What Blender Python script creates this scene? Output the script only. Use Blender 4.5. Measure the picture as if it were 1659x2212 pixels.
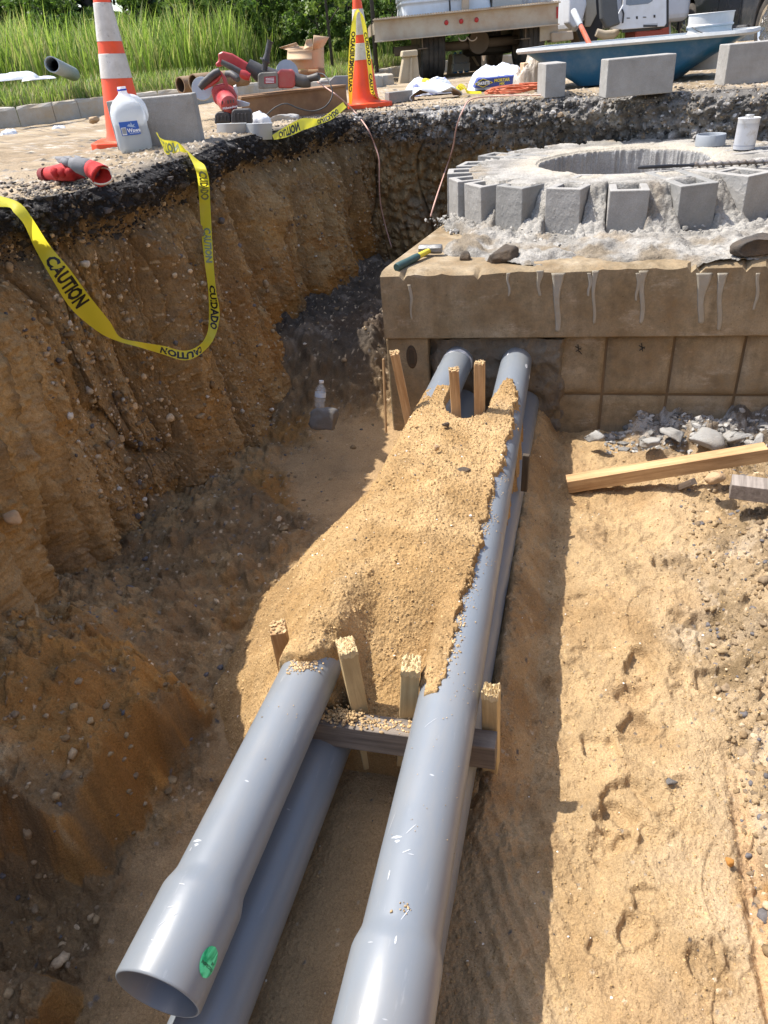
import bpy, bmesh, math, random
import numpy as np
from mathutils import Vector, Matrix, Euler

for o in list(bpy.data.objects): bpy.data.objects.remove(o)
S = bpy.context.scene
COL = S.collection
R_ = math.radians
random.seed(7)

# ------------------------------------------------------------------ camera
F, PITCH, ROLL, CX, CY, EYE = 1534.0, R_(33), R_(5.5), 829.5, 1106.0, 0.36
cam_d = bpy.data.cameras.new('camera'); cam = bpy.data.objects.new('camera', cam_d); COL.objects.link(cam)
cam_d.sensor_width = 36; cam_d.sensor_fit = 'AUTO'; cam_d.lens = 36 * F / 2212
cam_d.clip_start = 0.02; cam_d.clip_end = 600
cr, sr, cp, sp = math.cos(ROLL), math.sin(ROLL), math.cos(PITCH), math.sin(PITCH)
right = Vector((cr, -sr * sp, -sr * cp)); up = Vector((sr, cr * sp, cr * cp)); back = Vector((0, -cp, sp))
cam.matrix_world = Matrix(((right.x, up.x, back.x, 0), (right.y, up.y, back.y, 0), (right.z, up.z, back.z, EYE), (0, 0, 0, 1)))
S.camera = cam
# ------------------------------------------------------------------ light
SUN_EL = R_(61)
sun_dir = Vector((-0.92 * math.cos(SUN_EL), 0.39 * math.cos(SUN_EL), math.sin(SUN_EL))).normalized()   # towards the sun
world = bpy.data.worlds.new('World'); S.world = world; world.use_nodes = True
wn = world.node_tree.nodes; wl = world.node_tree.links
sky = wn.new('ShaderNodeTexSky'); sky.sky_type = 'NISHITA'; sky.sun_disc = False
sky.sun_elevation = SUN_EL; sky.sun_rotation = math.atan2(sun_dir.x, sun_dir.y)
sky.air_density = 1.0; sky.dust_density = 2.0; sky.ozone_density = 1.0
wn['Background'].inputs['Strength'].default_value = 0.15
wl.new(sky.outputs[0], wn['Background'].inputs[0])
sun_l = bpy.data.lights.new('sun', 'SUN'); sun_l.energy = 3.4; sun_l.angle = R_(0.53); sun_l.color = (1, 0.95, 0.87)
sun = bpy.data.objects.new('sun', sun_l); COL.objects.link(sun)
sun.rotation_euler = (-sun_dir).to_track_quat('-Z', 'Y').to_euler()
S.view_settings.view_transform = 'Standard'; S.view_settings.look = 'None'
S.view_settings.gamma = 1; S.view_settings.use_curve_mapping = False
S.view_settings.exposure = 1.15
S.render.engine = 'CYCLES'
S.cycles.max_bounces = 8; S.cycles.diffuse_bounces = 5; S.cycles.glossy_bounces = 3; S.cycles.transparent_max_bounces = 12

# ------------------------------------------------------------------ helpers
def ray(x, y):
    a = (x - CX) / F; b = (y - CY) / F
    u = a * cr - b * sr; v = a * sr + b * cr
    return Vector((u, cp - v * sp, -(sp + v * cp)))
def W(x, y, Z=0.0):                      # where the sight line of a photo point meets height Z
    r = ray(x, y); t = (Z - EYE) / r.z; return Vector((r.x * t, r.y * t, Z))
def WY(x, y, Y):                         # ... meets the vertical plane at distance Y
    r = ray(x, y); t = Y / r.y; return Vector((r.x * t, Y, EYE + r.z * t))

def hash01(ix, iy, iz, seed):
    h = (ix.astype(np.int64) * 374761393 + iy.astype(np.int64) * 668265263 + iz.astype(np.int64) * 2147483647 + seed * 1274126177) & 0xFFFFFFFF
    h = ((h ^ (h >> 13)) * 1274126177) & 0xFFFFFFFF
    h = ((h ^ (h >> 16)) * 2246822519) & 0xFFFFFFFF
    return ((h ^ (h >> 15)) & 0xFFFFFF) / float(0xFFFFFF)
def n2(x, y, seed=0):                    # value noise, -1..1
    fx = np.floor(x); fy = np.floor(y); tx = x - fx; ty = y - fy
    tx = tx * tx * tx * (tx * (tx * 6 - 15) + 10); ty = ty * ty * ty * (ty * (ty * 6 - 15) + 10)
    z = np.zeros_like(fx)
    a = hash01(fx, fy, z, seed); b = hash01(fx + 1, fy, z, seed); c = hash01(fx, fy + 1, z, seed); d = hash01(fx + 1, fy + 1, z, seed)
    return ((a * (1 - tx) + b * tx) * (1 - ty) + (c * (1 - tx) + d * tx) * ty) * 2 - 1
def fbm(x, y, octv=5, seed=0, gain=0.5, ridged=False):
    s = np.zeros_like(x); a = 1.0; tot = 0; ca, sa = math.cos(0.6), math.sin(0.6)
    for i in range(octv):
        v = n2(x, y, seed + i * 17)
        if ridged: v = 1 - 2 * np.abs(v)
        s += v * a; tot += a; a *= gain
        x, y = (x * ca - y * sa) * 2.03 + 3.7, (x * sa + y * ca) * 2.03 + 1.3
    return s / tot
def cells(x, y, seed=0):                 # domes: 1 at cell centres, 0 at borders; and a random per cell
    fx = np.floor(x); fy = np.floor(y); best = np.full(x.shape, 9.0); idv = np.zeros_like(x); z = np.zeros_like(x)
    for i in (-1, 0, 1):
        for j in (-1, 0, 1):
            cx = fx + i; cy = fy + j
            px = cx + hash01(cx, cy, z, seed); py = cy + hash01(cx, cy, z + 1, seed)
            d = (px - x) ** 2 + (py - y) ** 2; r = hash01(cx, cy, z + 2, seed)
            m = d < best; best = np.where(m, d, best); idv = np.where(m, r, idv)
    return np.sqrt(best), idv
def dome(c, r=0.5): return np.sqrt(np.clip(1 - (c / r) ** 2, 0, 1))
def sst(a, b, x):
    t = np.clip((x - a) / (b - a), 0, 1); return t * t * (3 - 2 * t)
def mix(a, b, m):
    m = np.clip(m, 0, 1)
    if isinstance(a, tuple) or (hasattr(a, 'ndim') and getattr(a, 'ndim', 0) >= 1 and np.asarray(a).shape[-1:] == (3,)):
        return np.asarray(a) * (1 - m[..., None]) + np.asarray(b) * m[..., None]
    return a * (1 - m) + b * m

def meta(o, label=None, cat=None, group=None, kind=None):
    if label: o['label'] = label
    if cat: o['category'] = cat
    if group: o['group'] = group
    if kind: o['kind'] = kind
    return o
def thing(name, label, cat, loc=(0, 0, 0), rot=(0, 0, 0), group=None, matrix=None):
    o = bpy.data.objects.new(name, None); COL.objects.link(o); o.empty_display_size = 0.05
    if matrix is not None: o.matrix_world = matrix; o.matrix_basis = matrix
    else: o.location = loc; o.rotation_euler = rot
    return meta(o, label, cat, group)
def basis(o):
    m = o.matrix_basis.copy(); p = o.parent
    while p: m = p.matrix_basis @ m; p = p.parent
    return m
def dup_tree(o, parent=None):
    c = o.copy(); COL.objects.link(c); c.parent = parent
    for ch in [k for k in bpy.data.objects if k.parent == o]: dup_tree(ch, c)
    return c

class MB:
    def __init__(s): s.v = []; s.f = []
    def add(s, vs, fs, M=None):
        b = len(s.v)
        s.v += [tuple(M @ Vector(p)) if M else tuple(p) for p in vs]
        s.f += [tuple(b + i for i in f) for f in fs]
        return s
    def box(s, c, d, M=None, j=0.0):
        x, y, z = c; a, b, e = d[0] / 2, d[1] / 2, d[2] / 2
        vs = [(x + i * a + random.uniform(-j, j), y + k * b + random.uniform(-j, j), z + l * e + random.uniform(-j, j)) for l in (-1, 1) for k in (-1, 1) for i in (-1, 1)]
        return s.add(vs, [(0, 2, 3, 1), (4, 5, 7, 6), (0, 1, 5, 4), (2, 6, 7, 3), (0, 4, 6, 2), (1, 3, 7, 5)], M)
    def tube(s, pts, r, n=12, cap=True, M=None, closed=False):
        pts = [Vector(p) for p in pts]; rs = r if hasattr(r, '__len__') else [r] * len(pts)
        vs = []; fs = []; prev = None; N = len(pts)
        for i, p in enumerate(pts):
            t = (pts[min(i + 1, N - 1)] - pts[max(i - 1, 0)])
            if t.length < 1e-9: t = Vector((0, 0, 1))
            t.normalize()
            if prev is None:
                a = Vector((0, 0, 1)) if abs(t.z) < 0.9 else Vector((1, 0, 0)); prev = t.cross(a).normalized()
            u = (prev - t * prev.dot(t)).normalized(); prev = u; w = t.cross(u)
            for k in range(n):
                an = 2 * math.pi * k / n; vs.append(p + (u * math.cos(an) + w * math.sin(an)) * rs[i])
        for i in range(N - 1):
            for k in range(n):
                k2 = (k + 1) % n; fs.append((i * n + k, i * n + k2, (i + 1) * n + k2, (i + 1) * n + k))
        if cap: fs.append(tuple(reversed(range(n)))); fs.append(tuple((N - 1) * n + k for k in range(n)))
        return s.add(vs, fs, M)
    def lathe(s, prof, n=32, M=None, cap0=False, cap1=False, sx=1, sy=1):
        vs = []; fs = []
        for r, z in prof:
            for k in range(n):
                a = 2 * math.pi * k / n; vs.append((r * math.cos(a) * sx, r * math.sin(a) * sy, z))
        for i in range(len(prof) - 1):
            for k in range(n):
                k2 = (k + 1) % n; fs.append((i * n + k, i * n + k2, (i + 1) * n + k2, (i + 1) * n + k))
        if cap0: fs.append(tuple(reversed(range(n))))
        if cap1: fs.append(tuple((len(prof) - 1) * n + k for k in range(n)))
        return s.add(vs, fs, M)
    def prism(s, out, z0, z1, M=None):
        n = len(out); vs = [(x, y, z0) for x, y in out] + [(x, y, z1) for x, y in out]
        fs = [tuple(reversed(range(n))), tuple(range(n, 2 * n))] + [(i, (i + 1) % n, n + (i + 1) % n, n + i) for i in range(n)]
        return s.add(vs, fs, M)
    def loft(s, rings, cap=True, closed=True, M=None):
        n = len(rings[0]); vs = [p for r in rings for p in r]; fs = []
        for i in range(len(rings) - 1):
            for k in range(n if closed else n - 1):
                k2 = (k + 1) % n; fs.append((i * n + k, i * n + k2, (i + 1) * n + k2, (i + 1) * n + k))
        if cap: fs.append(tuple(reversed(range(n)))); fs.append(tuple((len(rings) - 1) * n + k for k in range(n)))
        return s.add(vs, fs, M)
    def build(s, name, mat, parent=None, world=False, smooth=False, bevel=0, seg=2, sub=0, solid=0, fix=True):
        me = bpy.data.meshes.new(name); vs = s.v
        if world and parent is not None:
            iv = basis(parent).inverted(); vs = [tuple(iv @ Vector(p)) for p in vs]
        me.from_pydata(vs, [], s.f); me.update()
        if fix:
            bm = bmesh.new(); bm.from_mesh(me); bmesh.ops.recalc_face_normals(bm, faces=bm.faces); bm.to_mesh(me); bm.free()
        if mat: me.materials.append(mat)
        if smooth:
            me.polygons.foreach_set('use_smooth', [True] * len(me.polygons))
            if smooth == 'auto': me.set_sharp_from_angle(angle=R_(38))
        o = bpy.data.objects.new(name, me); COL.objects.link(o)
        if parent is not None: o.parent = parent
        if solid: m = o.modifiers.new('s', 'SOLIDIFY'); m.thickness = solid; m.offset = 0
        if bevel: m = o.modifiers.new('b', 'BEVEL'); m.width = bevel; m.segments = seg; m.limit_method = 'ANGLE'; m.angle_limit = R_(35)
        if sub: m = o.modifiers.new('u', 'SUBSURF'); m.levels = sub; m.render_levels = sub
        return o

def grid_mesh(name, P, mat, col=None, closed_u=False, parent=None):       # P: (nu, nv, 3) array
    nu, nv = P.shape[:2]
    me = bpy.data.meshes.new(name); me.vertices.add(nu * nv); me.vertices.foreach_set('co', P.reshape(-1).astype(np.float32))
    iu = np.arange(nu if closed_u else nu - 1)[:, None]; iv = np.arange(nv - 1)[None, :]
    a = iu * nv + iv; b = ((iu + 1) % nu) * nv + iv
    q = np.stack([a, b, b + 1, a + 1], -1).reshape(-1, 4).astype(np.int32); n = len(q)
    me.loops.add(n * 4); me.loops.foreach_set('vertex_index', q.reshape(-1))
    me.polygons.add(n); me.polygons.foreach_set('loop_start', np.arange(0, n * 4, 4, dtype=np.int32))
    me.polygons.foreach_set('use_smooth', np.ones(n, dtype=bool))
    me.update(calc_edges=True)
    if col is not None:
        ca = me.color_attributes.new('Col', 'FLOAT_COLOR', 'POINT')
        c4 = np.ones((nu * nv, 4), np.float32); c4[:, :3] = np.clip(col.reshape(-1, 3), 0.005, 1); ca.data.foreach_set('color', c4.reshape(-1))
    me.materials.append(mat)
    o = bpy.data.objects.new(name, me); COL.objects.link(o); o.parent = parent
    return o
def raw_mesh(name, V, Fq, mat, col=None, smooth=True):                    # V (n,3), Fq (m,k)
    me = bpy.data.meshes.new(name); me.vertices.add(len(V)); me.vertices.foreach_set('co', V.reshape(-1).astype(np.float32))
    k = Fq.shape[1]; n = len(Fq)
    me.loops.add(n * k); me.loops.foreach_set('vertex_index', Fq.reshape(-1).astype(np.int32))
    me.polygons.add(n); me.polygons.foreach_set('loop_start', np.arange(0, n * k, k, dtype=np.int32))
    me.polygons.foreach_set('use_smooth', np.full(n, smooth, dtype=bool)); me.update(calc_edges=True)
    if col is not None:
        ca = me.color_attributes.new('Col', 'FLOAT_COLOR', 'POINT'); c4 = np.ones((len(V), 4), np.float32); c4[:, :3] = col; ca.data.foreach_set('color', c4.reshape(-1))
    me.materials.append(mat); o = bpy.data.objects.new(name, me); COL.objects.link(o); return o

# ------------------------------------------------------------------ materials
class NT:
    def __init__(s, name):
        s.m = bpy.data.materials.new(name); s.m.use_nodes = True; s.t = s.m.node_tree; s.b = s.t.nodes['Principled BSDF']; s.b.inputs['Roughness'].default_value = 0.7
        s._c = None
    def n(s, typ, **k):
        nd = s.t.nodes.new(typ)
        for a, v in k.items(): setattr(nd, a, v)
        return nd
    def l(s, a, b): s.t.links.new(a, b)
    def co(s, kind='Object'):
        if s._c is None: s._c = s.n('ShaderNodeTexCoord')
        return s._c.outputs[kind]
    def noise(s, scale, detail=4, rough=0.55, vec=None, stretch=None, dist=0):
        t = s.n('ShaderNodeTexNoise'); t.inputs['Scale'].default_value = scale; t.inputs['Detail'].default_value = detail; t.inputs['Roughness'].default_value = rough; t.inputs['Distortion'].default_value = dist
        v = vec or s.co()
        if stretch:
            mp = s.n('ShaderNodeMapping'); mp.inputs['Scale'].default_value = stretch; s.l(v, mp.inputs[0]); v = mp.outputs[0]
        s.l(v, t.inputs['Vector']); return t.outputs['Fac']
    def voro(s, scale, feature='F1', out='Distance', vec=None):
        t = s.n('ShaderNodeTexVoronoi'); t.feature = feature; t.inputs['Scale'].default_value = scale; s.l(vec or s.co(), t.inputs['Vector']); return t.outputs[out]
    def ramp(s, fac, stops, interp='LINEAR'):
        r = s.n('ShaderNodeValToRGB'); r.color_ramp.interpolation = interp; e = r.color_ramp.elements
        while len(e) < len(stops): e.new(0.5)
        for i, (p, c) in enumerate(stops): e[i].position = p; e[i].color = (c, c, c, 1) if not hasattr(c, '__len__') else (*c, 1)
        s.l(fac, r.inputs[0]); return r.outputs[0]
    def mixc(s, fac, a, b, mode='MIX'):
        m = s.n('ShaderNodeMix', data_type='RGBA', blend_type=mode)
        for sock, v in ((m.inputs[0], fac), (m.inputs[6], a), (m.inputs[7], b)):
            if isinstance(v, (int, float)): sock.default_value = v
            elif isinstance(v, tuple): sock.default_value = (*v, 1)
            else: s.l(v, sock)
        return m.outputs[2]
    def math(s, op, a, b=0.0):
        m = s.n('ShaderNodeMath', operation=op)
        for sock, v in ((m.inputs[0], a), (m.inputs[1], b)):
            if isinstance(v, (int, float)): sock.default_value = v
            else: s.l(v, sock)
        return m.outputs[0]
    def bump(s, h, strength=0.5, dist=0.01, prev=None):
        b = s.n('ShaderNodeBump'); b.inputs['Strength'].default_value = strength; b.inputs['Distance'].default_value = dist; s.l(h, b.inputs['Height'])
        if prev is not None: s.l(prev, b.inputs['Normal'])
        return b.outputs[0]
    def fin(s, col=None, rough=None, nrm=None, **k):
        if col is not None:
            if isinstance(col, tuple): s.b.inputs['Base Color'].default_value = (*col, 1)
            else: s.l(col, s.b.inputs['Base Color'])
        if rough is not None:
            if isinstance(rough, (int, float)): s.b.inputs['Roughness'].default_value = rough
            else: s.l(rough, s.b.inputs['Roughness'])
        if nrm is not None: s.l(nrm, s.b.inputs['Normal'])
        for a, v in k.items(): s.b.inputs[a.replace('_', ' ')].default_value = v
        return s.m

def m_plain(name, c, rough=0.6, var=0.12, scale=30, bump=0.0, dirt=None, dirt_amt=0.3, dscale=6, **k):
    t = NT(name); n = t.noise(scale, 5)
    cc = t.mixc(n, tuple(x * (1 - var) for x in c), tuple(min(1, x * (1 + var)) for x in c))
    if dirt:
        d = t.ramp(t.noise(dscale, 7, 0.65), [(0.5 - dirt_amt * 0.4, 0.0), (0.72, 1.0)]); cc = t.mixc(t.math('MULTIPLY', d, min(1, dirt_amt * 2)), cc, dirt)
    rr = t.ramp(t.noise(scale * 0.7, 4), [(0.3, max(0.02, rough - 0.08)), (0.7, min(1, rough + 0.1))])
    nr = t.bump(t.noise(scale * 5, 4), bump, 0.004) if bump else None
    return t.fin(cc, rr, nr, **k)

def m_soil(name, grain=260, gb=0.5, speck=0.35, bscale=90):
    t = NT(name); a = t.n('ShaderNodeAttribute'); a.attribute_name = 'Col'
    g = t.noise(grain, 3, 0.7); g2 = t.noise(bscale, 6, 0.65); g3 = t.noise(9, 5, 0.6)
    v = t.ramp(g, [(0.25, 1 - speck), (0.5, 1.0), (0.8, 1 + speck)])
    v2 = t.ramp(g2, [(0.25, 0.72), (0.7, 1.22)]); v3 = t.ramp(g3, [(0.3, 0.84), (0.7, 1.14)])
    c = t.mixc(1.0, a.outputs['Color'], v, 'MULTIPLY'); c = t.mixc(1.0, c, v2, 'MULTIPLY'); c = t.mixc(1.0, c, v3, 'MULTIPLY')
    vo = t.voro(bscale * 0.9); vb = t.math('SUBTRACT', 1.0, vo); b = t.bump(g2, gb, 0.014); b = t.bump(vb, gb * 0.7, 0.006, b); b = t.bump(g, gb, 0.004, b)
    return t.fin(c, 0.93, b, Specular_IOR_Level=0.2)
M = {}
M['soil'] = m_soil('soil', 300, 0.6, 0.32, 85)
M['sand'] = m_soil('sand', 420, 0.5, 0.34, 170)

def m_concrete(name, c, c2, sc=12, bump=0.35, pit=0.5, warm=None):
    t = NT(name); a = t.ramp(t.noise(sc, 8, 0.65), [(0.3, 0.0), (0.7, 1.0)]); cc = t.mixc(a, c, c2)
    sp_ = t.ramp(t.noise(230, 3, 0.7), [(0.3, 0.82), (0.6, 1.0), (0.8, 1.12)]); cc = t.mixc(1.0, cc, sp_, 'MULTIPLY')
    if warm: cc = t.mixc(t.ramp(t.noise(3.5, 7, 0.7), [(0.45, 0.0), (0.65, 0.8)]), cc, warm)
    v = t.ramp(t.voro(110), [(0.0, 0.0), (0.28, 1.0)])
    pm = t.ramp(t.noise(40, 3), [(0.5, 0.0), (0.62, pit)])
    h = t.math('ADD', t.math('MULTIPLY', v, pm), t.math('MULTIPLY', t.noise(300, 3), 0.5))
    b = t.bump(h, bump, 0.004); b = t.bump(t.noise(25, 6, 0.6), bump, 0.01, b)
    return t.fin(cc, 0.88, b, Specular_IOR_Level=0.25)
M['cmu'] = m_concrete('block_concrete', (0.27, 0.255, 0.23), (0.37, 0.355, 0.33), 9, 0.4, 0.7)
M['cmu_dark'] = m_concrete('block_concrete_dark', (0.21, 0.205, 0.19), (0.30, 0.29, 0.27), 9, 0.4, 0.7)
M['mortar'] = m_concrete('mortar_rough', (0.26, 0.25, 0.23), (0.38, 0.365, 0.335), 20, 0.7, 0.6)
M['curb'] = m_concrete('curb_concrete', (0.34, 0.31, 0.26), (0.46, 0.43, 0.38), 6, 0.3, 0.4, (0.40, 0.30, 0.18))

def m_vault():
    t = NT('vault_concrete'); pos = t.co('Object')
    a = t.ramp(t.noise(2.2, 9, 0.68), [(0.35, 0.0), (0.65, 1.0)]); cc = t.mixc(a, (0.235, 0.175, 0.10), (0.37, 0.295, 0.195))
    b_ = t.ramp(t.noise(7, 9, 0.7), [(0.42, 0.0), (0.68, 1.0)]); cc = t.mixc(b_, cc, (0.20, 0.135, 0.07))
    wh = t.ramp(t.noise(4, 10, 0.75, stretch=(1, 1, 2.5)), [(0.55, 0.0), (0.72, 0.8)]); cc = t.mixc(wh, cc, (0.46, 0.39, 0.29))
    dk_ = t.ramp(t.noise(7, 6, 0.65, stretch=(1, 1, 0.16)), [(0.50, 0.0), (0.72, 0.75)]); cc = t.mixc(dk_, cc, (0.15, 0.105, 0.055))
    mt = t.ramp(t.noise(28, 7, 0.75), [(0.35, 0.72), (0.65, 1.22)]); cc = t.mixc(1.0, cc, mt, 'MULTIPLY')
    bh = t.ramp(t.voro(26), [(0.035, 0.35), (0.06, 1.0)]); cc = t.mixc(1.0, cc, bh, 'MULTIPLY')
    sp_ = t.ramp(t.noise(150, 3, 0.7), [(0.3, 0.85), (0.8, 1.12)]); cc = t.mixc(1.0, cc, sp_, 'MULTIPLY')
    b = t.bump(t.noise(60, 6, 0.65), 0.3, 0.006); b = t.bump(t.noise(9, 6, 0.6), 0.35, 0.015, b)
    return t.fin(cc, 0.85, b, Specular_IOR_Level=0.25)
M['vault'] = m_vault()
M['mortar_wet'] = m_concrete('patch_mortar', (0.13, 0.105, 0.075), (0.22, 0.19, 0.145), 14, 0.8, 0.6, (0.11, 0.075, 0.045))

def m_pvc():
    t = NT('gray_conduit_pvc'); c = t.mixc(t.noise(3, 5), (0.16, 0.18, 0.205), (0.19, 0.212, 0.236))
    # scuffs: thin stretched white scratches and dusty film
    sc = t.ramp(t.noise(38, 3, 0.5, stretch=(0.35, 0.12, 1)), [(0.73, 0.0), (0.76, 0.8)]); c = t.mixc(sc, c, (0.62, 0.64, 0.66))
    du = t.ramp(t.noise(9, 8, 0.72, stretch=(1, 1, 0.3)), [(0.46, 0.0), (0.8, 0.38)]); c = t.mixc(du, c, (0.30, 0.26, 0.20)); d2 = t.ramp(t.noise(60, 6, 0.75, stretch=(1, 1, 0.15)), [(0.62, 0.0), (0.72, 0.35)]); c = t.mixc(d2, c, (0.36, 0.37, 0.38))
    r = t.ramp(t.noise(14, 6), [(0.3, 0.30), (0.7, 0.46)])
    b = t.bump(t.noise(120, 3), 0.05, 0.002)
    return t.fin(c, r, b, Specular_IOR_Level=0.5)
M['pvc'] = m_pvc()
M['pvc_dark'] = m_plain('conduit_inside', (0.10, 0.11, 0.14), 0.55)

def m_wood(name, c1, c2, rough=0.75, st=(1, 1, 0.06), sc=55, gr=0.0):
    t = NT(name); n = t.noise(sc, 6, 0.65, stretch=st, dist=0.4); c = t.mixc(t.ramp(n, [(0.35, 0.0), (0.65, 1.0)]), c1, c2)
    n2_ = t.ramp(t.noise(6, 6, 0.7), [(0.45, 0.0), (0.75, 0.45)]); c = t.mixc(n2_, c, tuple(x * 0.55 for x in c1))
    if gr: c = t.mixc(t.ramp(t.noise(5, 7, 0.7), [(0.35, 0.0), (0.7, gr)]), c, (0.42, 0.29, 0.15))
    return t.fin(c, rough, t.bump(n, 0.4, 0.002), Specular_IOR_Level=0.3)
M['wood'] = m_wood('stake_lumber', (0.33, 0.19, 0.085), (0.56, 0.37, 0.19))
M['wood_pale'] = m_wood('stake_lumber_pale', (0.38, 0.27, 0.13), (0.56, 0.42, 0.22))
M['wood_grey'] = m_wood('weathered_lumber', (0.16, 0.135, 0.115), (0.30, 0.26, 0.225), 0.85, (0.06, 1, 1))
M['wood_x'] = m_wood('plank_lumber', (0.36, 0.21, 0.095), (0.60, 0.40, 0.20), 0.75, (0.06, 1, 1))
M['wood_end'] = m_plain('splintered_wood', (0.52, 0.40, 0.22), 0.9, 0.35, 60, 0.5)
M['sandlump'] = m_plain('sand_crumbs', (0.52, 0.37, 0.21), 0.95, 0.3, 150, 0.5)

# ------------------------------------------------------------------ the excavation
RIM = [(-1.25, -1.7), (-1.2, -0.5), (-1.14, 0.7), (-1.08, 1.6), (-1.13, 2.2), (-1.09, 2.47), (-0.98, 2.53), (-0.83, 2.71), (-0.765, 3.08), (-0.66, 3.44), (-0.60, 3.9), (-0.387, 4.49), (-0.2, 4.95), (-0.03, 5.45),
       (0.18, 5.56), (0.75, 5.5), (1.33, 5.38), (1.85, 5.08), (2.36, 4.62), (3.1, 4.35), (4.2, 4.1), (4.6, 3.4), (4.0, 2.2), (3.2, 1.0), (2.7, -0.3), (2.3, -1.7), (0.5, -1.9)]
BASE = [(-1.25, -1.6), (-1.15, -0.5), (-1.10, 0.7), (-1.04, 1.6), (-1.08, 2.17), (-1.03, 2.43), (-0.92, 2.50), (-0.77, 2.72), (-0.67, 3.07), (-0.54, 3.42), (-0.43, 3.88), (-0.2, 4.42), (0.01, 4.9), (0.17, 5.33),
        (0.33, 5.44), (0.80, 5.38), (1.36, 5.24), (1.8, 4.98), (2.3, 4.5), (3.0, 4.2), (3.8, 3.9), (4.0, 3.2), (3.3, 2.2), (2.2, 1.1), (1.7, -0.2), (1.5, -1.5), (0.5, -1.7)]
def densify(poly, n):
    P = np.array(poly + [poly[0]], float)
    # Catmull-Rom samples, uniform in control index, both curves in step
    k = len(poly); u = np.linspace(0, k, n, endpoint=False); i = np.floor(u).astype(int); t = (u - i)[:, None]
    Q = np.array(poly, float); p0 = Q[(i - 1) % k]; p1 = Q[i % k]; p2 = Q[(i + 1) % k]; p3 = Q[(i + 2) % k]
    return 0.5 * ((2 * p1) + (-p0 + p2) * t + (2 * p0 - 5 * p1 + 4 * p2 - p3) * t * t + (-p0 + 3 * p1 - 3 * p2 + p3) * t ** 3)
def rs_u():                                  # dense stations where the photograph looks
    seg = []; w = {}
    for i in range(27):
        w[i] = 260 if 4 <= i <= 9 else 170 if i <= 19 and i >= 10 else 70 if i in (3, ) else 12
    for i in range(27): seg.append(i + np.arange(w[i]) / w[i])
    return np.concatenate(seg)
def cr_at(poly, u):
    Q = np.array(poly, float); k = len(poly); i = np.floor(u).astype(int); t = (u - i)[:, None]
    p0 = Q[(i - 1) % k]; p1 = Q[i % k]; p2 = Q[(i + 1) % k]; p3 = Q[(i + 2) % k]
    return 0.5 * ((2 * p1) + (-p0 + p2) * t + (2 * p0 - 5 * p1 + 4 * p2 - p3) * t * t + (-p0 + 3 * p1 - 3 * p2 + p3) * t ** 3)
UU = rs_u(); RM = cr_at(RIM, UU); BS = cr_at(BASE, UU); NU = len(UU)
arc = np.concatenate([[0], np.cumsum(np.linalg.norm(np.diff(RM, axis=0), axis=1))])
tan = np.roll(RM, -1, 0) - np.roll(RM, 1, 0); tan /= np.linalg.norm(tan, axis=1)[:, None]
tan = np.array([tan[(np.arange(-25, 26) + i) % NU].mean(0) for i in range(NU)]); tan /= np.linalg.norm(tan, axis=1)[:, None]
NRM = np.stack([tan[:, 1], -tan[:, 0]], 1)     # points into the pit
rim_jag = (fbm(arc * 5, arc * 0 + 0.5, 4, 3) * 0.05 + fbm(arc * 30, arc * 0, 3, 5) * 0.018)
def street_z(X, Y):
    return 0.05 * sst(0.2, -0.7, X) * sst(7, 4, Y) - 0.012 * np.clip(Y - 6.2, 0, 12) * sst(-1.0, 1.2, X) + 0 * X

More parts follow.
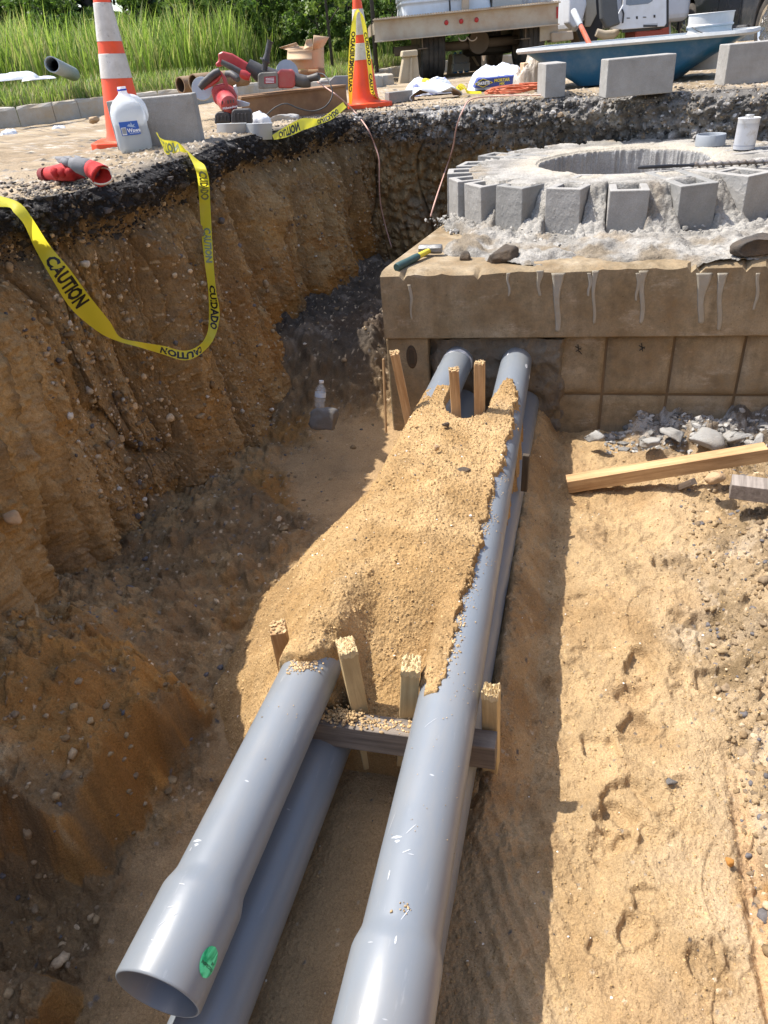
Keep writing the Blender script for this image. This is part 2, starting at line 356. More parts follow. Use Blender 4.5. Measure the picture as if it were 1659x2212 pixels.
def pit_wall():
    NV = 330; v = np.linspace(0, 1, NV) ** 0.93
    V, A = np.meshgrid(v, arc); U2 = np.repeat(UU[:, None], NV, 1)
    ztop = street_z(RM[:, 0], RM[:, 1])[:, None] - 0.002; zb = -1.36
    Z = ztop + (zb - ztop) * V
    D = ztop - Z                                    # depth below street
    bk = sst(13.0, 14.5, U2) * (1 - sst(20, 21, U2))     # the far wall: grey road base
    back_k = bk
    px = RM[:, None, 0] * (1 - V) + BS[:, None, 0] * V; py = RM[:, None, 1] * (1 - V) + BS[:, None, 1] * V
    # lean keeps near-vertical in the top half
    vv = V ** 1.9; px = RM[:, None, 0] * (1 - vv) + BS[:, None, 0] * vv; py = RM[:, None, 1] * (1 - vv) + BS[:, None, 1] * vv
    d = rim_jag[:, None] * np.exp(-D / 0.25)
    fur = n2(A * 5.2 + 0.25 * n2(A * 2, Z * 3, 8), Z * 0.7, 11); fur = np.where(fur > 0, fur ** 0.7, -np.abs(fur) ** 0.55)
    low = sst(0.1, 0.35, D)
    d += fur * 0.075 * low + n2(A * 13, Z * 1.3, 12) * 0.014 * low
    d += fbm(A * 4, Z * 2.2, 6, 21) * 0.040 * (0.4 + 0.6 * low)
    rough = fbm(A * 20, Z * 9, 5, 31, 0.6); d += rough * 0.026
    c1, i1 = cells(A * 24, Z * 24, 41); d += np.clip(0.45 - c1, 0, 1) * (i1 > 0.6) * 0.035
    c2, i2 = cells(A * 60, Z * 60, 42); d += np.clip(0.45 - c2, 0, 1) * (i2 > 0.45) * 0.014
    d += fbm(A * 90, Z * 90, 3, 51) * 0.0045
    cre = np.exp(-np.abs(n2(A * 3.3 + 0.35 * n2(A * 2, Z * 2.5, 90), Z * 0.55 + 4, 91)) / 0.05); d -= cre * 0.07 * low; cre2 = np.exp(-np.abs(n2(A * 9 + 0.5 * n2(A * 2, Z * 3, 92), Z * 0.9, 93)) / 0.08); d -= cre2 * 0.024 * low
    sw = A / 0.17 + 0.5 * n2(A * 1.3, Z * 0.8, 94); fr_ = sw - np.floor(sw); hs = hash01(np.floor(sw), 0 * sw, 0 * sw, 95); tooth = np.where(fr_ < 0.9, fr_ / 0.9, (1 - fr_) / 0.1); d += (tooth - 0.5) * 0.085 * (0.35 + hs) * low * sst(0.15, 0.35, D + 0.2 * hs) * (1 - 0.6 * bk)
    asph = sst(0.125, 0.095, D + 0.03 * n2(A * 6, A * 0, 61) + 0.012 * n2(A * 40, Z * 40, 62))   # black asphalt band
    c3, i3 = cells(A * 40, Z * 55, 43); d += asph * (0.03 + (np.clip(0.5 - c3, 0, 1)) * 0.05 * i3)
    d -= 0.04 * np.exp(-((D - 0.16) / 0.05) ** 2) * (1 - bk)
    d += bk * (np.clip(0.5 - cells(A * 16, Z * 18, 44)[0], -1, 1) * 0.07 + np.exp(-((D - 0.12) / 0.1) ** 2) * 0.06)
    lip = sst(0.0, 0.03, D); d = d * (0.25 + 0.75 * lip) + 0
    X = px + NRM[:, None, 0] * d; Y = py + NRM[:, None, 1] * d
    Z = Z + (fbm(A * 30, V * 20, 3, 71) * 0.006) * sst(0, 0.05, D) - 0.02 * (1 - lip) * np.abs(n2(A * 14, A * 0 + 3, 72)) * 0
    # colours of the layers, with furrow shading painted in
    w = fbm(A * 1.6, Z * 2.2, 6, 81); w2 = fbm(A * 5, Z * 7, 6, 82, 0.65)
    c = mix((0.25, 0.165, 0.078), (0.40, 0.275, 0.13), sst(-0.4, 0.4, w)); 
    c = mix(c, (0.20, 0.155, 0.105), sst(0.05, 0.45, w2) * 0.7)
    c = mix(c, (0.37, 0.25, 0.12), sst(0.2, 0.5, fbm(A * 3, Z * 2, 5, 83)) * 0.5)
    shade_streak = fbm(A * 11, Z * 1.1, 4, 87, 0.6); c = mix(c, (0.43, 0.30, 0.15), sst(0.0, 0.4, shade_streak) * 0.55); c = mix(c, (0.17, 0.115, 0.06), sst(0.0, 0.4, -shade_streak) * 0.6 * low + cre * 0.0)  # light and dark vertical streaks paint furrow shading into the soil colour
    orange = sst(8.0, 10.5, U2) * sst(0.25, 0.9, D) * (1 - bk); c = mix(c, (0.30, 0.135, 0.028), orange * sst(-0.5, 0.3, w2) * 0.85)
    c = mix(c, (0.36, 0.20, 0.06), sst(0.15, 0.5, fbm(A * 2.3 + 9, Z * 5, 5, 84)) * 0.45)
    dark = sst(0.42, 0.1, D + 0.08 * w2 * 2); c = mix(c, (0.10, 0.075, 0.05), dark * 0.7)
    gbk = 0.16 * sst(14.2, 16, U2) - 0.08; gb = bk * sst(0.30 + gbk, 0.18 + gbk, D + 0.12 * w); grey = mix((0.19, 0.175, 0.155), (0.46, 0.44, 0.41), sst(-0.15, 0.5, fbm(A * 6, Z * 9, 6, 85, 0.7)))
    c = mix(c, grey, gb)
    c = mix(c, mix((0.024, 0.022, 0.021), (0.10, 0.095, 0.09), sst(0.25, 0.6, fbm(A * 25, Z * 25, 4, 86))), asph * (1 - 0.7 * bk))
    light = (i2 > 0.93) & (c2 < 0.3); c = np.where(light[..., None], np.array((0.42, 0.32, 0.19)) * 0.9, c)
    P = np.stack([X, Y, Z], -1)
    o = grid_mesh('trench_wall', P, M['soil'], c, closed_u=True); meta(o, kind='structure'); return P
WALLP = pit_wall()

def ground():
    NR = 150; k = np.concatenate([[0], np.geomspace(0.004, 45, NR - 1)])
    rim = WALLP[:, 0, :2]; cen = np.array([0.8, 2.4]); 
    sub = np.arange(0, NU, 2); rim = rim[sub]; zr = WALLP[sub, 0, 2]
    X = cen[0] + (rim[:, None, 0] - cen[0]) * (1 + k[None]); Y = cen[1] + (rim[:, None, 1] - cen[1]) * (1 + k[None])
    dist = np.sqrt((X - rim[:, None, 0]) ** 2 + (Y - rim[:, None, 1]) ** 2)
    near = sst(0.0, 0.05, dist)
    h = fbm(X * 1.2, Y * 1.2, 4, 101) * 0.02 + fbm(X * 14, Y * 14, 4, 102) * 0.006
    c1, i1 = cells(X * 38, Y * 38, 103); h += np.clip(0.4 - c1, 0, 1) * (i1 > 0.75) * 0.03 * sst(2.5, 1, dist)
    trk = fbm(X * 0.6 + Y * 0.3, Y * 7 - X * 2.5, 4, 104); h += trk * 0.008
    Z = zr[:, None] * (1 - near) + (street_z(X, Y) + h) * near
    w = fbm(X * 1.5, Y * 1.5, 5, 105)
    c = mix((0.25, 0.19, 0.12), (0.37, 0.29, 0.195), sst(-0.4, 0.4, w + trk * 0.6))
    edge = sst(0.26, 0.02, dist + 0.22 * fbm(X * 5, Y * 5, 4, 106)); c = mix(c, (0.19, 0.165, 0.135), edge * 0.8)
    c = mix(c, (0.05, 0.047, 0.043), sst(0.045, 0.0, dist))
    spk = (i1 > 0.78) & (c1 < 0.4); c = np.where(spk[..., None], mix((0.08, 0.075, 0.07), (0.5, 0.44, 0.36), (i1 * 37) % 1), c)
    o = grid_mesh('ground', np.stack([X, Y, Z], -1), M['soil'], c, closed_u=True); meta(o, kind='structure')
ground()

# pipe frame: s runs along the right pipe towards the vault, t to its right
PA = np.array([0.039, 0.926]); DV = np.array([0.2823, 0.9593]); NV_ = np.array([0.9593, -0.2823])
def st(X, Y): return (X - PA[0]) * DV[0] + (Y - PA[1]) * DV[1], (X - PA[0]) * NV_[0] + (Y - PA[1]) * NV_[1]
def xy(s, t): return PA[0] + s * DV[0] + t * NV_[0], PA[1] + s * DV[1] + t * NV_[1]

def floor_parts(X, Y):
    s, t = st(X, Y)
    wob = fbm(X * 3.1, Y * 3.1, 4, 201)
    z = -1.265 + 0.012 * n2(X * 3, Y * 3, 202) + 0 * X
    # soil heaped against the left wall, higher towards the camera
    tl = -t - 0.035 + 0.08 * wob
    thf = 0.62 + 0.33 * sst(1.2, 2.0, s); ramp_far = sst(thf, thf + 0.6, tl) * 0.11
    ramp_near = sst(0.62, 1.15, tl) * 0.36
    kn = sst(0.95, 0.25, s) * sst(-0.30, -0.18, s - 0.0); z += ramp_far * (1 - kn) + ramp_near * kn
    # big clod with a steep orange face at lower left
    ldx = tl - 0.675 + 0.03 * n2(X * 7, Y * 7, 203) + 0.012 * n2(X * 22, Y * 22, 206); lds = s + 0.235 + 0.03 * n2(X * 8, Y * 8, 204); ld = np.where((ldx < 0.12) & (lds < 0.12), 0.12 - np.hypot(0.12 - np.minimum(ldx, 0.12), 0.12 - np.minimum(lds, 0.12)), np.minimum(ldx, lds)); lobe = sst(-0.01, 0.05, ld) * sst(0.42, 0.15, s)
    z += lobe * (0.215 - 0.3 * sst(0.7, 1.2, tl) * 0.35)
    lobe2 = sst(0.60, 0.64, tl + 0.03 * n2(X * 9, Y * 9, 207)) * sst(-0.40, -0.44, s + 0.03 * n2(X * 9, Y * 9, 208)); z += lobe2 * 0.12
    # dark spill between vault and wall
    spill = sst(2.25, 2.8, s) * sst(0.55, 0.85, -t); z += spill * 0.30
    # right bank
    tb = 0.70 + 0.35 * sst(1.2, 2.1, s) + 0.05 * n2(X * 2.2, Y * 2.2, 205)
    b = np.maximum(t - tb, 0); steep = sst(0.35, -0.2, s)
    z += b * (0.42 + 0.9 * steep) + sst(0, 0.03, t - tb) * 0.05 * steep + np.maximum(b - 0.8, 0) * 0.6
    foot = sst(0.45, 0.2, np.abs(t - 0.42)) 
    return s, t, tl, z, lobe, lobe2, spill, b, steep, tb, wob

def floor():
    nx, ny = 860, 940
    # spacing grows with distance from the camera
    yy = np.concatenate([np.linspace(-1.9, 0.2, 30, endpoint=False), 0.2 + (np.linspace(0, 1, ny) ** 1.55) * 5.2])
    xs = np.linspace(0, 1, nx - 44); yc = yy[:, None].clip(0, 6)
    xl = -np.minimum(0.86 + 0.42 * yc, 1.75); xr = 0.62 + 0.62 * yc
    xx = xl + (xr - xl) * xs[None, :]
    xx = np.concatenate([xl - 0.9 * np.linspace(1, 0.08, 4)[None, :], xx, xr + (4.3 - xr) * np.linspace(0.03, 1, 40)[None, :]], 1)
    X = xx; Y = np.repeat(yy[:, None], nx, 1)
    s, t, tl, z, lobe, lobe2, spill, b, steep, tb, wob = floor_parts(X, Y)
    dth = 0.08 * sst(0.45, 0.05, s) - 0.30 * sst(1.2, 1.9, s); dirt = sst(0.60 - dth, 0.78 - dth, tl + 0.12 * fbm(X * 6, Y * 6, 4, 210)); dirt = np.maximum(dirt, sst(2.25, 2.45, s) * sst(0.5, 0.62, -t)); dirt = np.maximum(dirt, np.maximum(sst(0.0, 0.1, lobe), sst(0.0, 0.1, lobe2)))
    bank = sst(-0.12, 0.06, t - tb + 0.13 * fbm(X * 5, Y * 5, 5, 211))
    rub = sst(2.02, 2.2, s + 0.08 * fbm(X * 7, Y * 7, 3, 212)) * sst(0.42, 0.62, t + 0.1 * wob)       # mortar rubble under the vault face
    z += rub * (0.06 + 0.05 * n2(X * 9, Y * 9, 213) + 0.05 * sst(2.1, 2.35, s))
    rough = np.maximum(np.maximum(dirt, bank), rub); lobf = np.exp(-((np.maximum(lobe, lobe2) - 0.5) / 0.4) ** 2) * sst(0.02, 0.1, np.maximum(lobe, lobe2)); z -= lobf * (np.clip(0.5 - cells(X * 13, Y * 13, 260)[0], -0.3, 1) * 0.05 + 0.035 * fbm(X * 20, Y * 20, 4, 261, 0.6, True))
    z += fbm(X * 7, Y * 7, 6, 221, 0.6) * (0.008 + 0.042 * rough)
    z += fbm(X * 45, Y * 45, 4, 222, 0.6) * (0.0035 + 0.008 * rough)
    c1, i1 = cells(X * 22, Y * 22, 223); z += dome(c1, 0.45) * (i1 > 0.5) * 0.020 * i1 * rough; cb, ib = cells(X * 11, Y * 11, 227); z += dome(cb, 0.5) * (ib > 0.5) * 0.030 * dirt * ib
    c2, i2 = cells(X * 60, Y * 60, 224); z += np.clip(0.45 - c2, 0, 1) * (i2 > 0.5) * (0.018 * rough + 0.0025)
    c3, i3 = cells(X * 130, Y * 130, 225); z += np.clip(0.5 - c3, 0, 1) * 0.005 * (0.7 + rough)
    z += np.clip(0.4 - cells(X * 8, Y * 8, 226)[0], -1, 1) * rub * 0.045
    # trodden sand: boot prints and ridges right of the pipes
    rfl = sst(0.05, 0.2, t) * (1 - bank)
    prints = 0 * z
    rnd = random.Random(5)
    for k in range(15):
        cs = rnd.uniform(-0.75, 2.1); ct = rnd.uniform(0.16, 0.66); a = rnd.uniform(-0.7, 0.7); L = 0.13; Wd = 0.045
        ds = s - cs; dt = t - ct; p = ds * math.cos(a) + dt * math.sin(a); q = -ds * math.sin(a) + dt * math.cos(a)
        e = (np.abs(p) / L) ** 2.6 + (np.abs(q) / (Wd * (1 + 0.18 * np.cos(p * 22)))) ** 2.6 + 0.25 * wob
        dep = rnd.uniform(0.004, 0.013); prints += -dep * sst(1.12, 0.86, e) + 0
    z += prints * rfl * 0.5
    cr1 = fbm(X * 3.3, Y * 4.5, 5, 227, 0.55, True); z += rfl * (0.026 * cr1 + 0.02 * fbm(X * 12, Y * 12, 4, 228, 0.6) * sst(0.0, 0.5, fbm(X * 3, Y * 3, 3, 229)))
    sandy = 1 - np.clip(rough, 0, 1); g1, gi1 = cells(X * 95, Y * 95, 240); g2, gi2 = cells(X * 210, Y * 210, 241)
    z += sandy * (np.clip(0.55 - g1, 0, 1) * 0.008 * gi1 + np.clip(0.55 - g2, 0, 1) * 0.0045 * gi2)
    for (px_, py_, r_, dp) in ((1385, 1440, 0.05, 0.030), (1370, 1500, 0.035, 0.026), (1375, 1560, 0.03, 0.025), (1290, 1610, 0.035, 0.02), (1365, 1730, 0.05, 0.03), (1345, 1760, 0.04, 0.022), (1320, 1830, 0.035, 0.02), (1470, 1215, 0.05, 0.02), (1260, 1300, 0.04, 0.014), (1400, 1940, 0.03, 0.016), (1360, 2000, 0.025, 0.02), (1290, 2040, 0.02, 0.015), (1500, 1330, 0.05, 0.022), (1560, 1460, 0.05, 0.025), (1480, 1700, 0.03, 0.015), (1230, 1180, 0.04, 0.012), (1340, 1140, 0.05, 0.014), (1540, 2080, 0.03, 0.02), (1300, 1420, 0.06, 0.010)):
        q_ = W(px_, py_, -1.24); e = np.hypot((X - q_.x) * 0.8, Y - q_.y) / r_ + 0.55 * n2(X * 22, Y * 22, 245) + 0.3 * n2(X * 50, Y * 50, 246); z -= 0.75 * dp * sst(1.15, 0.75, e) - dp * 0.35 * np.exp(-((e - 1.45) / 0.35) ** 2)
    tro = rfl * sst(0.5, -0.1, s) * sst(0.36, 0.2, t); z += tro * 0.006 * np.sin((s * 0.5 + t) * 150 + 4 * wob)      # smeared boot-sole ribs in the shade
    # sand banked right of the lower pipe further up, with rust-brown clods
    clod_r = sst(0.34, 0.2, t) * sst(0.03, 0.08, t) * sst(-0.1, 0.2, s); z += clod_r * (0.02 * fbm(X * 16, Y * 16, 5, 250, 0.65) + np.clip(0.45 - cells(X * 40, Y * 40, 251)[0], 0, 1) * 0.02)
    bankp = sst(0.22, 0.09, t) * sst(0.02, 0.10, t) * sst(-0.05, 0.4, s); z += bankp * 0.13
    mid = sst(0.09, 0.02, np.abs(t + 0.2) - 0.2)
    hl = sst(0.03, 0.008, np.abs(t - (tb - 0.02))) * sst(0.55, 0.2, s); z -= hl * 0.02
    # --- colours
    w = fbm(X * 2.4, Y * 2.4, 5, 231); w2 = fbm(X * 9, Y * 9, 5, 232, 0.65)
    sand = mix((0.325, 0.21, 0.10), (0.41, 0.285, 0.15), sst(-0.35, 0.35, w + 0.4 * w2))
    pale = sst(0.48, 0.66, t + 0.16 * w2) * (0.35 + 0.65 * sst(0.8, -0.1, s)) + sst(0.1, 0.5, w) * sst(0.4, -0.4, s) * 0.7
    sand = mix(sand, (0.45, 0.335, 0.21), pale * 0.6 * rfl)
    sand = mix(sand, (0.33, 0.215, 0.11), sst(0.15, 0.5, fbm(X * 5, Y * 5, 5, 233)) * 0.45)
    sand = mix(sand, (0.30, 0.185, 0.085), clod_r * sst(-0.3, 0.3, fbm(X * 9, Y * 9, 4, 252)) * 0.9)  # clumpy brown dirt mixed into the sand right of the pipes
    damp = sst(0.10, 0.0, t) + sst(0.3, 0.0, t) * 0.4; sand = mix(sand, (0.36, 0.24, 0.125), damp * 0.7)
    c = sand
    soil = mix((0.20, 0.13, 0.065), (0.32, 0.21, 0.10), sst(-0.3, 0.4, w2 + 0.5 * w)); soil = mix(soil, (0.15, 0.10, 0.055), sst(0.1, 0.45, fbm(X * 4, Y * 4, 5, 234)) * 0.6)
    soil = mix(soil, (0.31, 0.145, 0.03), sst(0.15, 0.4, fbm(X * 2.5 + 4, Y * 2.5, 5, 235)) * 0.6)
    c = mix(c, soil, dirt)
    gy, gx = np.gradient(z, axis=0), np.gradient(z, axis=1); dy = np.gradient(Y, axis=0); dx = np.gradient(X, axis=1)
    sl = np.sqrt((gy / dy) ** 2 + (gx / np.where(np.abs(dx) < 1e-6, 1, dx)) ** 2)
    lob = np.maximum(lobe, lobe2); faces = (lob > 0.02) & (lob < 0.985)
    c = mix(c, mix((0.24, 0.12, 0.035), (0.40, 0.21, 0.06), sst(-0.3, 0.4, fbm(X * 14, Y * 14, 4, 262))), faces * sst(-0.45, 0.15, w2) * 0.85 * sst(0.3, 1.2, sl))
    c = mix(c, (0.42, 0.33, 0.20), lobe * sst(-0.05, -0.16, s) * sst(0.0, 0.3, w2) * 0.8)
    bs = mix((0.20, 0.14, 0.075), (0.35, 0.255, 0.15), sst(-0.35, 0.35, w2)); bs = mix(bs, (0.38, 0.19, 0.05), steep * sst(0.0, 0.3, w + 0.2) * 0.9 + steep * sst(0.16, 0.02, t - tb) * 0.6)
    bs = mix(bs, (0.52, 0.42, 0.30), sst(0.2, 0.5, fbm(X * 5, Y * 5, 5, 236)) * 0.5); bs = mix(bs, (0.16, 0.11, 0.06), sst(0.2, 0.5, fbm(X * 6, Y * 6, 5, 237)) * 0.6)
    c = mix(c, bs, bank); c = mix(c, (0.46, 0.30, 0.16), hl)
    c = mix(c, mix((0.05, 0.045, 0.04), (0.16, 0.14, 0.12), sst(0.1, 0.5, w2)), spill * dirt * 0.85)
    rb = mix((0.12, 0.10, 0.08), (0.34, 0.325, 0.30), sst(-0.1, 0.3, w2)); c = mix(c, rb, rub * 0.9)
    pk = (i2 > 0.9) & (c2 < 0.36); pc = mix((0.08, 0.075, 0.075), (0.55, 0.42, 0.27), (i2 * 83) % 1); c = np.where((pk & (rough > 0.3) & (sl < 1.3))[..., None], pc, c)
    pk2 = (i2 > 0.975) & (c2 < 0.25) & (rough <= 0.3); c = np.where(pk2[..., None], pc, c)
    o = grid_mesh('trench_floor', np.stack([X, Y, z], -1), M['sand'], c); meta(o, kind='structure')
    return X, Y, z
FX, FY, FZ = floor()
def floor_h(x, y):
    j = np.argmin(np.abs(FY[:, 0] - y)); i = np.argmin(np.abs(FX[j] - x)); return float(FZ[j, i])

# ------------------------------------------------------------------ concrete vault
VY = R_(-14.5); VC = Vector((0.082, 3.219, -0.47))
VM = Matrix.Translation((VC.x, VC.y, 0)) @ Matrix.Rotation(VY, 4, 'Z')     # local x along the face, y into the vault, z world
vault = thing('utility_vault', 'large buried precast concrete vault with mortar-dripped lip and gridded knockout panels', 'concrete vault', matrix=VM)
def rough_panel(mb, x0, x1, z0, z1, y, nx, nz, amp=0.003, holes=(), seed=0, chip=0.0):
    X, Z = np.meshgrid(np.linspace(x0, x1, nx), np.linspace(z0, z1, nz), indexing='ij')
    Yv = y + fbm(X * 8, Z * 8, 5, seed) * amp
    e = np.minimum(np.minimum(X - x0, x1 - X), np.minimum(Z - z0, z1 - Z))
    if chip: Yv += np.where(e < 0.012, chip * (0.5 + 0.5 * n2(X * 25, Z * 25, seed + 3)), 0)
    b = len(mb.v); mb.v += [(float(X[i, k]), float(Yv[i, k]), float(Z[i, k])) for i in range(nx) for k in range(nz)]
    mb.f += [(b + i * nz + k, b + (i + 1) * nz + k, b + (i + 1) * nz + k + 1, b + i * nz + k + 1) for i in range(nx - 1) for k in range(nz - 1)]
ZT, ZL, ZB = -0.47, -0.775, -1.36          # top, underside of the lip, foot
mb = MB()                                   # top beam with chipped arris
nx = 150
rr = random.Random(3)
prof_ring = []
for i in range(nx + 1):
    x = i / nx * 2.6
    ch = 0.010 + 0.012 * abs(float(n2(np.array([x * 9.0]), np.array([0.2]), 7)[0])) + (0.02 if rr.random() < 0.06 else 0)
    zz = 0.006 * float(n2(np.array([x * 5.0]), np.array([2.2]), 9)[0])
    lw = 0.0 * float(n2(np.array([x * 16.0]), np.array([5.2]), 9)[0])
    prof_ring.append([(x, 1.75, ZT), (x, 0.07, ZT + 0.004), (x, ch * 1.6, ZT + zz * 0.5), (x, 0.0, ZT - ch + zz * 0.3), (x, -0.004 + lw, ZT - 0.10), (x, lw, ZL + 0.006), (x, 0.008, ZL), (x, 1.75, ZL)])
mb.loft([[(x + 0.17 * max(y - 0.0, 0) * (1 - x / 2.6), y, z) for x, y, z in rg] for rg in prof_ring]); mb.build('top_slab', M['vault'], vault, smooth='auto')
# body behind the recess: side post, cut window, panels
OX0, OX1, OZ0 = 0.215, 0.80, -1.30        # the opening knocked through for the pipes
mb = MB()
mb.box((0.098, 0.42, (ZL + ZB) / 2), (0.20, 0.8, ZL - ZB - 0.002))
ob = mb.build('corner_post', M['vault'], vault, bevel=0.012, seg=3)
mb = MB(); mb.box((1.3, 0.9, (ZL + ZB) / 2), (2.2, 1.5, ZL - ZB - 0.004)); mb.build('wall_core', M['vault'], vault)
# knockout panels
xs = [0.77, 1.0, 1.285, 1.572, 1.858, 2.143, 2.43]
first = None
zs = [(-1.06, -0.785), (-1.36, -1.072)]
for r, (z0, z1) in enumerate(zs):
    for i in range(len(xs) - 1):
        mb = MB(); g = 0.006
        x0, x1 = xs[i] + g, xs[i + 1] - g
        pr = []
        X, Z = np.meshgrid(np.linspace(x0, x1, 16), np.linspace(z0, z1, 16), indexing='ij')
        e = np.minimum(np.minimum(X - x0, x1 - X), np.minimum(Z - z0, z1 - Z))
        Yv = 0.045 + fbm(X * 7, Z * 7, 4, 300 + r) * 0.004 + np.exp(-e / 0.004) * 0.012
        for a in range(16):
            for k in range(16): mb.v.append((float(X[a, k]), float(Yv[a, k]), float(Z[a, k])))
        mb.f += [(a * 16 + k, (a + 1) * 16 + k, (a + 1) * 16 + k + 1, a * 16 + k + 1) for a in range(15) for k in range(15)]
        p = mb.build('knockout_panel', M['vault'], vault, smooth=True, solid=0)
mb = MB(); mb.box((1.60, 0.092, -1.07), (1.7, 0.06, 0.60)); mb.build('panel_backing', m_plain('grout_dark', (0.17, 0.11, 0.055), 0.9, 0.3, 20, 0.5), vault)
# mortar packed round the pipes
mb = MB(); na, nb = 90, 60
X, Z = np.meshgrid(np.linspace(OX0 - 0.02, OX1 + 0.04, na), np.linspace(-1.36, -0.786, nb), indexing='ij')
Yv = 0.028 + fbm(X * 9, Z * 9, 5, 310) * 0.035 + np.clip(0.4 - cells(X * 14, Z * 14, 311)[0], -1, 1) * 0.02
edge = np.minimum(X - (OX0 - 0.02), (OX1 + 0.04) - X) + 0.03 * n2(X * 18, Z * 18, 312); Yv += sst(0.035, -0.01, edge) * 0.06
P = np.stack([X, Yv, Z], -1); o = grid_mesh('pipe_mortar', P, M['mortar_wet'], parent=vault)
# conduit knockout slot in the corner post, its inner shade painted as dark pieces
mb = MB(); mb.tube([(0.118, 0.03, -0.90), (0.118, 0.03, -0.835)], 0.022, 14); mb.build('lifting_slot', m_plain('slot_dark', (0.05, 0.035, 0.02), 0.9), vault)
mb = MB(); out = [(0.118 + 0.026 * math.cos(a), -0.868 + (0.058 if math.sin(a) > 0 else 0.058) * math.sin(a)) for a in np.linspace(0, 2 * math.pi, 20, endpoint=False)]
mb.add([(x, 0.0185, z) for x, z in out] + [(x * 1 + 0, 0.0125, z) for x, z in [(0.118 + 0.022 * math.cos(a), -0.868 + 0.05 * math.sin(a)) for a in np.linspace(0, 2 * math.pi, 20, endpoint=False)]], [(i, (i + 1) % 20, 20 + (i + 1) % 20, 20 + i) for i in range(20)] + [tuple(range(20, 40))])
mb.build('slot_shade_patch', m_plain('slot_shadow', (0.07, 0.045, 0.025), 0.9), vault)  # dark oval on the post face stands in for the slot's shade
# mortar drips down the lip
drips = [(1165, 585, 640, 7), (1205, 590, 718, 13), (1285, 585, 700, 6), (1275, 590, 640, 5), (1390, 585, 700, 9), (1380, 590, 650, 5), (1520, 590, 700, 14), (1560, 590, 715, 9), (1640, 590, 670, 5), (885, 615, 690, 4), (1098, 590, 640, 4)]
IVM = VM.inverted()
def on_face(x, y, off=0.0):                 # photo point onto the vault's front plane
    r = ray(x, y); n = Vector((math.sin(-VY) * -1, -math.cos(VY), 0)); n = (VM.to_3x3() @ Vector((0, -1, 0)))
    o0 = VM @ Vector((0, -0.004 - off, 0)); e = Vector((0, 0, EYE)); t = (o0 - e).dot(n) / r.dot(n); return IVM @ (e + r * t)
mdrip = m_plain('drip_mortar', (0.32, 0.295, 0.245), 0.85, 0.2, 40, 0.4, dirt=(0.30, 0.245, 0.165), dirt_amt=0.45, dscale=12)
for (x, y0, y1, w) in drips:
    a = on_face(x, y0); b = on_face(x + (x - 1150) * -0.02, y1); mb = MB(); rings = []
    N = 26; ph = rr.uniform(0, 6)
    for i in range(N):
        f = i / (N - 1); p = a.lerp(b, f); ww = w * 0.00125 * (1.5 - 0.9 * f ** 0.6 + 0.35 * math.sin(f * 6 + ph) * (1 - f)) * (1 if f < 0.97 else 0.5) + 0.0012
        cx = p.x + 0.004 * math.sin(f * 7 + ph); th = 0.0002
        yf = (-0.004 * (ZT - p.z) / 0.10) if p.z > ZT - 0.10 else -0.004 + 0.004 * (ZT - 0.10 - p.z) / 0.2; rings.append([(cx - ww, yf - 0.0006, p.z), (cx - ww * 0.6, yf - 0.0016, p.z), (cx + ww * 0.6, yf - 0.0016, p.z), (cx + ww, yf - 0.0006, p.z), (cx, yf + 0.002, p.z)])
    mb.loft(rings); mb.build('mortar_drip', mdrip, vault, smooth=True)
# pen marks on two panels
mk = m_plain('marker_ink', (0.012, 0.011, 0.012), 0.6)
for (x, y) in ((1250, 760), (1389, 758)):
    for (dx0, dy0, dx1, dy1) in ((-7, -4, 6, 3), (-1, -9, 1, 9), (-6, 7, 7, -1)) + (((2, 6, 7, 13),) if x < 1300 else ()):
        a = on_face(x + dx0, y + dy0); b = on_face(x + dx1, y + dy1)
        a.y = b.y = 0.0395; mb = MB(); d = (b - a).normalized(); q = Vector((-d.z, 0, d.x)) * 0.0022
        mb.add([a - q, b - q * 0.6, b + q, a + q * 0.8], [(0, 1, 2, 3)]); mb.build('pen_mark', mk, vault)

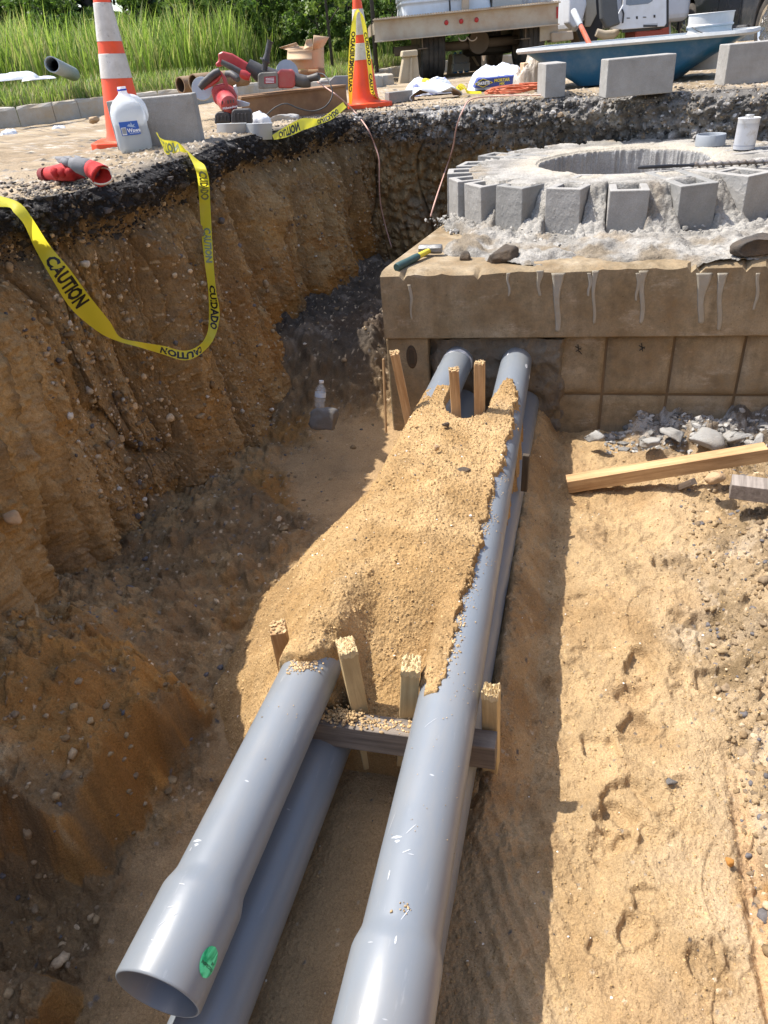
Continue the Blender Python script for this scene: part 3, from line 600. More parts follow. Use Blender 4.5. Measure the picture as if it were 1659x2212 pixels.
# ------------------------------------------------------------------ manhole collar of blocks
RC = Vector((1.50, 4.28, 0)); RZ0, RZ1 = -0.462, -0.235
collar = thing('manhole_collar', 'round manhole chimney of upright concrete blocks set in rough mortar on the vault', 'manhole collar', (RC.x, RC.y, RZ0))
def cmu(mbx, L, Wd, H, cells_=1, wall=0.036):
    """hollow block: x = length outward, y = width, z = height, one open core near each end"""
    xs_ = [(-L / 2, -L / 2 + wall), (-0.014, 0.014), (L / 2 - wall, L / 2)]
    xo = L / 2; ou = [(-xo, -Wd / 2), (xo, -Wd / 2), (xo, Wd / 2), (-xo, Wd / 2)]
    holes = [[(-xo + wall, -Wd / 2 + wall), (-0.014, -Wd / 2 + wall), (-0.014, Wd / 2 - wall), (-xo + wall, Wd / 2 - wall)], [(0.014, -Wd / 2 + wall), (xo - wall, -Wd / 2 + wall), (xo - wall, Wd / 2 - wall), (0.014, Wd / 2 - wall)]]
    bm = bmesh.new(); loops = []
    for lp in [ou] + holes:
        vs = [bm.verts.new((x, y, H / 2)) for x, y in lp]; loops.append(vs)
        for i in range(4): bm.edges.new((vs[i], vs[(i + 1) % 4]))
    bmesh.ops.triangle_fill(bm, use_beauty=True, edges=bm.edges[:]); bmesh.ops.join_triangles(bm, faces=bm.faces[:], angle_face_threshold=0.1, angle_shape_threshold=3.1)
    vs = [tuple(v.co) for v in bm.verts]; fs = [tuple(v.index for v in f.verts) for f in bm.faces] if not bm.verts.index_update() else []
    n0 = len(vs); bot = [(x, y, -H / 2) for x, y, z in vs]; side = []
    for e in bm.edges:
        if len(e.link_faces) == 1: a, b = e.verts[0].index, e.verts[1].index; side.append((a, b, n0 + b, n0 + a))
    bm.free(); mbx.add(vs + bot, fs + [tuple(n0 + i for i in reversed(f)) for f in fs] + side)
blk = {}
angs = []
front_px = [(985, 478), (1030, 487), (1100, 500), (1215, 510), (1345, 512), (1497, 500), (1625, 485)]
for (x, y) in front_px:
    p = W(x, y, RZ0); angs.append(math.atan2(p.y - RC.y, p.x - RC.x))
print('ring angles', [round(math.degrees(a), 1) for a in angs])
angs = [R_(a) for a in (-172, -159.5, -144.5, -126, -107, -86.5, -67, -48, -30, -12, 6, 24, 43, 62, 81, 99, 117, 135, 152, 170)]
blr = [0.98, 0.94, 0.905, 0.885, 0.885, 0.885, 0.91] + [0.9] * 10 + [0.93, 0.95, 0.97]
proto = {}
for i, a in enumerate(angs):
    L, Wd, H = 0.42, 0.174, 0.222
    q = (i % 3)
    if q not in proto:
        mb = MB(); cmu(mb, L, Wd, H); o = mb.build('concrete_block', [M['cmu'], M['cmu'], M['cmu_dark']][q], collar, bevel=0.004, seg=2); proto[q] = o
    else:
        o = proto[q].copy(); COL.objects.link(o); o.parent = collar
    rr_ = blr[i] - L / 2 + rr.uniform(-0.012, 0.012); dz = rr.uniform(-0.008, 0.006)
    o.location = (rr_ * math.cos(a), rr_ * math.sin(a), 0.097 + dz); o.rotation_euler = (rr.uniform(-0.02, 0.02), rr.uniform(-0.03, 0.02), a + rr.uniform(-0.04, 0.04))
# mortar body: polar grid, rises inside, fills joints, spreads on the vault top
na, nr_ = 760, 230
A, Rr = np.meshgrid(np.linspace(-math.pi, math.pi, na, endpoint=False), np.linspace(0.455, 1.42, nr_), indexing='ij')
Xm = Rr * np.cos(A); Ym = Rr * np.sin(A)
lump = fbm(Xm * 9, Ym * 9, 5, 401, 0.6); c1, i1 = cells(Xm * 26, Ym * 26, 402); c2, i2 = cells(Xm * 60, Ym * 60, 403)
top = 0.206 + 0.008 * lump
rough = sst(0.68, 0.8, Rr)
da = np.full(A.shape, 9.0)
for a in angs: da = np.minimum(da, np.abs((A - a + math.pi) % (2 * math.pi) - math.pi))
gapm = sst(0.078, 0.09, da * Rr)                  # between the blocks
Zm = top * (1 - sst(0.72, 0.97, Rr + 0.05 * lump)) * gapm + top * (1 - gapm) * (1 - sst(0.74, 0.82, Rr)) 
sect = sst(-2.75, -2.45, A) * sst(0.2, -0.2, A)
apron = 0.001 + 0.006 * sst(1.25, 0.95, Rr) + 0.032 * sst(0.93, 1.03, Rr) * sst(-0.15, 0.35, fbm(Xm * 5, Ym * 5, 4, 414)) + 0.13 * sst(0.97, 0.85, Rr + 0.03 * lump) * gapm
Zm = np.maximum(Zm, apron * (0.35 + 0.65 * sst(0.85, 0.95, Rr)))
inblk = 1 - gapm
open_ = np.zeros(A.shape)
for q in (3, 4, 5, 6): open_ = np.maximum(open_, sst(0.11, 0.10, np.abs((A - angs[q] + math.pi) % (2 * math.pi) - math.pi) * Rr))
Zm = Zm - inblk * sst(0.75, 0.775, Rr + 0.02 * n2(Xm * 12, Ym * 12, 405)) * sst(0.89, 0.86, Rr) * 0.10
Zm = np.where((inblk > 0.5) & (open_ < 0.5) & (Rr < 0.845), 0.209 + 0.004 * lump, Zm)
c3, i3 = cells(Xm * 100, Ym * 100, 412)
fr = (1 - inblk * sst(0.99, 0.93, Rr) * 0.8) * (1 - 0.55 * sst(0.95, 1.1, Rr))
Zm += rough * fr * (dome(c1) * 0.020 * (i1 + 0.1) + dome(c2) * 0.012 * i2 + dome(c3) * 0.005 * i3 + 0.012 * fbm(Xm * 30, Ym * 30, 4, 413, 0.65)) + (1 - rough) * (np.clip(0.4 - c2, 0, 1) * 0.006 + 0.004 * lump)
Zm = Zm - sst(1.0 + 0.27 * sect, 1.10 + 0.33 * sect, Rr + 0.14 * n2(Xm * 3.5, Ym * 3.5, 410) + 0.06 * lump) * 0.13
_c, _s = math.cos(-VY), math.sin(-VY); _gx = Xm + RC.x - VC.x; _gy = Ym + RC.y - VC.y; lxv = _gx * _c - _gy * _s; lyv = _gx * _s + _gy * _c
outv = (lxv - 0.17 * lyv < 0.045 + 0.03 * lump) | (lyv < 0.015 + 0.03 * lump)
Zm = np.where(Rr < 0.47, Zm - 0.01, Zm)
kk = np.where(outv, 0.88 / Rr, 1.0); Zm = np.where(outv, -0.12, Zm)
Pm = np.stack([Xm * kk, Ym * kk, Zm], -1)
# the inner shaft wall hangs from the first ring
nd = 40; dd = np.linspace(0.5, 0, nd, endpoint=False)[None, :]; A2 = A[:, :nd]; run = np.maximum(n2(A2 * 30, dd * 1.2 + 0 * A2, 406), 0)
Ri = 0.455 + 0.006 * fbm(A2 * 8, dd * 8 + 0 * A2, 4, 407) - 0.012 * run * sst(0.32, 0.1, dd + 0 * A2); 
Pi = np.stack([Ri * np.cos(A2), Ri * np.sin(A2), Pm[:, :1, 2] - dd], -1)
cl = mix((0.23, 0.215, 0.19), (0.35, 0.33, 0.295), sst(-0.3, 0.4, lump)); cl = mix(cl, (0.44, 0.39, 0.31), sst(0.68, 0.5, Rr) * 0.7); cl = mix(cl, (0.20, 0.16, 0.11), sst(1.0, 1.2, Rr) * sst(-0.2, 0.3, fbm(Xm * 8, Ym * 8, 4, 415)) * 0.9); cl = mix(cl, (0.28, 0.22, 0.15), rough * sst(0.15, 0.5, fbm(Xm * 5, Ym * 5, 4, 408)) * 0.6)
ci = np.zeros(Pi.shape) + np.array((0.34, 0.335, 0.325)); 
o = grid_mesh('mortar_bed', np.concatenate([Pi, Pm], 1), m_soil('mortar_soil', 300, 0.5, 0.2, 110), np.concatenate([ci, cl], 1), closed_u=True, parent=collar)

# ------------------------------------------------------------------ pipes
def pipe(name_label, p0, p1, bell0=True, group='grey plastic conduit pipes leaving the vault', beLL=0.155):
    """p0 near open end, p1 inside the vault mortar"""
    p0 = Vector(p0); p1 = Vector(p1); d = (p0 - p1); L = d.length
    root = thing('conduit_pipe', name_label, 'pipe', matrix=Matrix.Translation(p1) @ d.to_track_quat('Z', 'Y').to_matrix().to_4x4(), group=group)
    r, R2, th = 0.0706, 0.0803, 0.006
    mb = MB(); n = 72
    prof = [(r, 0), (r, L - beLL - 0.045)]
    for i in range(1, 9):
        f = i / 8; prof.append((r + (R2 - r) * (3 * f * f - 2 * f ** 3), L - beLL - 0.045 + 0.045 * f))
    prof += [(R2, L - 0.004), (R2 - 0.0015, L - 0.0008), (R2 - 0.003, L), (R2 - th + 0.001, L), (R2 - th, L - 0.002), (R2 - th, L - beLL), (r - th, L - beLL - 0.05), (r - th, L - 1.2)]
    mb.lathe(prof, n); mb.build('pipe_body', M['pvc'], root, smooth='auto', fix=True)
    return root, L
zb = -1.255 + EYE; 
def PZ(s, t, e): x, y = xy(s, t); return (x, y, e + EYE)
pipeR, LR = pipe('upper right grey conduit, sand-flecked, running off the bottom of the photo', PZ(-0.495, 0.004, -1.305), PZ(2.42, -0.002, -1.255))
pipeL, LL = pipe('upper left grey conduit with its open bell end and green sticker facing us', (-0.463, 0.588, -1.313 + EYE), (0.444, 3.25, -1.25 + EYE))
pipeLL, _ = pipe('lower left grey conduit lying in shade between the two upper pipes', PZ(-0.78, -0.372, -1.515), PZ(2.42, -0.235, -1.47))
pipeLR, _ = pipe('lower right grey conduit mostly hidden beneath the sand-flecked upper one', PZ(-0.85, -0.022, -1.515), PZ(2.42, 0.04, -1.47))
# white primer wipes by the vault
mw = NT('white_primer'); mwc = mw.mixc(mw.ramp(mw.noise(30, 5), [(0.4, 0.0), (0.6, 1.0)]), (0.5, 0.52, 0.54), (0.80, 0.80, 0.78)); mw = mw.fin(mwc, 0.6)
for pr, L_ in ((pipeR, LR), (pipeL, LL)):
    for k in range(16):
        zc = rr.uniform(0.1, 0.42) if k > 5 else 0.125 + 0.008 * k; a0 = rr.uniform(0, 6.28) if k > 5 else k * 1.05; wa = rr.uniform(0.03, 0.12) if k > 5 else 0.62; hz = rr.uniform(0.006, 0.02) if k > 5 else rr.uniform(0.012, 0.022)
        out = []; N = 14
        for i in range(N):
            an = 2 * math.pi * i / N; q = 1 + 0.3 * rr.uniform(-1, 1); out.append((0.0712 * math.cos(a0 + wa * math.cos(an) * q), 0.0712 * math.sin(a0 + wa * math.cos(an) * q), zc + hz * math.sin(an) * q))
        mb = MB(); ctr = [(0.0714 * math.cos(a0 + wa * f), 0.0714 * math.sin(a0 + wa * f), zc) for f in (-.6, -.3, 0, .3, .6)]
        b = out + ctr; fs = []
        # strips: split by angle so the patch hugs the pipe
        rings = []
        for f in np.linspace(-1, 1, 9):
            h = hz * math.sqrt(max(0.02, 1 - f * f)) * (1 + 0.25 * rr.uniform(-1, 1)); a = a0 + wa * f
            rings.append([(0.0712 * math.cos(a), 0.0712 * math.sin(a), zc - h), (0.0712 * math.cos(a), 0.0712 * math.sin(a), zc + h)])
        mb = MB(); mb.loft(rings, cap=False, closed=False); mb.build('primer_smear', mw, pr, smooth=True)

# ------------------------------------------------------------------ more tools
def on_s(x, y, s0):                       # photo point onto the upright plane across the pipes at s0
    r = ray(x, y); n = Vector((DV[0], DV[1], 0)); o0 = Vector((*xy(s0, 0), EYE)); e = Vector((0, 0, EYE))
    t = (o0 - e).dot(n) / r.dot(n); return e + r * t
def on_t(x, y, t0):
    r = ray(x, y); n = Vector((NV_[0], NV_[1], 0)); o0 = Vector((*xy(0, t0), EYE)); e = Vector((0, 0, EYE))
    t = (o0 - e).dot(n) / r.dot(n); return e + r * t
WP = WALLP.reshape(-1, 3); _q = WP - np.array([0, 0, EYE])
_z = _q[:, 1] * cp - _q[:, 2] * sp; _ok = _z > 0.5
_u = _q[:, 0] / np.where(_ok, _z, 1); _v = (-_q[:, 2] * cp - _q[:, 1] * sp) / np.where(_ok, _z, 1)
WPX = CX + (_u * cr + _v * sr) * F; WPY = CY + (-_u * sr + _v * cr) * F
def wall_hit(x, y, f=1.0):
    d = (WPX - x) ** 2 + (WPY - y) ** 2 + np.where(_ok, 0, 1e9); k = np.argsort(d)[:12]; k = k[np.argmin(_z[k])]
    r = ray(x, y); e = Vector((0, 0, EYE)); return e + r * (float(_z[k]) * f)
def catmull(P, n):
    P = [Vector(p) for p in P]; P = [P[0]] + P + [P[-1]]; out = []
    for i in range(1, len(P) - 2):
        for k in range(n):
            t = k / n; a, b, c, d = P[i - 1], P[i], P[i + 1], P[i + 2]
            out.append(0.5 * ((2 * b) + (c - a) * t + (2 * a - 5 * b + 4 * c - d) * t * t + (3 * b - a - 3 * c + d) * t ** 3))
    out.append(P[-2]); return out
def text_mesh(body, size=1.0, bold=0.0):
    cu = bpy.data.curves.new('lettering', 'FONT'); cu.body = body; cu.size = size; cu.align_x = 'CENTER'; cu.align_y = 'CENTER'; cu.offset = bold; cu.resolution_u = 2
    o = bpy.data.objects.new('lettering', cu); COL.objects.link(o); bpy.context.view_layer.update()
    me = bpy.data.meshes.new_from_object(o); vs = [tuple(v.co) for v in me.vertices]; fs = [tuple(p.vertices) for p in me.polygons]
    bpy.data.objects.remove(o); bpy.data.curves.remove(cu); bpy.data.meshes.remove(me); return vs, fs
def lettering(body, fn, mat, parent, size=1.0, bold=0.0, name='lettering', world=False, sx=1):
    vs, fs = text_mesh(body, size, bold); mb = MB(); mb.add([fn(x * sx, y) for x, y, z in vs], fs)
    return mb.build(name, mat, parent, world=world, fix=False)
def ico(sub=1):
    bm = bmesh.new(); bmesh.ops.create_icosphere(bm, subdivisions=sub, radius=1); v = np.array([p.co[:] for p in bm.verts]); f = np.array([[q.index for q in p.verts] for p in bm.faces]); bm.free(); return v, f
ICO1, ICO2, ICO3, ICO4 = ico(1), ico(2), ico(3), ico(4)
def rock(name, loc, size, mat, seed=0, sub=4, parent=None, rot=0.0, facet=0.5):
    v, f = (ICO3 if sub == 3 else ICO4); v = v.copy(); rs = np.random.RandomState(seed)
    for k in range(11):
        n = rs.normal(size=3); n /= np.linalg.norm(n); d = v @ n; lim = rs.uniform(0.45, 0.85); v -= np.outer(np.maximum(d - lim, 0) * facet * 1.7, n)
    nz = fbm(v[:, 0] * 2 + seed, v[:, 1] * 2 + v[:, 2] * 1.7, 5, seed + 5, 0.6); v *= (1 + 0.16 * nz)[:, None]
    nz = fbm(v[:, 0] * 7 + seed + v[:, 2] * 3, v[:, 1] * 7 - v[:, 2] * 5, 3, seed + 9, 0.6); v *= (1 + 0.05 * nz)[:, None]
    v *= np.array(size); c, s_ = math.cos(rot), math.sin(rot); v = np.stack([v[:, 0] * c - v[:, 1] * s_, v[:, 0] * s_ + v[:, 1] * c, v[:, 2]], 1)
    o = raw_mesh(name, v, f, mat); o.location = loc; o.parent = parent; return o
def scatter(name, mat, P, R, cols, sub=1, seed=1, flat=0.7, rough=0.25):
    rs = np.random.RandomState(seed); v0, f0 = (ICO1 if sub == 1 else ICO2); n = len(P)
    v = np.repeat(v0[None], n, 0) * (1 + rough * rs.uniform(-1, 1, (n, len(v0), 1)))
    v *= rs.uniform(0.6, 1.25, (n, 1, 3)) * np.array([1, 1, flat])
    a = rs.uniform(0, 6.28, n); c, s_ = np.cos(a)[:, None], np.sin(a)[:, None]
    x = v[..., 0] * c - v[..., 1] * s_; y = v[..., 0] * s_ + v[..., 1] * c; v = np.stack([x, y, v[..., 2]], -1) * np.asarray(R)[:, None, None] + np.asarray(P)[:, None]
    f = (f0[None] + (np.arange(n) * len(v0))[:, None, None]).reshape(-1, 3)
    col = np.repeat(np.asarray(cols)[:, None], len(v0), 1).reshape(-1, 3)
    o = raw_mesh(name, v.reshape(-1, 3), f, mat, col, smooth=(sub > 1)); meta(o, kind='stuff'); return o
M['peb'] = m_soil('pebble_stone', 120, 0.25, 0.15, 60)

# ------------------------------------------------------------------ sand heaped on the pipes
def pipe_top(s, t, p0, p1, r):            # surface height of a pipe over (s,t), -9 outside
    return 0
def sand_pile():
    ns, nt = 900, 470
    ss = np.linspace(-0.02, 2.26, ns); tt = np.linspace(-0.95, 0.075, nt); Sg, Tg = np.meshgrid(ss, tt, indexing='ij')
    X = PA[0] + Sg * DV[0] + Tg * NV_[0]; Y = PA[1] + Sg * DV[1] + Tg * NV_[1]
    zp = lambda s: -1.305 + (s + 0.495) / 2.915 * 0.05
    tL = -0.355 + (Sg - 0.3) * 0.0415
    ztop = zp(Sg) + 0.0706
    wob = fbm(X * 4, Y * 4, 4, 501); w9 = fbm(X * 14, Y * 14, 4, 502, 0.6)
    mid = ztop + 0.012 + 0.010 * wob + 0.03 * np.exp(-((Sg - 0.95) / 0.4) ** 2) * np.exp(-((Tg + 0.19) / 0.12) ** 2)
    inner = sst(0.085, 0.12, Tg - tL) * sst(-0.055, -0.085, Tg)
    mid = mid - sst(0.64, 0.26, Sg + 0.05 * wob) * sst(0.03, 0.12, Tg - tL) * sst(-0.0, -0.08, Tg) * 0.20
    cr_ = ((Sg - 1.70) / 0.19) ** 2 + ((Tg + 0.135) / 0.10) ** 2; mid = mid - 0.22 * sst(1.1, 0.7, cr_ + 0.25 * wob)
    mid = mid - 0.3 * sst(1.70, 1.80, Sg) * sst(0.055, 0.085, Tg - tL) * sst(-0.05, -0.08, Tg)
    redge = np.interp(Sg, [0.15, 0.25, 0.45, 0.76, 1.04, 1.36, 1.76, 1.88, 1.93], [-0.03, -0.004, -0.002, 0.014, 0.018, 0.036, 0.040, 0.01, -0.05]) + 0.014 * w9 + 0.012 * fbm(X * 45, Y * 45, 2, 503) + 0.006 * n2(X * 150, Y * 150, 511)
    cyl = zp(Sg) + np.sqrt(np.maximum(0.0706 ** 2 - Tg ** 2, 0))
    cover = cyl + 0.011 * sst(0.002, -0.05, Tg - redge) + 0.0015
    h = np.where(Tg > -0.068, np.maximum(mid, cover), mid)
    h = h - 0.05 * sst(-0.003, 0.010, Tg - redge) - 0.3 * sst(0.012, 0.03, Tg - redge)
    dl = tL - Tg
    te = -np.interp(Sg, [-0.02, 0.14, 0.22, 0.30, 0.42, 0.8, 1.2, 1.5, 1.75, 2.1], [0.44, 0.50, 0.575, 0.63, 0.675, 0.684, 0.60, 0.48, 0.41, 0.36]) - 0.012 * w9
    span = np.maximum(tL - te, 0.04)
    flank = ztop + 0.012 - 0.31 * np.clip(dl / span, 0, 1.5) ** 0.95
    cov = 0.016 * sst(1.75, 1.2, Sg) + 0.006 * w9 + 0.003
    bulk = zp(Sg) + np.sqrt(np.maximum(0.0706 ** 2 - np.minimum(np.abs(dl), 0.0706) ** 2, 0)) + cov
    h = np.where(dl > 0, np.where(dl < 0.069, np.maximum(flank, bulk), flank), np.where(dl > -0.069, np.maximum(h, bulk), h))
    lb = 0.24 + 0.03 * w9 + 0.05 * sst(0.0, -0.07, dl)
    h = h - sst(lb + 0.015, lb - 0.015, Sg) * sst(0.11, 0.085, dl) * sst(-0.11, -0.085, dl) * 0.12
    nlow = sst(0.42, 0.30, Sg) * sst(0.07, 0.10, dl); h = h - nlow * 0.05
    far = sst(1.80, 1.86, Sg + 0.04 * w9 - 0.08 * sst(-0.06, 0.0, Tg)); h -= far * 0.3
    h -= sst(0.245, 0.232, Sg + 0.004 * w9) * sst(0.0, -0.02, dl) * sst(-0.045, -0.065, Tg) * 0.6
    h -= sst(0.20, 0.15, Sg) * sst(0.0, -0.02, dl) * 0.4
    h += fbm(X * 9, Y * 9, 5, 504, 0.6) * 0.008 + fbm(X * 40, Y * 40, 3, 505, 0.6) * 0.0035
    c1, i1 = cells(X * 90, Y * 90, 506); c2, i2 = cells(X * 190, Y * 190, 507); c3, i3 = cells(X * 34, Y * 34, 508)
    thin = sst(-0.02, 0.02, Tg - redge)
    h += (np.clip(0.55 - c1, 0, 1) * 0.013 * i1 ** 1.5 + np.clip(0.55 - c2, 0, 1) * 0.010 * i2) + np.clip(0.4 - c3, 0, 1) * (i3 > 0.8) * 0.014 * (1 - thin)
    w2 = fbm(X * 7, Y * 7, 5, 509, 0.65); w3 = fbm(X * 2.2, Y * 2.2, 4, 510)
    c = mix((0.35, 0.22, 0.095), (0.45, 0.30, 0.145), sst(-0.35, 0.35, w2)); c = mix(c, (0.26, 0.16, 0.07), sst(0.1, 0.45, w3) * 0.6); c = mix(c, (0.47, 0.34, 0.20), sst(0.15, 0.5, -w3) * 0.5)
    dk = (i2 > 0.975) & (c2 < 0.3); c = np.where(dk[..., None], np.array((0.10, 0.08, 0.06)), c)
    o = grid_mesh('sand_pile', np.stack([X, Y, h + EYE], -1), M['sand'], c)
    meta(o, 'long heap of damp golden sand shovelled over and between the conduit pipes', 'sand pile'); return X, Y, h + EYE
SX, SY, SZ = sand_pile()

# crumbs, pebbles
rs = np.random.RandomState(11)
def pick(Xa, Ya, Za, n, cond):
    m = np.argwhere(cond); m = m[rs.randint(0, len(m), n)]; i, j = m[:, 0], m[:, 1]; return np.stack([Xa[i, j], Ya[i, j], Za[i, j]], -1)
sS, sT = st(FX, FY)
vis = (FY > 0.3) & (FX < 0.65 + 0.62 * FY) & (FX > -0.9 - 0.4 * FY)
P = np.concatenate([pick(SX, SY, SZ, 15000, SY > 0), pick(FX, FY, FZ, 11000, vis & (sT > 0.06) & (sT < 0.85)), pick(FX, FY, FZ, 1600, vis & (sT < 0.06) & (sT > -0.65))])
R = (0.0009 + 0.0026 * rs.rand(len(P)) ** 2.2) * (0.75 + 0.3 * P[:, 1])
cc = np.array((0.41, 0.275, 0.13)) * rs.uniform(0.7, 1.2, (len(P), 1)); dk = rs.rand(len(P)) < 0.025; cc[dk] = np.array((0.12, 0.10, 0.085)); wt = rs.rand(len(P)) < 0.015; cc[wt] = (0.7, 0.66, 0.58)
scatter('sand_crumbs', M['peb'], P + np.array([0, 0, 0.0006]), R, cc, 1, 2)
dirtm = vis & (((sT < -0.72)) | ((sT > 0.70) & (sS < 2.1)))
P = np.concatenate([pick(FX, FY, FZ, 2300, vis & (sT < -0.72)), pick(FX, FY, FZ, 4200, vis & (sT > 0.70) & (sS < 2.1) & (sT < 1.4))]); R = rs.gamma(1.3, 0.0028, len(P)) + 0.0018; R = np.minimum(R, 0.018)
pal = np.array([(0.34, 0.25, 0.15), (0.48, 0.37, 0.24), (0.13, 0.12, 0.12), (0.22, 0.16, 0.10), (0.28, 0.20, 0.11), (0.22, 0.15, 0.08), (0.55, 0.50, 0.42)])
scatter('floor_pebbles', M['peb'], P, R, pal[rs.choice(7, len(P), p=[.12, .05, .13, .25, .23, .21, .01])] * rs.uniform(0.8, 1.1, (len(P), 1)), 2, 3)
# pebbles bedded in the cut face
uu = rs.randint(int(np.searchsorted(UU, 4)), int(np.searchsorted(UU, 14)), 5200); vv = rs.randint(22, 329, 5200); P = WALLP[uu, vv]; R = rs.gamma(1.3, 0.0028, len(P)) + 0.0018; R = np.minimum(R, 0.018)
big = rs.rand(len(P)) < 0.5
col = pal[rs.choice(7, len(P), p=[.25, .22, .1, .1, .18, .10, .05])] * rs.uniform(0.75, 1.1, (len(P), 1))
scatter('wall_pebbles', M['peb'], P, R, col, 2, 4, flat=0.9)
# broken asphalt and grey gravel on the far cut and rim
uu = rs.randint(int(np.searchsorted(UU, 13)), int(np.searchsorted(UU, 19)), 4500); vv = (rs.rand(4500) ** 1.3 * (30 + 50 * np.clip((UU[uu] - 14) / 2, 0, 1))).astype(int); P = WALLP[uu, vv]; R = np.minimum(rs.gamma(1.5, 0.0032, len(P)) + 0.002, 0.024)
pg = np.array([(0.05, 0.048, 0.046), (0.12, 0.11, 0.10), (0.25, 0.235, 0.22), (0.40, 0.38, 0.35), (0.24, 0.18, 0.12)])
scatter('far_wall_gravel', M['peb'], P, R, pg[rs.choice(5, len(P), p=[.2, .25, .25, .12, .18])], 1, 5, flat=0.8, rough=0.5)
uu = rs.randint(int(np.searchsorted(UU, 4)), int(np.searchsorted(UU, 14)), 3600); vv = (rs.rand(3600) ** 1.2 * 36).astype(int); P = WALLP[uu, vv]; R = np.minimum(rs.gamma(1.4, 0.0026, len(P)) + 0.0015, 0.014)
scatter('asphalt_rubble', M['peb'], P, R, np.array([(0.03, 0.028, 0.027), (0.055, 0.052, 0.05), (0.11, 0.10, 0.095)])[rs.choice(3, len(P), p=[.5, .35, .15])], 1, 6, flat=0.8, rough=0.5)
# loose gravel on the street behind the rim
uu = rs.randint(int(np.searchsorted(UU, 3.5)), int(np.searchsorted(UU, 19)), 3600); off = np.abs(rs.normal(0, 0.24, 3600)) + 0.01; P = WALLP[uu, 0].copy(); P[:, :2] -= NRM[uu] * off[:, None]; P[:, 2] = street_z(P[:, 0], P[:, 1]) + 0.004
R = np.minimum(rs.gamma(1.1, 0.0022, len(P)) + 0.0012, 0.012)
scatter('street_gravel', M['peb'], P, R, np.array([(0.05, 0.048, 0.045), (0.15, 0.13, 0.11), (0.30, 0.25, 0.19), (0.38, 0.31, 0.22)])[rs.choice(4, len(P), p=[.25, .25, .3, .2])], 2, 7, flat=0.7)
# grey mortar lumps on the vault and round the collar, rubble below the face
a_ = rs.uniform(-3.1, 0.1, 900); r_2 = rs.uniform(0.84, 1.12, 900); P = np.stack([RC.x + r_2 * np.cos(a_), RC.y + r_2 * np.sin(a_), RZ0 + 0.006 + 0.02 * sst(1.06, 0.9, r_2)], -1)
scatter('mortar_lumps', M['peb'], P, np.minimum(rs.gamma(1.5, 0.003, 900) + 0.002, 0.017), np.array((0.33, 0.315, 0.285)) * rs.uniform(0.6, 1.2, (900, 1)), 1, 8, rough=0.5)
P = pick(FX, FY, FZ, 900, (sS > 2.08) & (sS < 2.3) & (sT > 0.42) & (sT < 1.7)); scatter('rubble_bits', M['peb'], P, np.minimum(rs.gamma(1.5, 0.005, 900) + 0.003, 0.024), np.array((0.33, 0.315, 0.29)) * rs.uniform(0.35, 1.2, (900, 1)), 1, 9, rough=0.5)

rk_dark = m_plain('asphalt_chunk', (0.05, 0.042, 0.034), 0.85, 0.5, 60, 1.0, dirt=(0.22, 0.14, 0.07), dirt_amt=0.28)
rk_grey = m_plain('grey_rock', (0.11, 0.108, 0.105), 0.85, 0.3, 40, 0.8, dirt=(0.12, 0.09, 0.06), dirt_amt=0.4)
rk_white = m_plain('mortar_chunk', (0.29, 0.285, 0.27), 0.9, 0.25, 40, 0.8, dirt=(0.22, 0.18, 0.13), dirt_amt=0.3)
rk_tan = m_plain('tan_stone', (0.40, 0.27, 0.15), 0.85, 0.25, 40, 0.5)
def put_rock(label, px, py, Z, size, mat, seed, cat='rock', rot=0.0, f=None, **k):
    p = f if f is not None else W(px, py, Z); o = rock('loose_rock', p + Vector((0, 0, size[2] * 0.35)), size, mat, seed, rot=rot, **k); meta(o, label, cat); return o
put_rock('dark rust-stained rock wedged on the vault beneath the concrete collar', 1085, 562, -0.462, (0.088, 0.06, 0.05), rk_dark, 3)
o = put_rock('black broken asphalt slab overhanging the vault at the right edge', 1650, 545, -0.45, (0.13, 0.08, 0.055), rk_dark, 5, facet=0.8); 
put_rock('small dark rock in the mortar at the left of the collar', 1005, 560, -0.465, (0.035, 0.03, 0.03), rk_dark, 6, sub=3)
put_rock('grey angular rock in the dark gap beside the vault, a plastic bottle behind it', 704, 918, -1.05, (0.085, 0.07, 0.06), rk_grey, 8)
put_rock('thin dark stone lying on the sand heap', 0, 0, 0, (0.028, 0.014, 0.010), rk_dark, 9, f=Vector((*xy(1.12, -0.085), -0.825)), sub=3)
put_rock('brown lump on the upper sand heap', 0, 0, 0, (0.020, 0.015, 0.012), rk_dark, 12, f=Vector((*xy(1.42, -0.19), -0.81)), sub=3)
put_rock('upright brown stone chip in the middle of the sand heap', 0, 0, 0, (0.012, 0.012, 0.016), rk_tan, 13, f=Vector((*xy(1.22, -0.19), -0.80)), sub=3)
put_rock('large smooth tan cobble in the left soil face', 0, 0, 0, (0.03, 0.025, 0.022), rk_tan, 14, f=wall_hit(30, 1125, 0.985), sub=3)
put_rock('rusty orange cobble below the tan one on the left soil face', 0, 0, 0, (0.034, 0.024, 0.022), m_plain('orange_stone', (0.42, 0.22, 0.10), 0.85, 0.3, 40, 0.5), 15, f=W(55, 1148, -0.78), sub=3)
put_rock('blue-grey flat stone lying in the sunlit sand at the right', 1447, 1690, -1.245, (0.020, 0.013, 0.006), rk_grey, 16, sub=3)
put_rock('round rusty orange pebble at the lower right of the sand', 1577, 1863, -1.235, (0.012, 0.012, 0.011), m_plain('rust_pebble', (0.36, 0.16, 0.03), 0.85, 0.3, 60, 0.4), 17, sub=3)
put_rock('tan angular lump between the long plank and the grey timber', 1545, 1035, -1.15, (0.045, 0.035, 0.035), rk_tan, 18)
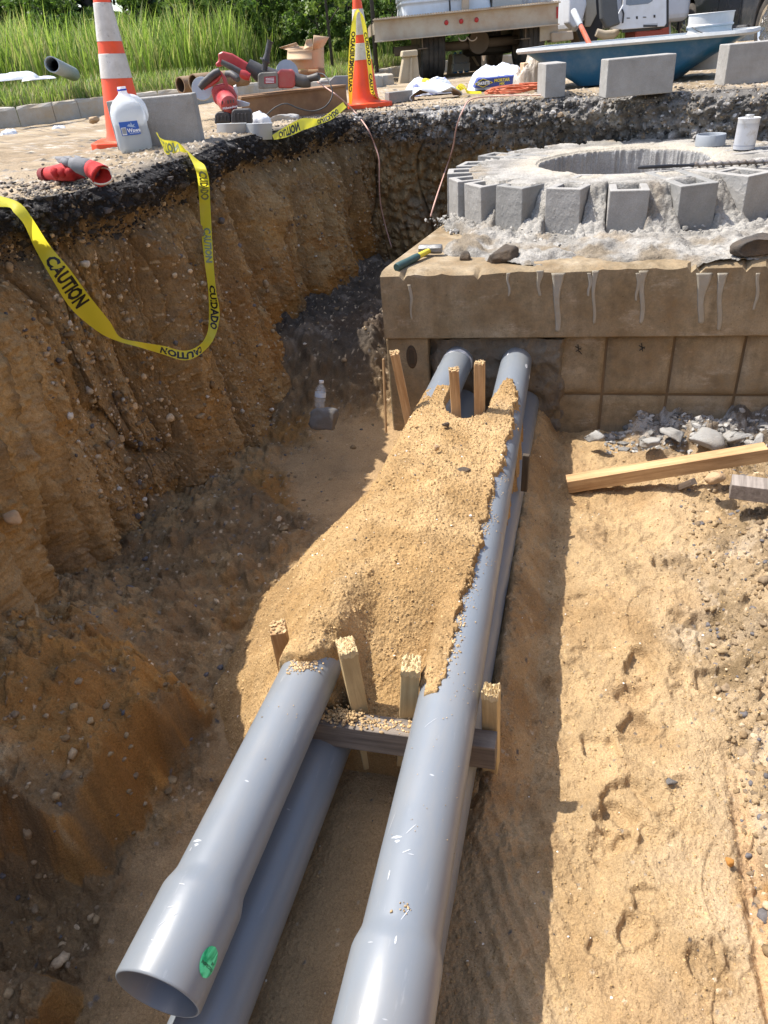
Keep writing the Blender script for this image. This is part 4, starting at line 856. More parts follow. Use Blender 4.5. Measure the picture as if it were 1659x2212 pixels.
for i, (x, y, sz, lb) in enumerate([(1285, 935, 0.055, 'blocky pale mortar chunk leftmost under the vault face'), (1400, 950, 0.06, 'pale mortar chunk with dark pocket beneath, second from the left'), (1455, 930, 0.07, 'flat white mortar slab leaning in the middle of the rubble'), (1520, 940, 0.095, 'largest white mortar slab in the rubble behind the plank'), (1590, 935, 0.07, 'white mortar slab at the right of the rubble'), (1640, 945, 0.05, 'rightmost pale mortar chunk in the rubble')]):
    o = rock('mortar_chunk', W(x, y + 8, -1.17) + Vector((0, 0, 0.0)), (sz * 0.95, sz * 0.7, sz * 0.38), rk_white, 30 + i, rot=rr.uniform(-1, 1), facet=0.7, sub=3); o.rotation_euler = (rr.uniform(0.1, 0.5), rr.uniform(-0.3, 0.3), rr.uniform(-1, 1)); meta(o, lb, 'rock')

# ------------------------------------------------------------------ lumber
def stick(name, label, a, b, w, d, mat, yaw=0.0, splint=0.0, cat='stake', group=None, end=None, roll=0.0, sand=0.0):
    """rectangular post from a (foot) to b (head)"""
    a = Vector(a); b = Vector(b); ax = (b - a); L = ax.length; q = ax.to_track_quat('Z', 'Y').to_matrix().to_4x4()
    Mx = Matrix.Translation(a) @ q @ Matrix.Rotation(yaw, 4, 'Z'); root = thing(name, label, cat, matrix=Mx, group=group)
    mb = MB(); N = 9; rings = []
    for i in range(N):
        f = i / (N - 1); k = 1 + rr.uniform(-0.006, 0.006); rings.append([(sx * w / 2 * k, sy * d / 2 * k, L * f) for sx, sy in ((-1, -1), (1, -1), (1, 1), (-1, 1))])
    mb.loft(rings); mb.build('shaft', mat, root, bevel=0.0022, seg=2)
    if splint:
        n = 13; X, Y_ = np.meshgrid(np.linspace(-w / 2, w / 2, n), np.linspace(-d / 2, d / 2, n), indexing='ij'); H = L + 0.001 + (hash01(X * 9e3 + L * 77, Y_ * 9e3, X * 0, 5) ** 2) * splint * 0.7 + 0.0
        e = np.minimum(w / 2 - np.abs(X), d / 2 - np.abs(Y_)); sc = 1.0 + 0.05 * hash01(X * 7e3, Y_ * 5e3, X * 0, 6)
        mb = MB(); mb.v = [(float(X[i, k] * sc[i, k]), float(Y_[i, k] * sc[i, k]), float(H[i, k])) for i in range(n) for k in range(n)]
        mb.f = [(i * n + k, (i + 1) * n + k, (i + 1) * n + k + 1, i * n + k + 1) for i in range(n - 1) for k in range(n - 1)]
        ring = [(i, 0) for i in range(n)] + [(n - 1, k) for k in range(1, n)] + [(i, n - 1) for i in range(n - 2, -1, -1)] + [(0, k) for k in range(n - 2, 0, -1)]
        b0 = len(mb.v); mb.v += [(mb.v[i * n + k][0] * 1.02, mb.v[i * n + k][1] * 1.02, L - 0.006 - 0.010 * rr.random()) for i, k in ring]
        mb.f += [(ring[q][0] * n + ring[q][1], ring[(q + 1) % len(ring)][0] * n + ring[(q + 1) % len(ring)][1], b0 + (q + 1) % len(ring), b0 + q) for q in range(len(ring))]
        mb.build('splintered_head', M['wood_end'], root, fix=True)
    if sand:
        n = 40; P = np.stack([rs.uniform(-w / 2, w / 2, n), rs.uniform(-d / 2, d / 2, n), np.full(n, L + 0.003)], -1)
        o = scatter('sand_cap', M['peb'], P, rs.uniform(0.002, 0.0055, n), np.array((0.48, 0.34, 0.18)) * rs.uniform(0.75, 1.15, (n, 1)), 1, 60); o.parent = root
        P2 = np.stack([rs.normal(0, w / 4, n), rs.normal(0, d / 4, n), np.full(n, L + 0.006)], -1)
    return root
g = 'wooden stakes holding the conduit in place'
pipe_yaw = -math.atan2(DV[0], DV[1])
def stake(label, top, foot, s0, w, d, mat, dz=0.0, **k):
    b = on_s(*top, s0); a = on_s(*foot, s0); v = (b - a).normalized(); a = a - v * dz
    return stick('wooden_stake', label, a, b, w, d, mat, group=g, **k)
def st_yaw(o, yaw): o.matrix_basis = o.matrix_basis @ Matrix.Rotation(yaw, 4, 'Z')
stake('stake tilting left beside the upper left conduit, sand on its head', (600, 1355), (622, 1455), 0.36, 0.052, 0.040, M['wood'], 0.22, yaw=0.35, sand=1)
stake('pale splinter-headed stake between the conduits, left of the pair behind the spacer', (748, 1396), (780, 1555), 0.268, 0.056, 0.042, M['wood_pale'], 0.16, yaw=0.5, splint=0.014, sand=1)
stake('pale stake tight against the upper right conduit behind the spacer', (888, 1436), (880, 1575), 0.262, 0.052, 0.044, M['wood_pale'], 0.12, yaw=0.15, splint=0.014)
stake('stake outside the right conduits with a mushroomed pale head', (1061, 1494), (1061, 1680), 0.262, 0.038, 0.038, M['wood_pale'], 0.04, yaw=-0.1, splint=0.022)
stake('tall brown stake leaning against the vault corner', (852, 762), (884, 915), 1.66, 0.044, 0.034, M['wood'], 0.15, yaw=0.25, sand=1)
stake('left of two brown stakes standing between the conduits near the vault', (980, 798), (986, 905), 1.575, 0.044, 0.036, M['wood'], 0.12, yaw=0.2, sand=1)
stake('right of two brown stakes standing between the conduits near the vault', (1036, 784), (1036, 905), 1.58, 0.040, 0.034, M['wood'], 0.12, yaw=-0.12, sand=1)
stake('short dark stake outside the right conduits near the vault', (1137, 982), (1134, 1030), 1.42, 0.020, 0.024, m_wood('dark_lumber', (0.05, 0.04, 0.03), (0.11, 0.08, 0.05)), 0.06, yaw=-0.1, sand=0)
stick('thin_lath', 'thin splintered lath upright against the vault left edge', W(834, 935, -1.20), on_s(828, 775, 2.17), 0.009, 0.02, M['wood'], cat='lath')
# spacer across the pipes
sa = Vector((*xy(0.208, -0.60 + 0.13), -1.052)); sb_ = Vector((*xy(0.208, 0.118), -1.052))
sp_o = stick('spacer_board', 'weathered grey timber spacer under the two upper conduits, sand on top', sa, sb_, 0.052, 0.078, m_wood('weathered_spacer', (0.12, 0.10, 0.085), (0.25, 0.21, 0.17), 0.85), cat='timber')
P = np.stack(list(xy(rs.normal(0.21, 0.011, 420), np.concatenate([rs.normal(-0.255, 0.035, 260), rs.uniform(-0.30, -0.08, 160)]))) + [np.full(420, -1.012)], -1); hh = np.exp(-((P[:, 0] - xy(0.21, -0.255)[0]) / 0.045) ** 2) * 0.02 * rs.rand(420); P[:, 2] += hh
scatter('sand_on_spacer', M['peb'], P, rs.uniform(0.0018, 0.005, 420), np.array((0.48, 0.33, 0.17)) * rs.uniform(0.75, 1.15, (420, 1)), 1, 61)
# long plank and grey timber
stick('long_plank', 'long brown timber lying on the sand, left tip buried, right end raised on soil', W(1225, 1046, -1.235), W(1655, 976, -1.09), 0.06, 0.058, M['wood'], cat='plank')
stick('grey_timber', 'short weathered grey timber with pale paint on top at the right edge', W(1578, 1050, -1.105), W(1830, 1082, -1.105), 0.082, 0.06, M['wood_grey'], cat='plank')
stick('wood_offcut', 'small dark wood offcut propping the long plank', W(1468, 1052, -1.235), W(1498, 1040, -1.18), 0.03, 0.025, m_wood('offcut_wood', (0.09, 0.07, 0.055), (0.17, 0.13, 0.10)), cat='wood scrap')
# sand crumbs stuck on the pipes
def on_pipe(root, zc, ang, r=0.0712): return basis(root) @ Vector((r * math.cos(ang), r * math.sin(ang), zc))
def pipe_crumbs(root, name, spots, seed):
    P = []; Rr_ = []; rn = random.Random(seed); im = basis(root)
    for (zc, dz, an, da_, n, sz) in spots:
        for _ in range(n):
            z_ = rn.gauss(zc, dz); a = rn.gauss(an, da_); P.append(tuple(im @ Vector((0.0718 * math.cos(a), 0.0718 * math.sin(a), z_)))); Rr_.append(sz * rn.uniform(0.5, 1.4))
    P = np.array(P); return scatter(name, M['peb'], P, np.array(Rr_), np.array((0.50, 0.36, 0.20)) * rs.uniform(0.75, 1.15, (len(P), 1)), 1, seed, flat=1.0)
iv = basis(pipeR).inverted()
def pipe_angle(root, x, y, R0=0.0712):              # photo point -> (axial, angle) on a pipe, by marching the sight line
    im = basis(root).inverted(); e = Vector((0, 0, EYE)); r = ray(x, y); o_ = im @ e; d_ = im.to_3x3() @ r
    a = d_.x ** 2 + d_.y ** 2; b = 2 * (o_.x * d_.x + o_.y * d_.y); c = o_.x ** 2 + o_.y ** 2 - R0 ** 2; q = b * b - 4 * a * c
    if q < 0: q = 0
    t = (-b - math.sqrt(q)) / (2 * a); p = o_ + d_ * t; return p.z, math.atan2(p.y, p.x)
def spots(root, L): return [(*(lambda za: (za[0], dz, za[1], da_))(pipe_angle(root, x, y)), n, sz) for (x, y, dz, da_, n, sz) in L]
pipe_crumbs(pipeR, 'sand_on_pipe', spots(pipeR, [(970, 1395, 0.03, 0.2, 150, 0.0026), (945, 1440, 0.02, 0.18, 120, 0.0026), (990, 1350, 0.02, 0.1, 70, 0.0022), (985, 1300, 0.03, 0.08, 60, 0.0022), (1030, 1190, 0.05, 0.06, 70, 0.0022), (1060, 1090, 0.05, 0.05, 60, 0.0022),
    (878, 1960, 0.006, 0.06, 18, 0.0016), (843, 1969, 0.001, 0.02, 3, 0.0028), (858, 2060, 0.018, 0.03, 24, 0.0014), (852, 2110, 0.018, 0.03, 24, 0.0014), (865, 2155, 0.003, 0.03, 8, 0.003), (925, 1760, 0.2, 0.5, 30, 0.0009), *[(xx, yy, 0.05, 0.10, 110, 0.0017) for xx, yy in ((1002, 1290), (1025, 1215), (1048, 1135), (1062, 1060), (1082, 980), (1098, 920), (1110, 870))], *[(xx, yy, 0.04, 0.2, 30, 0.0014) for xx, yy in ((1020, 1290), (1045, 1200), (1065, 1130), (1085, 1040))], (1100, 850, 0.04, 0.1, 60, 0.003), (1000, 1500, 0.05, 0.3, 20, 0.0012)]), 71)
pipe_crumbs(pipeL, 'sand_on_pipe', spots(pipeL, [(665, 1425, 0.018, 0.22, 170, 0.0030), (640, 1440, 0.01, 0.15, 60, 0.0026), (615, 1540, 0.05, 0.3, 8, 0.0012)]), 72)
# scuffs and sticker on the pipes
scm = m_plain('white_scuff', (0.42, 0.44, 0.47), 0.5, 0.1)
def patch_on_pipe(root, x, y, length, width, mat, name, r=0.0712, skew=0.0, n=8, parent=None, shape=None):
    z0, a0 = pipe_angle(root, x, y, r); rings = []; 
    for i in range(n + 1):
        f = i / n * 2 - 1; h = width * math.sqrt(max(0.0, 1 - f * f)) * (1 + 0.3 * rr.uniform(-1, 1) * (shape is None)); z_ = z0 + f * length
        am = a0 + skew * f; rings.append([(r * math.cos(am + h / r * g_), r * math.sin(am + h / r * g_), z_) for g_ in (-1, -0.33, 0.33, 1)])
    mb = MB(); mb.loft(rings, cap=False, closed=False); return mb.build(name, mat, root, smooth=True)
bellr = 0.0809
for (x, y, l, w_, sk) in [(412, 1834, 0.006, 0.0035, 0.0), (393, 1909, 0.001, 0.012, 0.0), (370, 1958, 0.004, 0.004, 0.1), (362, 1985, 0.02, 0.0018, 0.15), (425, 1760, 0.001, 0.009, 0), (440, 1700, 0.001, 0.007, 0), (330, 2030, 0.001, 0.006, 0), (325, 2045, 0.001, 0.006, 0)]:
    patch_on_pipe(pipeL, x, y, l * 0.7, w_ * 0.55, scm, 'scuff', r=0.0714 if y < 1905 else bellr, skew=sk)
for (x, y, l, w_, sk) in [(888, 1790, 0.016, 0.0018, 0.12), (878, 1838, 0.006, 0.004, 0.1), (888, 1845, 0.001, 0.010, 0), (840, 1890, 0.014, 0.0025, 0), (875, 1975, 0.02, 0.0015, 0.1), (855, 2030, 0.01, 0.003, 0), (800, 2035, 0.001, 0.009, 0), (780, 2180, 0.012, 0.0025, 0), (930, 1560, 0.02, 0.0012, 0.2), (845, 1780, 0.04, 0.001, 0.1)]:
    patch_on_pipe(pipeR, x, y, l * 0.7, w_ * 0.55, scm, 'scuff', r=0.0714 if y < 1990 else bellr, skew=sk)
gs = NT('green_sticker'); gv = gs.noise(60, 3, 0.6, stretch=(1, 1, 0.25), dist=1.0); gs = gs.fin(gs.mixc(gs.ramp(gv, [(0.42, 0.0), (0.6, 1.0)]), (0.0, 0.33, 0.12), (0.10, 0.72, 0.33)), 0.28)
z0, a0 = pipe_angle(pipeL, 452, 2078, bellr)
stk = patch_on_pipe(pipeL, 452, 2078, 0.0245, 0.0205, gs, 'inspection_sticker', r=bellr + 0.0006, n=16, shape=1)
ink = m_plain('black_print', (0.01, 0.012, 0.012), 0.5)
def onsk(x, y): 
    return ((bellr + 0.0012) * math.cos(a0 + x / bellr), (bellr + 0.0012) * math.sin(a0 + x / bellr), z0 + y)
# text reads upside down towards the bell mouth
lettering('INSPECTED', lambda x, y: onsk(-(x) , (-y + 0.0065 + 0.0006)), ink, stk, 0.0068, 0.0001)
lettering('BY', lambda x, y: onsk(-(x) - 0.010, (-y - 0.001)), ink, stk, 0.0068, 0.0001)

# ------------------------------------------------------------------ hammer, bit, can, ring on the vault
mblack = m_plain('black_rubber', (0.02, 0.02, 0.022), 0.6, 0.2, 60, 0.2)
myel = m_plain('yellow_fibreglass', (0.62, 0.48, 0.03), 0.45, 0.15)
hammered = m_plain('worn_steel', (0.16, 0.17, 0.18), 0.5, 0.3, 40, 0.3, dirt=(0.3, 0.28, 0.25), dirt_amt=0.4, Metallic=0.6)
h0 = W(930, 540, -0.44); h1 = W(856, 578, -0.455)
root = thing('club_hammer', 'club hammer with yellow and dark green handle lying on the vault lip', 'hammer', loc=h0)
d = (h1 - h0); d.z += 0.0; L = d.length; dn = d.normalized(); perp = Vector((-dn.y, dn.x, 0)).normalized()
mb = MB(); mb.tube([h0, h0 + d * 0.28, h0 + d * 0.45], [0.012, 0.0135, 0.0145], 14); mb.build('handle', myel, root, world=True, smooth='auto')
mb = MB(); mb.tube([h0 + d * 0.38, h0 + d * 0.5, h0 + d * 0.62, h0 + d * 0.8, h0 + d * 0.95, h0 + d], [0.0155, 0.017, 0.0165, 0.018, 0.019, 0.016], 16); mb.build('grip', m_plain('green_grip', (0.03, 0.07, 0.065), 0.6, 0.25), root, world=True, smooth='auto')
mb = MB(); hd = Vector((0.94, -0.30, 0)); side = Vector((0.30, 0.94, 0)); upv = Vector((0, 0, 1)); rings = []
for f, k in ((-0.055, 0.86), (-0.05, 1.0), (-0.018, 1.0), (0, 0.93), (0.018, 1.0), (0.05, 1.0), (0.055, 0.86)):
    c0 = h0 + hd * f + Vector((0, 0, 0.004)); rings.append([c0 + side * (0.021 * k * math.cos(a)) * 1.0 + upv * (0.021 * k * math.sin(a)) for a in [math.pi / 8 + i * math.pi / 4 for i in range(8)]])
mb.loft(rings); mb.build('hammer_head', hammered, root, world=True, smooth='auto')
# rotary drill bit laid across the opening
b0 = W(1378, 362, -0.237); b1 = W(1720, 346, -0.237); ax = b1 - b0; LB = ax.length; un = ax.normalized(); sd = Vector((-un.y, un.x, 0)); 
root = thing('masonry_drill_bit', 'long spiral masonry drill bit lying across the manhole opening', 'drill bit', loc=b0)
steel = m_plain('bit_steel', (0.30, 0.29, 0.28), 0.4, 0.2, 40, 0.2, dirt=(0.16, 0.11, 0.07), dirt_amt=0.5, Metallic=0.7)
mb = MB(); mb.tube([b0, b0 + un * 0.012, b0 + un * 0.16, b0 + un * 0.162, b0 + un * 0.24, b0 + un * 0.26], [0.0065, 0.0085, 0.0085, 0.007, 0.007, 0.0115], 16); mb.build('shank', m_plain('shank_black', (0.03, 0.03, 0.033), 0.35, Metallic=0.5), root, world=True, smooth='auto')
mb = MB(); rings = []
for i in range(240):
    f = i / 239; c0 = b0 + un * (0.26 + f * (LB - 0.26)); tw = f * (LB - 0.26) / 0.036 * 2 * math.pi; ring = []
    for k in range(10):
        a = 2 * math.pi * k / 10; rr2 = 0.0085 + 0.0075 * max(0, math.cos(a)) ** 2.5; ring.append(c0 + sd * rr2 * math.cos(a + tw) + Vector((0, 0, 1)) * rr2 * math.sin(a + tw))
    rings.append(ring)
mb.loft(rings); mb.build('flute', steel, root, world=True, smooth='auto')
# pvc ring and can
p = W(1533, 314, -0.25); root = thing('pvc_ring', 'short grey pvc coupling ring standing on the collar left of the can', 'pipe coupling', loc=p)
mb = MB(); mb.lathe([(0.078, 0), (0.080, 0.002), (0.080, 0.055), (0.078, 0.058), (0.072, 0.058), (0.070, 0.055), (0.070, 0)], 48); mb.build('ring_body', m_plain('ring_pvc', (0.28, 0.30, 0.32), 0.45, 0.1), root, smooth='auto')
p = W(1606, 322, -0.25); root = thing('primer_can', 'small white paint-smeared metal can standing on the collar', 'can', loc=p, rot=(0, 0.03, 0.4))
mc = NT('can_label'); cz = mc.n('ShaderNodeSeparateXYZ'); mc.l(mc.co(), cz.inputs[0]); band = mc.ramp(mc.math('MULTIPLY', cz.outputs[2], 6.5), [(0.10, (0.60, 0.62, 0.66)), (0.13, (0.30, 0.33, 0.42)), (0.15, (0.62, 0.64, 0.68)), (0.62, (0.66, 0.67, 0.70)), (0.80, (0.50, 0.52, 0.55)), (0.84, (0.66, 0.66, 0.66))]); mc = mc.fin(mc.mixc(mc.ramp(mc.noise(25, 6, 0.7), [(0.5, 0.0), (0.7, 0.7)]), band, (0.42, 0.38, 0.32)), 0.4)
mb = MB(); mb.lathe([(0.052, 0.0), (0.054, 0.003), (0.054, 0.143), (0.056, 0.146), (0.056, 0.150), (0.052, 0.151), (0.049, 0.147), (0.001, 0.148)], 40, cap0=True); mb.build('can_body', mc, root, smooth='auto')
mb = MB(); mb.lathe([(0.022, 0.146), (0.022, 0.162), (0.020, 0.164), (0.001, 0.164)], 24); mb.build('screw_cap', m_plain('cap_grey', (0.42, 0.41, 0.39), 0.4, 0.3, 60, Metallic=0.4), root, smooth='auto')
lettering('PRIMER', lambda x, y: (0.0545 * math.cos(-1.9 + x / 0.054), 0.0545 * math.sin(-1.9 + x / 0.054), 0.098 + y), m_plain('grey_print', (0.25, 0.27, 0.33), 0.5), root, 0.018, 0.0004) if False else None

# ------------------------------------------------------------------ caution tape
ty = NT('caution_yellow'); ty_c = ty.mixc(ty.noise(6, 4), (0.82, 0.72, 0.03), (0.90, 0.82, 0.08)); ty.b.inputs['Roughness'].default_value = 0.42
trn = ty.n('ShaderNodeBsdfTranslucent'); ty.l(ty_c, trn.inputs[0]); mx = ty.n('ShaderNodeMixShader'); mx.inputs[0].default_value = 0.5; ty.l(ty_c, ty.b.inputs['Base Color']); ty.l(ty.b.outputs[0], mx.inputs[1]); ty.l(trn.outputs[0], mx.inputs[2]); ty.l(mx.outputs[0], ty.t.nodes['Material Output'].inputs[0]); TAPE = ty.m
ty2 = NT('caution_yellow_back'); c_ = ty2.mixc(ty2.noise(6, 4), (0.60, 0.56, 0.13), (0.70, 0.66, 0.22)); trn = ty2.n('ShaderNodeBsdfTranslucent'); ty2.l(c_, trn.inputs[0]); mx = ty2.n('ShaderNodeMixShader'); mx.inputs[0].default_value = 0.4; ty2.l(c_, ty2.b.inputs['Base Color']); ty2.l(ty2.b.outputs[0], mx.inputs[1]); ty2.l(trn.outputs[0], mx.inputs[2]); ty2.l(mx.outputs[0], ty2.t.nodes['Material Output'].inputs[0]); TAPE2 = ty2.m
tink = m_plain('tape_ink', (0.008, 0.008, 0.008), 0.5); tink2 = m_plain('tape_ink_through', (0.20, 0.24, 0.14), 0.5)
def tape(label, ctrl, texts, mat=None, group='strips of yellow caution tape', fold=0.25, cat='caution tape', n=10, inkm=None):
    """ctrl: list of (point, half-width vector). texts: (centre 0..1, string, flip, ink)"""
    C1 = catmull([c[0] for c in ctrl], n); Wv = catmull([c[1] for c in ctrl], n)
    root = thing('caution_tape', label, cat, loc=C1[0], group=group)
    N = len(C1); Ln = [0]
    for i in range(1, N): Ln.append(Ln[-1] + (C1[i] - C1[i - 1]).length)
    Ltot = Ln[-1]; nk = 7
    def frame(u, v):
        u = min(max(u, 0), 1) * Ltot; k = min(max(int(np.searchsorted(Ln, u)) - 1, 0), N - 2); f = (u - Ln[k]) / max(Ln[k + 1] - Ln[k], 1e-6)
        c = C1[k].lerp(C1[k + 1], f); w_ = Wv[k].lerp(Wv[k + 1], f); t_ = (C1[k + 1] - C1[k]).normalized(); nn = t_.cross(w_); nn = nn.normalized() if nn.length > 1e-9 else Vector((0, 0, 1))
        if nn.dot(Vector((0, 0, EYE)) - c) < 0: nn = -nn
        bulge = fold * w_.length * (math.sin(v * 2.2 + u * 21) * 0.22 + math.sin(u * 47 + v) * 0.10)
        return c + w_ * v + nn * bulge, nn
    mb = MB(); rows = []
    steps = max(40, int(Ltot / 0.012))
    for i in range(steps + 1): rows.append([frame(i / steps, -1 + 2 * k / (nk - 1))[0] for k in range(nk)])
    mb.loft(rows, cap=False, closed=False); mb.build('tape_strip', mat or TAPE, root, world=True, smooth=True, fix=False)
    for (uc, s_, flip, im) in texts:
        hw = sum(w_.length for w_ in Wv) / len(Wv)
        def fn(x, y, uc=uc, flip=flip):
            X = x * (-1 if flip else 1); v = y * (-1 if flip else 1)
            q, nn = frame(uc + X * 0.043 / Ltot, max(-0.9, min(0.9, v * 1.9))); return q + nn * 0.0009
        vs, fs = text_mesh(s_, 1.0, 0.045); mb = MB(); mb.add([fn(x, y) for x, y, z in vs], fs); mb.build('lettering', im or tink, root, world=True, fix=False)
    return root
def sv(p, dx, dy, m=1.0):                 # direction on screen at p -> world vector of that many metres, facing us
    r3 = right * dx + up * (-dy); return r3.normalized() * 0.038 * m
f_ = 0.955
hang = []
def T(x, y, dx, dy, m, f=f_): hang.append((wall_hit(x, y, f), sv(None, dx, dy, m)))
pA = W(352, 297, 0.075); pB = W(378, 322, 0.052)
hang.append((W(345, 300, 0.13), sv(None, 0.5, 1, 0.8))); hang.append((W(357, 318, 0.085), sv(None, 0.3, 1, 0.85))); hang.append((W(385, 318, 0.075), sv(None, 0.35, 1, 0.7)))
hang.append((W(415, 336, 0.052), sv(None, 0.9, 0.6, 0.8)))
T(436, 372, 1, 0.1, 0.62, 0.97); T(442, 430, 1, 0, 0.62); T(446, 500, 1, 0, 0.6); T(451, 560, 1, 0, 0.5); T(458, 625, 1, 0.05, 0.45); T(463, 680, 1, 0.1, 0.62); T(455, 725, 1, 0.9, 0.5); T(432, 755, 0.2, 1, 0.45); T(398, 768, 0.1, 1, 0.5); T(352, 756, -0.2, 1, 0.42); T(300, 744, -0.2, 1, 0.25); T(258, 733, -0.4, 1, 0.22); T(225, 706, -0.8, 0.75, 0.72); T(175, 655, -0.85, 0.6, 1.0); T(130, 590, -0.9, 0.5, 0.85); T(92, 535, -0.95, 0.4, 0.62); T(62, 480, -0.9, 0.5, 0.42); T(38, 450, -0.7, 0.8, 0.45)
hang.append((W(15, 437, 0.06), sv(None, 0.2, 1, 0.4))); hang.append((W(-40, 432, 0.062), sv(None, 0, 1, 0.6)))
pts = catmull([h[0] for h in hang], 10); Lh = [0]
for i in range(1, len(pts)): Lh.append(Lh[-1] + (pts[i] - pts[i - 1]).length)
def u_at(k): return Lh[min(k * 10, len(Lh) - 1)] / Lh[-1]
tape('yellow caution tape hanging in a loop down the left soil wall', hang, [(u_at(1), 'CAUTION', False, tink2), (u_at(4.6) if False else (u_at(4) + u_at(5)) / 2, 'CUIDADO', False, tink2), ((u_at(6) + u_at(7)) / 2, 'CAUTION', False, tink2), (u_at(9) - 0.01, 'CUIDADO', False, tink), (u_at(12), 'CAUTION', False, tink), ((u_at(17) + u_at(18)) / 2 + 0.008, 'CAUTION', True, tink)], fold=0.3)
# piece on the ground by the tools, up to cone
g1 = [(W(590, 297, 0.02), sv(None, 0.3, 1, 0.35)), (W(620, 284, 0.03), sv(None, 0.2, 1, 0.75)), (W(655, 268, 0.05), sv(None, 0.2, 1, 0.85)), (W(690, 262, 0.04), sv(None, 0.2, 1, 0.45)), (W(715, 250, 0.06), sv(None, 0.5, 1, 0.55)), (W(745, 226, 0.10), sv(None, 0.7, 1, 0.5))]
tape('yellow caution tape lying on the rim between tool box and orange cone', g1, [(0.2, 'CAUTION', False, None), (0.75, 'CUIDADO', False, None)])
g2 = [(W(395, 308, 0.06), sv(None, 0.2, 1, 0.25)), (W(420, 305, 0.055), sv(None, 0.2, 1, 0.3)), (W(470, 306, 0.04), sv(None, 0.1, 1, 0.15)), (W(530, 300, 0.02), sv(None, 0.1, 1, 0.12))]
tape('thin strip of caution tape peeking from under the grey shells', g2, [])
# ------------------------------------------------------------------ cones
orange = m_plain('cone_orange', (0.85, 0.075, 0.012), 0.45, 0.12, 8, 0.05, dirt=(0.35, 0.08, 0.03), dirt_amt=0.25)
collarm = NT('reflective_collar'); cw = collarm.mixc(collarm.ramp(collarm.noise(7, 8, 0.7), [(0.35, 0.0), (0.7, 1.0)]), (0.66, 0.63, 0.58), (0.40, 0.36, 0.31)); cw = collarm.mixc(collarm.ramp(collarm.noise(60, 4), [(0.62, 0.0), (0.72, 0.5)]), cw, (0.15, 0.12, 0.10)); collarm = collarm.fin(cw, 0.5, collarm.bump(collarm.noise(90, 3), 0.1, 0.001))
def cone(label, p, rb, rt, H, rot, base=0.165):
    root = thing('traffic_cone', label, 'traffic cone', loc=p, rot=rot, group='orange traffic cones')
    R = lambda z: rb + (rt - rb) * (z / H)
    mb = MB(); prof = [(R(0) * 1.25, 0.03), (R(0) * 1.05, 0.036), (R(0.02), 0.05)] + [(R(z), z) for z in np.linspace(0.07, H - 0.01, 12)] + [(R(H) * 0.7, H), (R(H) * 0.6, H), (R(H) * 0.55, H - 0.02)]
    mb.lathe(prof, 40); mb.build('cone_body', orange, root, smooth='auto')
    mb = MB(); b = base; c_ = 0.035; out = [(-b + c_, -b), (b - c_, -b), (b, -b + c_), (b, b - c_), (b - c_, b), (-b + c_, b), (-b, b - c_), (-b, -b + c_)]; mb.prism(out, 0.0, 0.032); mb.build('base', orange, root, bevel=0.006)
    mb = MB(); mb.prism([(x * 0.985, y * 0.985) for x, y in out], -0.006, 0.002); mb.build('rubber_foot', mblack, root)
    for z0, z1 in ((0.305, 0.407), (0.457, 0.61)):
        mb = MB(); mb.lathe([(R(z0) + 0.0006, z0), (R(z0) + 0.002, z0 + 0.001), (R(z1) + 0.002, z1 - 0.001), (R(z1) + 0.0006, z1)], 40); mb.build('reflective_collar', collarm, root, smooth='auto')
    return root
c1p = WY(268, 300, 4.22); c1p = W(282, 308, 0.045)
k1 = 4.1 / c1p.y; print('cone1', c1p)
cone('larger orange traffic cone with two scuffed white collars behind the water jug', Vector((c1p.x * 0.955 - 0.01, c1p.y * 0.955, 0.04)), 0.107, 0.028, 0.72, (0, R_(3.5), 0.1))
c2p = W(790, 232, 0.0)
cone('smaller orange traffic cone wrapped in caution tape near the truck', c2p, 0.108, 0.024, 0.72, (0, 0, 0.25), 0.17)
cpt = lambda x, y, Y=c2p.y - 0.12: WY(x, y, Y)
g3 = [(cpt(757, 225), sv(None, 1, 0.1, 0.25)), (cpt(757, 170), sv(None, 1, 0, 0.5)), (cpt(760, 120), sv(None, 1, 0, 0.6)), (cpt(763, 70), sv(None, 1, 0, 0.5)), (cpt(767, 35), sv(None, 0.7, 0.7, 0.35)), (cpt(775, 22), sv(None, 0.2, 1, 0.3)), (cpt(783, 40), sv(None, 1, 0.2, 0.35)), (cpt(792, 90), sv(None, 1, 0, 0.4)), (cpt(799, 150), sv(None, 1, 0, 0.4)), (cpt(805, 200), sv(None, 1, 0, 0.35)), (cpt(822, 216, c2p.y), sv(None, 0.3, 1, 0.3))]
tape('yellow caution tape tied round the smaller cone and trailing down both sides', g3, [(0.14, 'CAUTION', False, None), (0.28, 'CUIDADO', False, None), (0.66, 'CUIDADO', False, None), (0.86, 'CAUTION', False, None)])

